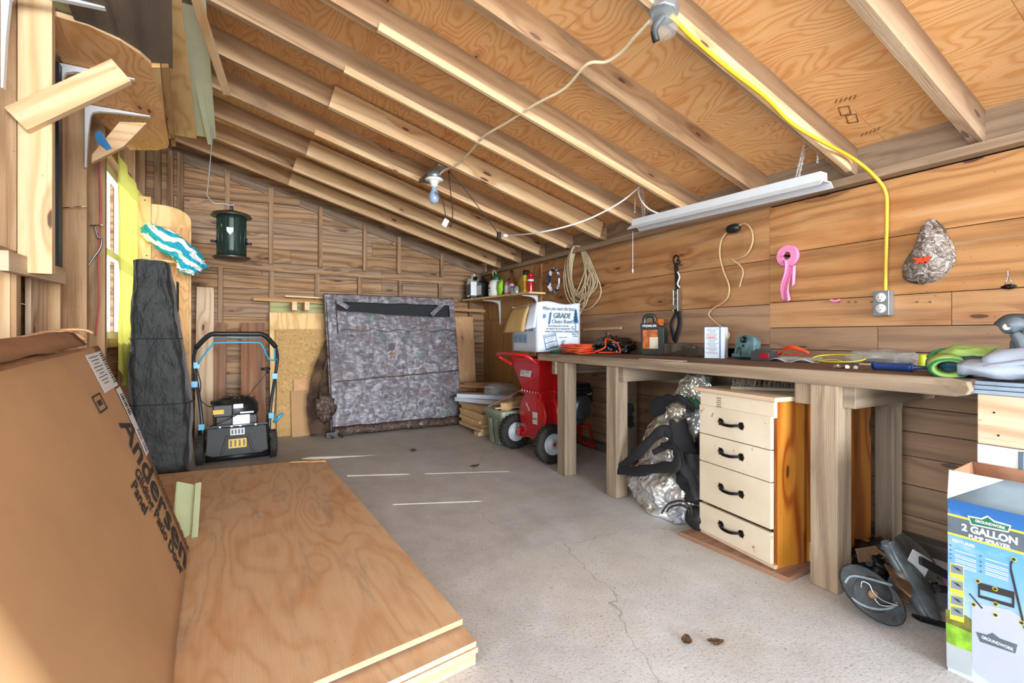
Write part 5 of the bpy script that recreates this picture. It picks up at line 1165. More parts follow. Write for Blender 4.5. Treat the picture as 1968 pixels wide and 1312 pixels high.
# near-end crates, slats, jacket and grey clamp
CXF = 2.055
def CP(u, v): return P(u, v, x=CXF)
y1 = CP(1878, 800).y
b = MB(); b.box((CXF + .28, y1 - .42, (.03 + .655) / 2), (.56, .84, .625)); b.box((CXF - .001, y1 - .10, .60), (.003, .012, .10), m=1); b.box((CXF - .001, y1 - .35, .648), (.003, .5, .004), m=1)
b.build('white_chest', ['white_paint', 'print_grey'], label='white painted wooden chest below the pale wood crate at the near wall', cat='chest', bev=.004)
b = MB(); b.box((CXF + .28, y1 - .42, (.657 + .815) / 2), (.56, .84, .157), grain=1, tone=(1.0, 0)); 
wc = b.build('wood_crate', 'w_pale', label='pale wooden crate standing on the white chest beyond the bench end', cat='crate', bev=.003)
b = MB()
for z, dy in ((.69, .05), (.76, .04), (.70, .3), (.77, .3)): b.cyl((CXF, y1 - dy, z), (CXF - .002, y1 - dy, z), .003, 8)
b.build('nail', 'iron', wc, split=True)
plain('blue_grey_wood', '#8595a5', .6, var=.15, scale=14)
for k in range(3):
    b = MB(); b.box((2.34, y1 - .34, .8225 + .0135 * k), (.60 - .02 * k, .76, .0115)); b.build('painted_slat', 'blue_grey_wood', label='%s blue-grey painted slat stacked on the wooden crate' % ['bottom', 'middle', 'top'][k], cat='slat', group='blue-grey slats on the crate')
def jfn(p, q): return (p.x, p.y, p.z)
jk = thing('jacket', 'light grey-blue jacket heaped over the near end of the workbench', 'jacket', (2.25, .42, .866))
b = MB()
def fold(s, t, c0, c1, wdt, h, k_): 
    p = V(c0).lerp(V(c1), s); a_ = math.pi * (t - .5) * 2
    return (p.x + math.sin(a_) * wdt * (1 + .2 * mnoise.noise(V((s * 4, t * 3, k_)))), p.y + .02 * mnoise.noise(V((s * 5, t * 5, k_ + 3))), max(.867, p.z + h * (.5 + .5 * math.cos(a_)) + .015 * mnoise.noise(V((s * 7, t * 6, k_)))))
for i, (c0, c1, w_, h_) in enumerate((((2.12, .66, .868), (2.14, .18, .868), .11, .05), ((2.16, .60, .885), (2.20, .15, .90), .12, .07), ((2.27, .55, .90), (2.30, .15, .92), .13, .08), ((2.20, .50, .93), (2.22, .15, .95), .07, .055))):
    b.grid(lambda s, t, c0=c0, c1=c1, w_=w_, h_=h_, i=i: fold(s, t, c0, c1, w_, h_, i * 3), 26, 22)
b.build('jacket_body', 'jacket', jk, solid=.006)
b = MB(); b.tube([(2.03, .60, .90), (2.05, .48, .925), (2.02, .38, .91), (2.04, .30, .935), (2.03, .2, .92)], lambda t: .022, 8, k=5, flat=.45); b.build('sleeve', 'jacket', jk)
gc = thing('grey_clamp', 'grey lever clamp handle with a pale round button standing on the jacket', 'clamp', tuple(P(1955, 690, x=2.2)))
gx = 2.16
def GP(u, v, dx=0): return P(u, v, x=gx + dx)
b = MB(); b.tube([GP(1926, 632), GP(1945, 625), GP(1965, 625), GP(1985, 632)], lambda t: .022 + .014 * math.sin(math.pi * min(1, t * 1.3)), 14, k=6, flat=.8); b.build('lever_head', 'tool_grey', gc)
b = MB(); b.tube([GP(1916, 625), GP(1935, 611), GP(1960, 609), GP(1990, 612)], .011, 10, k=5); b.build('upper_jaw', 'dk_grey', gc)
b = MB(); b.tube([GP(1952, 640), GP(1962, 655), GP(1972, 675), GP(1985, 690)], lambda t: .022 + .012 * t, 12, k=5, flat=.7); b.tube([GP(1958, 655, .02), GP(1957, 675, .02), GP(1968, 695, .02)], .02, 10, k=4, flat=.6); b.build('arm', 'tool_grey', gc)
b = MB(); p = GP(1934, 628, -.034); b.lathe([(0, 0), (.010, 0), (.010, .008), (0, .008)], 18, TR(p.x, p.y, p.z, 0, math.pi / 2)); b.build('button', 'plastic_white', gc)

# ================================================================ SPRAYER CARTON
sx0, sy0, szh = 1.845, .626, .514
n = NT('sprayer_print'); ob = n.node('TexCoord').outputs['Object']; sp = n.node('SeparateXYZ', (ob,)); zz, yy_ = sp.outputs[2], sp.outputs[1]
skyc = n.ramp(n.math('DIVIDE', zz, szh), [(0, lin('#bcc8d2')), (.30, lin('#a9c4d8')), (.55, lin('#75a6cf')), (.80, lin('#5597cc')), (.9, lin('#2468a8')), (1, lin('#205a9c'))])
cl = n.noise(n.scale(ob, (3, 5, 9)), 1, 4, .6); skyc = n.mix(n.smooth(cl, .52, .75, 0, .5), skyc, lin('#c8d6e0'))
n.put(n.b.inputs['Base Color'], skyc); M['sprayer_print'] = n.set(Roughness=.35)
plain('print_green', '#7fae2e', .4, var=.35, scale=25); plain('print_tree', '#6b6a2c', .45, var=.4, scale=25); plain('print_deck', '#a3abb0', .4, var=.05); plain('band_dark', '#55626c', .35); plain('line_yellow', '#e6cf3a', .4); plain('logo_green', '#1d6b49', .4); plain('flap_grey', '#74838c', .4); plain('flap_white', '#cbd5da', .45); plain('tank', '#aab0c2', .4, var=.03); plain('carton_in', '#a4775a', .85)
sb = thing('sprayer_carton', 'tall blue printed pump sprayer carton standing open at the near right', 'carton', (sx0 + .11, sy0 - .17, 0))
b = MB(); yb2 = sy0 - .36
b.box((sx0 + .10, (sy0 + yb2) / 2, szh / 2), (.20, sy0 - yb2, szh)); b.build('carton_body', 'sprayer_print', sb)
SF = Matrix(((0, 0, -1, sx0 - .0006), (-1, 0, 0, sy0), (0, 1, 0, 0), (0, 0, 0, 1)))    # x = metres from the far edge, y = height
def sc(u, v): p = P(u, v, x=sx0); return (sy0 - p.y, p.z)
def art(name, polys, mat, th=.0006, lift=0, lab=None):
    b = MB(SF @ Matrix.Translation((0, 0, lift)))
    for pl in polys: b.prism([sc(*q) for q in pl], th)
    return b.build(name, mat, sb, label=lab)
def hline(z0, z1): return [(0, z0), (.36, z0), (.36, z1), (0, z1)]
zA = [sc(1818, v)[1] for v in (984, 988, 1020, 1024)]
for nm, z0, z1, mt in (('dark_band', zA[2] + .0, zA[1], 'band_dark'), ('yellow_line', zA[1], zA[1] + .006, 'line_yellow'), ('yellow_line', zA[2] - .006, zA[2], 'line_yellow')):
    b = MB(SF); b.prism(hline(z0, z1), .0008); b.build(nm, mt, sb)
art('printed_trees', [[(1818, 1170), (1850, 1178), (1868, 1190), (1868, 1216), (1818, 1195)]], 'print_tree'); art('printed_grass', [[(1818, 1195), (1868, 1216), (1868, 1252), (1840, 1243), (1819, 1232)]], 'print_green'); art('printed_deck', [[(1819, 1232), (1840, 1243), (1868, 1252), (1868, 1300), (1820, 1280)]], 'print_deck')
art('logo_plate', [[(1860, 990), (1886, 995), (1898, 990), (1912, 1000), (1944, 1009), (1939, 1023), (1866, 1008)]], 'paper_white', .0004, .0008); art('logo_green', [[(1863, 993), (1888, 998), (1899, 993), (1911, 1003), (1941, 1011), (1937, 1020), (1868, 1006)]], 'logo_green', .0004, .0012)
def stext(s_, size, u, v, mat, **k):
    x, z = sc(u, v); b = MB(SF @ Matrix.Translation((x, z, k.pop('lift', .0018)))); b.text(s_, size, **k, ext=.0002); return b.build('lettering', mat, sb)
stext('GROUNDWORK', .0108, 1903, 1007, 'paper_white', bold=.0003, sx=.78); stext('2 GALLON', .027, 1901, 1026, 'paper_white', bold=.0011, sx=.92); stext('PUMP SPRAYER', .0145, 1901, 1040, 'paper_white', bold=.0005, sx=.9); stext('FEATURES:', .011, 1852, 1043, 'paper_white', bold=.0003)
b = MB(SF @ Matrix.Translation((0, 0, .0004)))
for (u, v, n_) in ((1832, 1054, 4), (1890, 1070, 4)):
    for k in range(n_):
        for j in range(2 if k else 1): x, z = sc(u, v + 8.5 * k + 3.5 * j); b.box((x + .028, z - .002, .0005), (.048, .0022, .0004))
b.build('feature_lines', 'paper_white', sb, kind='stuff')
b = MB(SF @ Matrix.Translation((0, 0, .0005)))
for u, v in ((1827, 1047), (1827, 1056), (1827, 1064), (1827, 1072), (1885, 1068), (1885, 1079), (1885, 1087), (1885, 1098)): x, z = sc(u, v); b.cyl((x, z, 0), (x, z, .0006), .0025, 10)
b.build('bullet_points', 'band_dark', sb, kind='stuff')
for v in (1081, 1111, 1141, 1162):
    pl = [(1826, v), (1853, v + 5), (1853, v + 34 - (8 if v == 1141 else 0)), (1826, v + 26 - (6 if v == 1141 else 0))]
    art('picture_frame', [pl], 'line_yellow', .0003, .0006); k = 1.5
    art('picture_panel', [[(1828, v + 2), (1851.5, v + 7), (1851.5, v + 24), (1828, v + 18)]], 'flap_grey', .0003, .0010)
    art('picture_object', [[(1831, v + 6), (1842, v + 10), (1849, v + 17), (1841, v + 14)]], 'ink', .0003, .0014)
# the printed sprayer itself
art('printed_tank', [[(1868, 1166), (1880, 1158), (1945, 1172), (1968, 1190), (1968, 1330), (1920, 1322), (1875, 1290), (1868, 1260)]], 'tank', .0004, .0007)
art('printed_handle', [[(1880, 1118), (1884, 1119), (1884, 1143), (1945, 1160), (1945, 1148), (1950, 1149), (1950, 1168), (1946, 1167), (1880, 1147)], [(1884, 1119), (1950, 1137), (1950, 1150), (1884, 1132)]], 'ink', .0004, .0012)
art('printed_wand', [[(1941, 1080), (1948, 1073), (1950, 1076), (1945, 1084), (1945, 1092), (1968, 1190), (1968, 1210), (1941, 1096)], [(1862, 1140), (1865, 1140), (1890, 1168), (1887, 1169)]], 'ink', .0004, .0014)
art('logo_plate', [[(1876, 1213), (1897, 1219), (1908, 1215), (1922, 1226), (1956, 1238), (1952, 1255), (1884, 1232)]], 'band_dark', .0003, .0014)
stext('GROUNDWORK', .0118, 1917, 1235, 'paper_white', bold=.0003, sx=.74, lift=.0022)
b = MB(SF @ Matrix.Translation((0, 0, .0016)))
for u, v in ((1949, 1074), (1880, 1116), (1913, 1131), (1914, 1160), (1872, 1161), (1914, 1181), (1964, 1196)): x, z = sc(u, v); b.cyl((x, z, 0), (x, z, .0004), .0058, 16, m=0); b.cyl((x, z, .0004), (x, z, .0008), .0042, 16, m=1)
b.build('callout_dots', ['line_yellow', 'ink'], sb, kind='stuff')
# open flaps
b = MB(); T = None
fA, fB, fC, fD = V((sx0, sy0, szh)), V((sx0 + .20, sy0, szh)), V((sx0 + .20, sy0 - .0, szh + .085)), V((sx0 + .015, sy0 - .01, szh + .085))
for q4, nm, m1 in (([fA, fB, fC + V((-.01, .004, .0)), fD], 'end_flap', 'carton_in'),
                   ([V((sx0 + .20, sy0, szh)), V((sx0 + .20, yb2, szh)), V((sx0 + .215, yb2, szh + .08)), V((sx0 + .19, sy0, szh + .085))], 'back_flap', 'carton_in'),
                   ([fA, V((sx0, yb2, szh)), V((sx0 + .03, yb2, szh + .085)), V((sx0 + .012, sy0, szh + .083))], 'front_flap', 'flap_grey')):
    b = MB(); b.grid(lambda s, t, q4=q4: q4[0].lerp(q4[1], s).lerp(q4[3].lerp(q4[2], s), t), 4, 4); b.build(nm, m1, sb, solid=.003)
b = MB(); b.prism([(0, 0), (.12, .085), (.0, .085)], .0008, basis((sx0 - .003, sy0, szh), (0, -1, 0), (.14, 0, .99)) if basis((0, 0, 0), (0, -1, 0), (.14, 0, .99)).to_3x3().col[2].x < 0 else basis((sx0 - .003, sy0, szh), (0, -1, 0), (.14, 0, .99))); b.build('white_corner', 'flap_white', sb, label='white folded corner of the flap')

# ================================================================ TILLER PARTS ON THE FLOOR
plain('mud_metal', '#707c82', .45, .2, var=.45, scale=9, bump=.3); plain('black_mud', '#1c1f21', .45, .3, var=.9, scale=14, bump=.5, bscale=30); plain('rust', '#7e6148', .8, var=.3, scale=20); plain('side_orange', '#b4622a', .5, var=.2)
def FPt(u, v, z): return P(u, v, z=z)
tl = thing('tiller_shield', 'muddy curved grey tiller shield leaning by the wall behind the sprayer carton', 'tiller shield', tuple(FPt(1760, 1150, 0)))
path = [P(1703, 1042, y=.93), P(1712, 1065, y=.92), P(1738, 1110, y=.87), P(1765, 1160, y=.80), P(1785, 1193, y=.765)]
path2 = [P(1733, 1024, y=.97), P(1765, 1045, y=.94), P(1795, 1080, y=.90), P(1812, 1120, y=.85), P(1820, 1170, y=.765)]
Pa, Pb = catmull(path, 8), catmull(path2, 8); N_ = len(Pa) - 1
def shield(s, t):
    i = min(N_, int(s * N_)); f = s * N_ - i; a_ = Pa[i].lerp(Pa[min(N_, i + 1)], f); c_ = Pb[i].lerp(Pb[min(N_, i + 1)], f)
    p = a_.lerp(c_, t); return p + V((-.06, -.05, .03)) * math.sin(math.pi * min(1, t * 1.6 + .15)) * (.5 if t > .5 else 1) * .6
b = MB(); b.grid(shield, 40, 16); b.build('curved_plate', 'mud_metal', tl, solid=.008)
b = MB(); b.tube(Pa, .018, 10); b.build('rolled_rim', 'mud_metal', tl)
b = MB(); T = basis(P(1765, 1083, y=.86), (P(1790, 1083, y=.84) - P(1765, 1083, y=.86)), (0, 0, 1)); b.box((-.0, 0, 0), (.10, .075, .003), TR(0, 0, 0)if False else T @ rot(0, 0, -.45)); b.build('instruction_label', 'paper_white', tl)
b = MB(); b.box((.035, -.055, .0), (.06, .03, .0035), T @ rot(0, 0, -.45)); b.build('orange_label', 'side_orange', tl)
b = MB(); b.beam(P(1768, 1076, y=.83), P(1830, 1110, y=.78), .03, .012, up=(0, -1, .3)); b.build('flat_bar', 'dark_metal', tl, bev=.003)
b = MB(); b.beam(P(1760, 1186, y=.765) , P(1830, 1205, y=.71), .035, .012, up=(0, 0, 1)); b.build('floor_bar', 'black_mud', tl, bev=.003)
b = MB(); b.tube([P(1800, 1120, y=.83), P(1792, 1130, y=.83), P(1797, 1142, y=.82), P(1806, 1148, y=.82)], .006, 8, k=4); b.tube([P(1800, 1130, y=.80), P(1835, 1135, y=.79)], .014, 10)
b.build('axle_stub', 'black_mud', tl)
b = MB()
for u, v in ((1786, 1118), (1803, 1109), (1803, 1154)): p = P(u, v, y=.835); b.cyl(p, p + V((-.005, -.01, 0)), .006, 8)
b.build('rivet_head', 'steel', tl, split=True)
ti = thing('tiller_tines', 'muddy black tiller wheel with tines lying in front of the curved shield', 'tiller tines', tuple(FPt(1680, 1140, 0)))
c = FPt(1672, 1140, .08)
nrm_ = V((-.75, -.55, .38)).normalized(); T = basis(c, nrm_.cross(V((0, 0, 1))), nrm_.cross(nrm_.cross(V((0, 0, 1)))))
if T.to_3x3().col[2].dot(nrm_) < 0: T = T @ Matrix.Rotation(math.pi, 4, 'X')
b = MB(T); b.prism([(.11 * math.cos(a_) * 1, .068 * math.sin(a_)) for i, a_ in enumerate([k * math.pi / 10 for k in range(20)])], .035, rot(0, 0, -.75)); b.lathe([(0, .03), (.06, .03), (.058, .036), (0, .036)], 24); b.build('gear_case', 'black_mud', ti, bev=.006)
b = MB(T); b.tube([(.072 * math.cos(a_), .045 * math.sin(a_), .035) for a_ in [k * math.pi / 12 for k in range(2, 12)]], .005, 6); b.tube([(-.06, -.04, .035), (.05, -.05, .035), (.08, -.02, .035)], .005, 6, k=4); b.build('raised_rib', 'mud_metal', ti, split=True)
b = MB(T); b.lathe([(0, .036), (.016, .036), (.014, .05), (0, .052)], 16); b.build('hub', 'rust', ti)
b = MB(T); b.tube([(-.075, .02, .045), (-.03, .015, .05), (-.0, -.005, .056), (.01, -.03, .055), (.03, -.035, .05), (.035, -.015, .052)], .003, 6, k=5); b.tube([(-.075, .02, .045), (-.02, .03, .052), (0, .01, .056)], .003, 6, k=4); b.build('hairpin_clip', 'steel', ti)
b = MB()
for i, (u, v, du, dv, sz) in enumerate(((1650, 1078, 1690, 1068, .05), (1690, 1068, 1725, 1095, .05), (1720, 1100, 1745, 1150, .05), (1618, 1090, 1640, 1110, .04), (1690, 1150, 1750, 1158, .04), (1660, 1060, 1690, 1050, .035), (1715, 1160, 1745, 1170, .035))):
    z0 = [.12, .12, .10, .07, .05, .12, .03][i]; p = FPt(u, v, z0) + V((.05, .03, 0)); q = FPt(du, dv, z0) + V((.05, .02, 0)); d = (q - p)
    TT = basis(p, d, (0, .3, 1)); L = d.length
    b.prism([(0, -sz * .5), (L * .7, -sz * .6), (L * 1.1, -sz * .1), (L * .8, sz * .5), (0, sz * .5)], .008, TT @ rot(.5 * i))
b.build('tine', 'rust', ti, split=True)
b = MB(); p = FPt(1700, 1100, .07) + V((.10, .06, 0)); b.blob(p, (.10, .09, .075), 4, .45, 3.5, 6, flatz=.002); b.build('tine_core', 'black_mud', ti)
b = MB(); p = FPt(1735, 1130, .08) + V((.06, .03, 0)); b.tube([p + V((-.02, 0, -.02)), p + V((.09, .02, .02))], .035, 16); b.build('drive_shaft', 'galv', ti)

# ================================================================ SILVER AND BLACK TARP UNDER THE BENCH
n = NT('foil'); ob = n.node('TexCoord').outputs['Object']
vz = n.node('TexVoronoi', {'Vector': n.node('VectorMath', (ob, n.scale(n.node('TexNoise', {'Vector': ob, 'Scale': 7.0, 'Detail': 2.0}).outputs[1], (.16, .16, .16))), operation='ADD').outputs[0], 'Scale': 9.0}, feature='F1').outputs['Distance']
vz2 = n.node('TexVoronoi', {'Vector': ob, 'Scale': 30.0}).outputs['Distance']
n.put(n.b.inputs['Base Color'], n.mix(n.smooth(n.noise(ob, 5, 2), .45, .62), lin('#e4e8ec'), lin('#d6d3c4'))); n.bump(n.math('ADD', vz, n.math('MULTIPLY', vz2, .25)), 1.0, .05); M['foil'] = n.set(Roughness=.3, Metallic=.7)
tp = thing('reflective_tarp', 'crumpled silver and black reflective grow tent heaped under the workbench', 'tarp', (2.25, 1.95, 0))
def heap(s, t, seed, prof, ctr, amp):
    a_ = s * 2 * math.pi; 
    i = min(len(prof) - 2, int(t * (len(prof) - 1))); f = t * (len(prof) - 1) - i
    (z0, rx0, ry0, cx0, cy0), (z1, rx1, ry1, cx1, cy1) = prof[i], prof[i + 1]; L = lambda p, q: p + (q - p) * f
    k = mnoise.fractal(V((math.cos(a_) * 1.2, math.sin(a_) * 1.2, t * 3 + seed)), .7, 2.3, 4); rdg = 1 - 2.2 * abs(mnoise.noise(V((math.cos(a_) * 2.1, math.sin(a_) * 2.1, t * 4.5 + seed * 2))))
    r = 1 + amp * (k * .6 + rdg * .35)
    return (L(cx0, cx1) + math.cos(a_) * L(rx0, rx1) * r, L(cy0, cy1) + math.sin(a_) * L(ry0, ry1) * r, max(.003, L(z0, z1) + .03 * amp * k))
b = MB(); b.grid(lambda s, t: heap(s, t, 1, [(0, .20, .27, 2.22, 1.98), (.12, .22, .30, 2.20, 1.98), (.26, .16, .22, 2.22, 2.00), (.30, .06, .1, 2.24, 2.02)], 0, .35), 110, 40, closed_u=True); b.build('lower_silver_sheet', 'foil', tp, label='silver foil sheet')
b = MB(); b.grid(lambda s, t: heap(s, t, 5, [(.22, .13, .20, 2.24, 2.06), (.42, .11, .16, 2.26, 2.04), (.58, .09, .13, 2.28, 1.97), (.70, .075, .11, 2.29, 1.92), (.775, .05, .07, 2.29, 1.90), (.79, .003, .003, 2.29, 1.90)], 0, .38), 100, 60, closed_u=True); b.build('upper_silver_sheet', 'foil', tp, label='silver foil sheet')
b = MB(); b.grid(lambda s, t: heap(s, t, 9, [(0, .12, .12, 2.34, 1.84), (.3, .12, .13, 2.33, 1.83), (.52, .10, .10, 2.34, 1.82), (.66, .07, .08, 2.36, 1.80), (.68, .004, .004, 2.36, 1.80)], 0, .25), 70, 40, closed_u=True); b.build('black_lining', 'fabric_black', tp)
def TP(u, v, x): return P(u, v, x=x)
for pts, r_ in (([TP(1187, 903, 2.03), TP(1220, 875, 2.02), TP(1262, 835, 2.04), TP(1280, 828, 2.06), TP(1290, 848, 2.06), TP(1255, 870, 2.03)], .035), ([TP(1187, 903, 2.02), TP(1225, 905, 2.0), TP(1270, 898, 2.0), TP(1298, 895, 2.0), TP(1298, 862, 2.03), TP(1270, 855, 2.04)], .035), ([TP(1250, 795, 2.12), TP(1275, 775, 2.12), TP(1310, 775, 2.12), TP(1335, 785, 2.14)], .045), ([TP(1300, 800, 2.10), TP(1312, 850, 2.08), TP(1325, 900, 2.04), TP(1345, 960, 2.0)], .055), ([TP(1210, 775, 2.25), TP(1205, 800, 2.25), TP(1215, 820, 2.22)], .04)):
    b = MB(); b.tube(pts, lambda t, r_=r_: r_ * (.55 + .45 * math.sin(math.pi * min(1, t * 1.1 + .05))) * (1 + .55 * mnoise.noise(V((t * 7, r_ * 50, 0)))), 14, k=9, flat=.28, up=(-.6, -.6, .3)); b.build('black_fold', 'fabric_black', tp, label='black cloth fold')
b = MB(); b.grid(lambda s, t: TP(1300 + 48 * s, 865 + 95 * t + 10 * s, 2.045 - .02 * t + .02 * mnoise.noise(V((s * 3, t * 4, 0)))), 14, 20); b.build('black_panel', 'fabric_black', tp, solid=.008)
b = MB(); b.blob(TP(1338, 1000, 1.99) + V((.03, .02, 0)), (.05, .06, .06), 3, .2, 2, 3); b.build('black_corner', 'fabric_black', tp)
b = MB(); p = TP(1302, 790, 2.10); b.blob(p + V((0, 0, 0)), (.05, .06, .05), 4, .3, 3, 5); b.build('silver_pouch', 'foil', tp)
b = MB()
for k in range(2): b.tube([TP(1272 + 10 * k, 985 - 2 * k, 1.975), TP(1285 + 4 * k, 968 + 6 * k, 1.965), TP(1310, 962 + 8 * k, 1.96), TP(1327 - 3 * k, 975 + 6 * k, 1.96), TP(1330 - 6 * k, 990, 1.97)], .005, 6, k=5)
b.build('printed_arc', 'ink', tp, split=True)
b = MB()
for k in range(5): b.tube([TP(1300 + 9 * k, 758 + 2 * k, 2.16), TP(1312 + 9 * k, 770 + 2 * k, 2.16), TP(1322 + 6 * k, 785, 2.17)], .006, 6, k=4)
b.build('green_netting', 'green_cap', tp, kind='stuff', label='dark green net edge')

# ================================================================ ON THE RIGHT WALL
XW = XR - .004
def WP(u, v, off=0): return P(u, v, x=XW - off)
WFr = lambda p: basis(p, (0, -1, 0), (0, 0, 1))     # art frame on the right wall, x to the viewer's right, z (normal) into the room
# rope coils
b = MB(); rr_ = random.Random(21)
top = WP(1113, 473, .02)
for k in range(14):
    w_ = rr_.uniform(.16, .46); h_ = rr_.uniform(.45, .66); sk = rr_.uniform(-.10, .16)
    pts = [top + V((-.004 * k, 0, -.0)), top + V((-.01 - .003 * k, w_ * .35, -.10)), top + V((-.012, w_ * .5, -h_ * .5)), top + V((-.015, w_ * .3 + sk * .0, -h_ * .85)), top + V((-.016, -sk, -h_)), top + V((-.014, -w_ * .45 - sk, -h_ * .78)), top + V((-.01, -w_ * .5, -h_ * .4)), top + V((-.006, -w_ * .25, -.08))]
    b.tube(pts, .0048, 6, closed=True, k=5)
b.build('rope_coil', 'rope_white', label='large cream rope coil hanging on the right wall above the white carton', cat='rope')
b = MB(); c = WP(1066, 539, .02)
for k in range(4): b.tube([c + V((-.006 * k, (.085 + .006 * k) * math.cos(a_), (.115 + .006 * math.sin(3 * a_ + k)) * math.sin(a_))) for a_ in [i * math.pi / 14 for i in range(28)]], .009, 8, closed=True)
n = NT('rope_stripe'); ob = n.node('TexCoord').outputs['Object']
n.put(n.b.inputs['Base Color'], n.mix(n.smooth(n.noise(n.scale(ob, (1, 30, 22)), 1, 1), .5, .53), lin('#20264a'), lin('#dfe2e8'))); M['rope_stripe'] = n.set(Roughness=.8)
b.build('rope_coil', 'rope_stripe', label='small navy and white twisted cord coil hanging left of the cream rope', cat='rope')
# small strip holder
b = MB(); b.beam(WP(1122, 633, .012), WP(1194, 630, .012), .012, .022); b.build('wood_strip', 'w_pine', label='short pale stick nailed to the right wall left of the oil jug', cat='wood strip')
b = MB(); b.lathe([(0, 0), (.022, 0), (.022, .003), (0, .003)], 20, WFr(WP(1167, 641, .004))); b.build('clear_hook', 'galv', label='small round clear hook under the short pale stick', cat='hook')
# ratchet strap
rs = thing('ratchet_strap', 'black ratchet tie-down strap hanging from a hook on the right wall', 'strap', tuple(WP(1300, 560, .02)))
b = MB(); b.beam(WP(1299, 505, .015), WP(1302, 560, .015), .035, .005, up=(1, 0, 0)); b.tube([WP(1303, 592, .015), WP(1306, 620, .03), WP(1300, 645, .03), WP(1296, 657, .02)], .022, 6, k=4, flat=.15, up=(1, 0, 0)); b.tube([WP(1300, 600, .015), WP(1290, 622, .03), WP(1293, 640, .03), WP(1296, 655, .02)], .016, 6, k=4, flat=.15, up=(1, 0, 0)); b.build('webbing', 'fabric_black', rs, split=True)
b = MB(); b.tube([WP(1296, 507, .015), WP(1294, 498, .015), WP(1299, 490, .015), WP(1304, 495, .015), WP(1301, 503, .015)], .005, 8, k=4); b.tube([WP(1302, 498, .025), WP(1307, 503, .025), WP(1303, 508, .025)], .005, 8, k=4); b.build('hook', 'iron', rs, split=True)
p = WP(1303, 577, .02); b = MB(WFr(p)); b.box((-.02, 0, .01), (.006, .16, .04)); b.box((.02, 0, .01), (.006, .16, .04)); b.box((0, .055, .02), (.045, .03, .012)); b.box((0, .01, .02), (.045, .02, .012)); b.box((0, -.05, .02), (.045, .035, .02)); b.build('ratchet', 'steel', rs, bev=.002)
b = MB(); b.tube([WP(1302, 522, .02), WP(1306, 532, .022), WP(1302, 545, .022), WP(1306, 552, .02)], .006, 6, k=3); b.build('white_tie', 'paper_white', rs)
# hose with squeeze bulb
plain('hose_tan', '#b3966c', .5, var=.05)
hs = thing('primer_hose', 'cream hose with a black squeeze bulb hooked on the right wall', 'hose', tuple(WP(1408, 440, .03)))
b = MB(); b.tube([WP(1398, 444, .03), WP(1386, 462, .03), WP(1383, 490, .03), WP(1390, 520, .03), WP(1401, 550, .03), WP(1396, 575, .03), WP(1370, 593, .03), WP(1362, 605, .04), WP(1375, 620, .05), WP(1400, 640, .06), WP(1392, 655, .06), WP(1370, 655, .06)], .006, 8, k=5)
b.tube([WP(1418, 434, .03), WP(1432, 430, .03), WP(1444, 442, .03), WP(1446, 465, .03), WP(1435, 488, .03), WP(1414, 498, .03), WP(1404, 498, .03), WP(1420, 508, .02), WP(1428, 522, .02), WP(1424, 540, .02), WP(1421, 552, .02)], .006, 8, k=5); b.build('tube', 'hose_tan', hs, split=True)
p0, p1 = WP(1397, 442, .03), WP(1421, 436, .03); b = MB(); b.tube([p0, p0.lerp(p1, .15), p0.lerp(p1, .5), p0.lerp(p1, .85), p1], lambda t: .012 + .018 * math.sin(math.pi * t), 14, k=4); b.build('squeeze_bulb', 'black', hs)
# pink flagging tape
pk = thing('flagging_tape', 'roll of pink flagging tape hanging on a nail on the right wall', 'tape roll', tuple(WP(1517, 492, .02)))
p = WP(1517, 492, .0); b = MB(WFr(p)); b.lathe([(.024, .002), (.06, .002), (.062, .004), (.062, .026), (.06, .028), (.024, .028), (.022, .026), (.022, .004), (.024, .002)], 40); b.build('roll', 'pink', pk, sm=False)
b = MB(); b.grid(lambda s, t: WP(1505 - 3 * t + (13 + 4 * t) * s + 3 * math.sin(t * 7), 500 + 80 * t - (10 * abs(s - .5) * (t > .97)), .03 + .012 * math.sin(s * 6 + t * 4)), 8, 16); b.build('hanging_tail', 'pink', pk, solid=.001, split=False)
b = MB(); b.grid(lambda s, t: WP(1522 + 8 * s - 2 * t, 510 + 42 * t - 6 * s * t, .028 + .008 * math.sin(s * 5)), 4, 8); b.build('hanging_tail', 'pink', pk, solid=.001)
b = MB(WFr(p)); b.cyl((0, 0, 0), (0, 0, .04), .007, 10); b.build('nail', 'iron', pk)
b = MB(WFr(WP(1606, 577, .004))); b.prism([(-.028, .006), (-.02, -.004), (0, -.010), (.022, -.006), (.03, .004), (.022, .007), (0, .001), (-.018, .008)], .008); b.build('pink_scrap', 'pink', label='small pink plastic scrap on a nail row left of the outlet', cat='scrap')
b = MB()
for u in (1613, 1632, 1645, 1675, 1763, 1788): p = WP(u, 580, .0); b.cyl(p, p + V((-.006, 0, 0)), .0045, 8)
b.build('wall_nail', 'steel', wall_right, split=True)
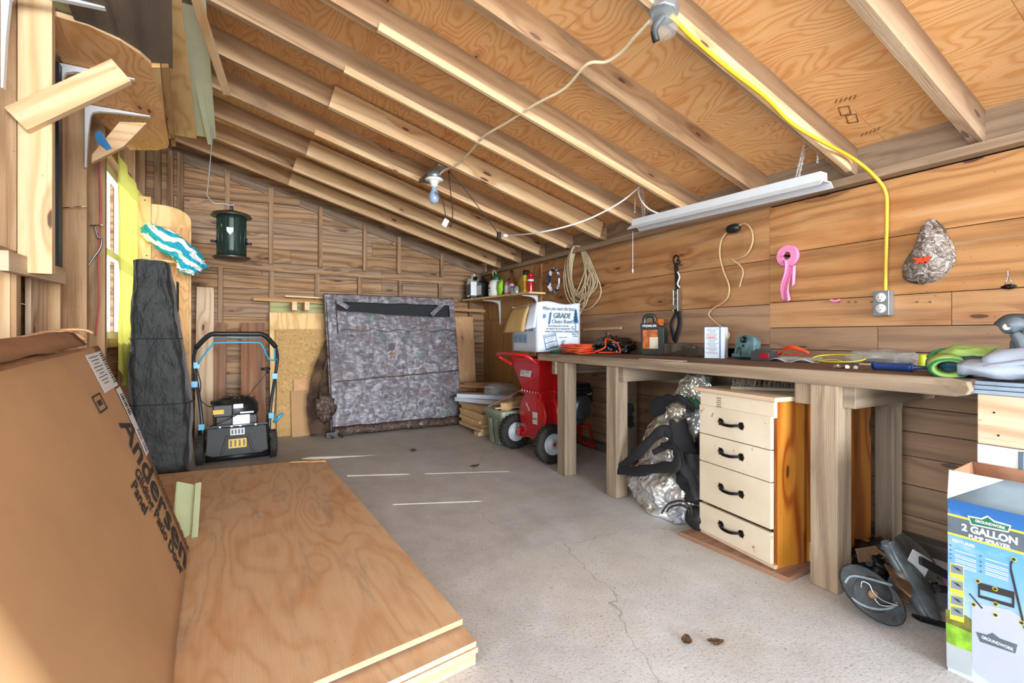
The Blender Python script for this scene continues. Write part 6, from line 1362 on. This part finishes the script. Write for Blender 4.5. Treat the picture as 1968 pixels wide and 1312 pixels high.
# outlet box and yellow cable
ob_ = thing('outlet_box', 'grey metal outlet box with two white receptacles on the right wall', 'outlet', tuple(WP(1694, 582, .02)))
pA, pB = WP(1679, 602, .065), WP(1707, 561, .065); cy = (WP(1679, 582, .055).y + WP(1705, 582, .055).y) / 2; czz = P(1692, 582, x=XW - .055).z
F = basis((XW, cy, czz), (0, -1, 0), (0, 0, 1)) if basis((0, 0, 0), (0, -1, 0), (0, 0, 1)).to_3x3().col[2].x < 0 else None
b = MB(F); b.box((0, 0, .026), (.068, .122, .052)); b.build('metal_box', 'galv', ob_, bev=.002)
b = MB(F)
for s in (-1, 1): b.lathe([(0, .053), (.022, .053), (.022, .056), (0, .056)], 24, Matrix.Translation((0, s * .027, 0)))
b.build('receptacle', 'plastic_white', ob_, split=True)
b = MB(F)
for s in (-1, 1):
    for x in (-.007, .007): b.box((x, s * .024 + .004, .0565), (.002, .009, .001))
    b.cyl((0, s * .024 - .009, .056), (0, s * .024 - .009, .057), .003, 10)
b.build('slots', 'ink', ob_, kind='stuff')
def PR(u, v, d=.0):
    r = ray(u, v); t = (.85 + SL * 2.75 - d) / (r.z + SL * r.x); return V((0, 0, EYE)) + r * t
b = MB(); top_ = F @ V((.01, .0575, .03))
pts = [PR(1290, 30, .05), PR(1330, 72, .05), PR(1400, 132, .05), PR(1470, 186, .05), PR(1520, 236, .05), PR(1580, 272, .06), WP(1640, 305, .14), WP(1680, 338, .085), WP(1702, 370, .03), WP(1704, 420, .025), WP(1703, 480, .025), WP(1702, 530, .025), top_]
plain('cable_yellow', '#d9b32c', .4, var=.04)
b.tube(pts, .0085, 8, k=6); b.build('yellow_cable', 'cable_yellow', label='yellow electrical cable running from the rafters down to the outlet box', cat='cable')
# camouflage cap
p = WP(1790, 490, .01); hc = thing('camo_cap', 'camouflage baseball cap hanging on a nail on the right wall', 'cap', tuple(p))
out = [(1790, 420), (1801, 428), (1818, 448), (1832, 468), (1838, 492), (1832, 512), (1815, 530), (1796, 541), (1772, 545), (1755, 542), (1738, 535), (1735, 520), (1742, 500), (1755, 480), (1762, 462), (1772, 440), (1780, 426)]
O = catmull([WP(u, v, .0) for u, v in out], 3, True); cen = WP(1790, 495, 0)
b = MB(); nO = len(O)
b.grid(lambda s, t: (lambda q: cen.lerp(q, t) + V((-.075 * math.sqrt(max(0, 1 - t * t)) - .006 * mnoise.noise(V((s * 7, t * 5, 1))), 0, 0)))(O[int(s * nO) % nO]), nO, 12, closed_u=True); b.build('crown', 'camo_cap', hc, weld=True)
b = MB(); br_ = [WP(u, v, .03) for u, v in ((1742, 505), (1736, 522), (1738, 536), (1756, 544), (1776, 546), (1768, 530), (1758, 512))]
b.grid(lambda s, t: (lambda c_: V(c_))(catmull(br_[:5], 4)[min(16, int(s * 16))].lerp(WP(1772, 512 + 10 * s, .05), t)), 16, 6); b.build('brim', 'camo_brown', hc, solid=.004)
b = MB(); b.tube([WP(1799, 424, .03), WP(1812, 436, .04), WP(1818, 446, .04)], .006, 6, k=4, flat=.4); b.build('back_strap', 'belt_olive', hc)
b = MB(WFr(WP(1774, 500, .078))); b.text('XF', .034, bold=.003, sx=1.4, shear=-.2); b.build('orange_logo', 'cord_orange', hc, label='orange embroidered mark')
b = MB(); b.tube([WP(1939, 516, .0), WP(1936, 518, .02), WP(1937, 530, .02), WP(1932, 545, .02)], .002, 6, k=3); b.tube([WP(1937, 530, .02), WP(1945, 545, .02)], .002, 6); b.build('wire_hook', 'galv', label='thin wire hook with knob on the right wall past the camouflage cap', cat='hook')
b = MB(); b.blob(WP(1939, 551, .02), (.012, .022, .010), 3, .5, 4, 3); b.build('dried_knot', 'iron', label='dark clump hanging from the thin wire hook', cat='clump')

# ================================================================ UNDER THE ROOF
fx = thing('shop_light', 'long white fluorescent shop light hanging on chains under the rafters', 'ceiling light', (2.5, 1.98, 1.78))
fa, fb = P(1220, 436, x=2.5), P(1583, 350, x=2.5); d = (fb - fa)
T = basis((fa + fb) / 2, d, (1, 0, 0)); Lf = d.length; up_ = T.to_3x3().col[2].z > 0; s_ = 1 if up_ else -1
b = MB(T); b.prism([(-.035, 0), (.035, 0), (.03, s_ * .05), (-.03, s_ * .05)], Lf, Matrix(((0, 0, 1, -Lf / 2), (1, 0, 0, 0), (0, 1, 0, 0), (0, 0, 0, 1)))); b.build('housing', 'white_metal', fx, bev=.002)
b = MB(T)
b.prism([(-.062, -s_ * .022), (-.035, s_ * .004), (.035, s_ * .004), (.062, -s_ * .022), (.060, -s_ * .024), (.033, -s_ * .002), (-.033, -s_ * .002), (-.060, -s_ * .024)], Lf + .03, Matrix(((0, 0, 1, -Lf / 2 - .015), (1, 0, 0, 0), (0, 1, 0, 0), (0, 0, 0, 1)))); b.build('reflector', 'white_metal', fx)
def chain(p0, p1, name='chain', parent=None, n_=None, lab=None):
    b = MB(); L = (p1 - p0).length; k = n_ or max(3, int(L / .014)); dv = (p1 - p0).normalized(); s = dv.orthogonal().normalized(); w_ = dv.cross(s)
    for i in range(k):
        c_ = p0 + dv * (L * (i + .5) / k); e = s if i % 2 else w_; h = L / k * .75
        b.tube([c_ + dv * h * math.cos(a_) + e * .0035 * math.sin(a_) for a_ in [j * math.pi / 4 for j in range(8)]], .0013, 4, closed=True)
    return b.build(name, 'chain', parent, kind='stuff' if parent else None, label=lab, cat=None if parent else 'chain')
ev = P(1534, 345, x=2.5); ev2 = P(1240, 423, x=2.5)
chain(P(1560, 232, x=2.5), ev, parent=fx); chain(P(1556, 236, x=2.46), ev + V((-.01, .01, 0)), parent=fx); chain(P(1573, 238, x=2.5), P(1571, 312, x=2.5), parent=fx)
chain(P(1234, 352, x=2.44), ev2, parent=fx); chain(P(1230, 356, x=2.42), ev2 + V((0, .02, 0)), parent=fx); chain(P(1221, 372, x=2.42), P(1220, 408, x=2.42), parent=fx)
b = MB(); b.tube([P(975, 453, y=3.45), P(1040, 446, x=1.9), P(1120, 425, x=2.1), P(1190, 390, x=2.3), P(1236, 353, x=2.42), P(1228, 362, x=2.42), P(1230, 380, x=2.43), P(1245, 400, x=2.45), P(1270, 412, x=2.48)], .0055, 8, k=6); b.build('power_cord', 'plastic_white', fx, label='white power cord')
b = MB(); p = P(1216, 445, x=2.5); q = P(1216, 520, x=2.5); b.tube([p, p.lerp(q, .5), q], .0018, 5); b.blob(q, (.006, .006, .014), 2, .3, 3, 2); b.tube([q, q + V((.006, .004, -.02))], .002, 5); b.build('pull_string', 'plastic_white', fx)
# lamp holder on its block between two rafters
lb = P(829, 352, y=3.58); 
b = MB(); q0, q1 = PR(812, 338, .0), PR(855, 318, .0); zb_ = roof(lb.x) - .008
b.box((lb.x + .01, 3.575, zb_), (.085, .46, .02), Matrix.Translation((0, 0, 0)), tone=(.85, .4)); b.build('mounting_block', 'w_grey', ceiling)
lh = thing('lamp_holder', 'white ceiling lamp holder with a bare bluish bulb', 'lamp holder', (lb.x, 3.55, zb_ - .19))
Z = Matrix.Translation((lb.x, 3.52, zb_ - .01))
b = MB(Z); b.lathe([(0, 0), (.052, 0), (.052, -.045), (0, -.045)], 24); b.build('junction_box', 'galv', lh)
b = MB(Z); b.lathe([(0, -.046), (.068, -.046), (.070, -.054), (.045, -.060), (.030, -.075), (.026, -.105), (.0, -.105)], 28); b.build('socket', 'plastic_white', lh)
n = NT('bulb_glass'); n.set(Base_Color=lin('#93a7bf') + (1,), Roughness=.12, Coat_Weight=.6); M['bulb_glass'] = n.m
b = MB(Z); b.lathe([(.0, -.10), (.018, -.10), (.020, -.125), (.033, -.155), (.040, -.185), (.036, -.212), (.022, -.230), (0, -.236)], 28); b.build('bulb', 'bulb_glass', lh)
b = MB(Z); b.box((.045, 0, -.085), (.03, .004, .035), rot(0, .4, 0)); b.build('paper_tag', 'paper_cream', lh)
# cords
def jb(p): return p
b = MB(); b.tube([(lb.x + .03, 3.52, zb_ - .03), PR(855, 326, .01), PR(880, 315, .012), PR(905, 290, .012), PR(930, 262, .012), PR(975, 235, .012), PR(1030, 200, .012), PR(1085, 170, .012), PR(1128, 124, .012), PR(1165, 119, .012), PR(1195, 100, .012), PR(1220, 72, .02), PR(1250, 40, .03)], .0075, 8, k=6)
b.build('ceiling_cable', 'tan_cream', label='cream cable stapled under the rafters from the bulb to the junction box', cat='cable')
b = MB(); yb_ = 3.45; b.tube([P(836, 368, y=yb_), P(850, 385, y=yb_), P(858, 420, y=yb_), P(866, 436, y=yb_), P(870, 410, y=yb_), P(866, 370, y=yb_), P(862, 328, y=yb_)], .004, 6, k=5)
b.tube([P(862, 328, y=yb_), P(890, 360, y=yb_), P(925, 405, y=yb_), P(957, 448, y=yb_ - .0)], .004, 6, k=4); b.build('extension_cord', 'black', label='thin black extension cord looping below the bulb', cat='cord')
b = MB(); p = P(959, 453, y=3.45); b.box(p, (.028, .03, .062)); b.build('cord_socket', 'black', label='black cord socket end where the white cord plugs in', cat='socket', bev=.004)
b = MB(); p = P(971, 453, y=3.45); b.box(p, (.04, .02, .022)); b.build('plug', 'plastic_white', fx, bev=.004)
b = MB(); p = P(856, 428, y=yb_ - .01); b.box((0, 0, 0), (.04, .002, .06), TR(p.x, p.y, p.z, 0, .5, 0)); b.build('cord_tag', 'paper_white', label='white paper tag on the looping black cord', cat='tag')
# junction box at the top edge of the view
jx = PR(1277, 18, .02); jbx = thing('junction_box', 'open junction box with a dangling red and black plug on a rafter', 'junction box', tuple(jx))
b = MB(); T = Matrix.Translation(jx) @ rot(0, math.atan(SL), 0); b.lathe([(0, .02), (.055, .02), (.055, -.02), (.05, -.024), (0, -.024)], 8, T); b.build('metal_box', 'galv', jbx, bev=.003)
b = MB(); b.tube([jx + V((.0, 0, -.02)), jx + V((-.02, .03, -.06)), jx + V((.0, .04, -.10))], .014, 10, k=4); b.build('black_connector', 'black', jbx)
b = MB(); b.tube([jx + V((-.01, .02, -.035)), jx + V((-.02, .04, -.06))], .013, 10); b.build('red_connector', 'red', jbx)
b = MB(); b.blob(jx + V((.0, .0, -.05)), (.055, .05, .06), 3, .2, 2, 4); n = NT('clear_thin'); n.set(Base_Color=(.6, .68, .7, 1), Roughness=.08, Alpha=.13); M['clear_thin'] = n.m; b.build('clear_cover', 'clear_thin', jbx)
chain(P(699, 118, y=4.30), P(697, 190, y=4.30), 'hanging_chain', lab='short loose chain hanging from a rafter near the pale boards')

# ================================================================ LUMBER SHELF ON THE LEFT WALL
def SZ(u, v, z): return P(u, v, z=z)
LS = 2.325
for y, lab in ((3.12, 'white steel shelf bracket on the left wall under the curved plywood, nearer one'), (3.60, 'white steel shelf bracket on the left wall just before the window')):
    b = bracket(None, XL + .002, y, LS - .006, .30, .36 if y > 3.3 else .42, 1, w=.03); b.build('shelf_bracket', 'white_metal', label=lab, cat='bracket')
b = bracket(None, XL + .002, 2.50, LS - .006, .30, .40, 1, w=.03); b.build('shelf_bracket', 'white_metal', label='white steel shelf bracket at the top left edge, nearest of the three', cat='bracket')
# curved plywood
def flat(name, pix, z, th, mat, lab, cat, tone=(1, 0), group=None, m2=None, grain=1):
    pts = [tuple(SZ(u, v, z)[:2]) for u, v in pix]; b = MB(); b.prism(pts, th, Matrix.Translation((0, 0, z)), tone=tone, grain=grain, m=0, me=1 if m2 else 0)
    return b.build(name, [mat, m2] if m2 else mat, label=lab, cat=cat, group=group)
flat('curved_plywood', [(72, 22), (110, 32), (170, 50), (230, 78), (270, 105), (290, 125), (300, 160), (315, 220), (325, 275), (322, 284), (300, 289), (250, 288), (175, 215), (120, 120)], LS, .022, 'w_ply', 'big curved-edge plywood piece lying on the white brackets', 'plywood piece', (1.12, 0), m2='w_pine')
for i, (u0, u1, v1, dz, mt, lab, tn) in enumerate(((303, 322, 282, .03, 'w_lightply', 'narrow yellow batten beside the curved plywood, innermost', 1), (322, 338, 282, .035, 'w_panel', 'darker batten beside the curved plywood', .9),)):
    a_, c_ = SZ(u0 - 12, 130, LS), SZ(u1 - 14, 130, LS); e_, f_ = SZ(u0 + 8, v1, LS), SZ(u1, v1, LS)
    b = MB(); b.prism([tuple(a_[:2]), tuple(c_[:2]), tuple(f_[:2]), tuple(e_[:2])], .03, Matrix.Translation((0, 0, LS + .001)), tone=(tn, 0), grain=1); b.build('batten', mt, label=lab, cat='batten', group='battens on the lumber shelf')
def plank(name, near, far, wd, th, mat, lab, cat, tone=(1, 0), group=None):
    """plank seen from near pixel (u,v,y) to far pixel (u,v,y)"""
    p0, p1 = P(near[0], near[1], y=near[2]), P(far[0], far[1], y=far[2]); b = MB(); b.beam(p0, p1, wd, th, tone=tone); return b.build(name, mat, label=lab, cat=cat, group=group, bev=.0015)
plank('yellow_plank', (296, -60, 2.35), (352, 258, 4.15), .16, .03, 'w_lightply', 'wide yellow plank lying along the lumber shelf', 'plank', (1.0, 0), 'planks on the lumber shelf')
plank('weathered_plank', (215, -80, 2.15), (250, 105, 2.95), .34, .03, 'w_dark', 'wide dark weathered plank above the curved plywood', 'plank', (.9, .3), 'planks on the lumber shelf')
plank('weathered_plank', (330, -60, 2.5), (368, 112, 3.3), .12, .025, 'w_dark', 'grey weathered plank end between yellow plank and vinyl trim', 'plank', (1.2, .5), 'planks on the lumber shelf')
plank('vinyl_strip', (352, -60, 2.5), (392, 262, 4.15), .15, .008, 'white_vinyl', 'long pale green vinyl strip on the outer side of the lumber shelf', 'vinyl strip')
plank('vinyl_strip', (360, 60, 3.0), (404, 272, 4.2), .03, .05, 'white_vinyl', 'outer lip strip of pale green vinyl on the lumber shelf', 'vinyl strip')
plank('thin_lath', (368, -30, 2.5), (436, 180, 3.4), .04, .02, 'w_pine', 'thin pine lath sticking out past the vinyl strip under the rafters', 'lath', (.95, 0))
flat('rounded_board', [(140, -40), (150, -2), (190, 12), (225, 16), (250, 12), (262, 0), (255, -50)], LS + .06, .02, 'w_pine', 'pale board with a rounded end at the top of the lumber shelf', 'board', (1.0, 0))
flat('treated_board', [(120, -40), (60, 2), (110, 28), (185, 48), (165, -40)], LS + .032, .02, 'w_green', 'greenish treated board under the rounded pale board', 'board', (1.0, 0))
# braces and studs in front
b = MB(); p0, p1 = P(48, 225, y=2.60), P(226, 142, y=2.60); dd = (p1 - p0).normalized(); b.beam(p0 - dd * .03, p1 + dd * .02, .04, .10, up=(-dd.z, 0, dd.x), tone=(1, 0)); b.build('diagonal_brace', 'w_pine', label='short diagonal brace board nailed to the pale stud', cat='brace', bev=.002)
b = MB(); b.prism([tuple((q.x, q.z)) for q in (P(178, 316, y=3.62), P(180, 300, y=3.62), P(232, 238, y=3.62), P(284, 240, y=3.62), P(240, 285, y=3.62))], .035, Matrix(((1, 0, 0, 0), (0, 0, -1, 3.62), (0, 1, 0, 0), (0, 0, 0, 1))), grain=0, tone=(1, 0))
tb = b.build('triangular_brace', 'w_pine', label='triangular pine brace with a blue paint stain by the window', cat='brace', bev=.002)
plain('blue_paint', '#1f6fa8', .6, var=.1); b = MB(); q = [P(u, v, y=3.584) for u, v in ((184, 255), (192, 250), (203, 266), (215, 285), (205, 289), (192, 279), (183, 268))]
b.prism([(k.x, k.z) for k in q], .002, Matrix(((1, 0, 0, 0), (0, 0, -1, 3.585), (0, 1, 0, 0), (0, 0, 0, 1)))); b.build('paint_stain', 'blue_paint', tb)
# pale stud in front and the pieces around it
b = MB(); xa, xb = P(33, 300, y=2.62).x, P(100, 300, y=2.62).x; b.box(((xa + xb) / 2, 2.64, (1.20 + 2.42) / 2 + .01), (xb - xa, .04, 1.14), grain=2, tone=(1, 0)); b.build('pale_post', 'w_pine', label='pale new post standing proud of the left wall studs', cat='post', bev=.002)
b = MB(); b.box((-.772, 3.08, 1.80), (.03, .05, 1.0)); b.build('metal_strip', 'dark_metal', label='dark grey metal strip standing between the left wall studs', cat='metal strip')
b = MB(); b.beam(P(4, 500, x=XL + .02), P(118, 531, x=XL + .02), .035, .075, tone=(1, .1)); b.build('short_rail', 'w_pale', label='short horizontal rail between the near left studs', cat='rail', bev=.002)
b = MB(); p = P(45, 600, x=XL - .02); b.box((XL - .03, P(18, 600, x=XL - .03).y, .99), (.03, .09, .60), grain=2); b.build('short_stud', 'w_pine', label='short pale board under the rail at the left edge', cat='board')
b = MB(); y0_, y1_ = P(57, 600, x=XL - .05).y, P(118, 600, x=XL - .05).y; b.box((XL - .055, (y0_ + y1_) / 2, .98), (.02, y1_ - y0_, .56), grain=2, tone=(.95, 0)); b.build('swirl_board', 'w_pale', label='swirl-grained pale board under the rail beside the stud', cat='board')
# nails, wire and pink string
b = MB()
for (u0, v0, u1, v1, y) in ((121, 399, 172, 396, 3.60), (173, 433, 200, 432, 4.02)): b.tube([P(u0, v0, y=y), P(u1, v1, y=y - .03)], .003, 6)
b.build('long_nail', 'steel', wall_left, split=True)
b = MB(); b.tube([P(190, 300, y=4.03), P(193, 400, y=4.03), P(189, 500, y=4.03), P(190, 580, y=4.03), P(184, 645, y=4.03)], .004, 6, k=6); plain('string_pink', '#c9545c', .7); b.build('string', 'string_pink', label='thin pink string hanging down the stud by the window', cat='string')
b = MB(); b.tube([P(182, 434, y=4.0), P(188, 455, y=4.0), P(195, 458, y=4.0), P(193, 475, y=4.0), P(180, 495, y=4.0), P(163, 520, y=4.0)], .005, 6, k=5); b.build('twisted_wire', 'galv', label='twisted grey wire hanging from a nail by the window', cat='wire')

# dead leaves and specks on the concrete
plain('leaf', '#5a452c', .9, var=.3, scale=40)
for i, (u, v, l) in enumerate(((912, 896, 'curled dead leaf on the concrete near the chipper wheel'), (795, 866, 'small dark dead leaf in front of the camouflage blind'), (1375, 1235, 'flat crushed brown leaf near the bottom edge of the floor'), (1320, 1232, 'crushed leaf left of the flat brown one on the floor'))):
    p = P(u, v, z=.006); b = MB(Matrix.Translation(p) @ rot(0, 0, i * 1.3)); k = .05 if i < 2 else .035
    b.grid(lambda s, t: ((s - .5) * k * 1.5, (t - .5) * k * (1 - 3.2 * (s - .5) ** 2), .004 + .5 * k * (s - .5) ** 2 + .006 * mnoise.noise(V((s * 5, t * 5, i)))), 8, 8); b.build('dead_leaf', 'leaf', label=l, cat='leaf', group='dead leaves on the floor', solid=.001)

# grade stamps printed on the roof plywood
b = MB()
def ST(u, v): 
    r = ray(u, v); t = (.85 + SL * 2.75 + DEP - .003) / (r.z + SL * r.x); return V((0, 0, EYE)) + r * t
for u, v in ((1622, 214), (1636, 229)):
    q = [ST(u - 11, v - 7), ST(u + 9, v - 10), ST(u + 13, v + 5), ST(u - 6, v + 8)]
    for i in range(4): b.tube([q[i], q[(i + 1) % 4]], .0022, 4)
for k in range(5): b.tube([ST(1605 + 9 * k, 198 - 2 * k), ST(1609 + 9 * k, 191 - 2 * k)], .0025, 4); b.tube([ST(1655 + 8 * k, 262 - 3 * k), ST(1659 + 8 * k, 256 - 3 * k)], .002, 4)
plain('stamp_ink', '#7a5230', .8); b.build('grade_stamp', 'stamp_ink', ceiling, kind='stuff')
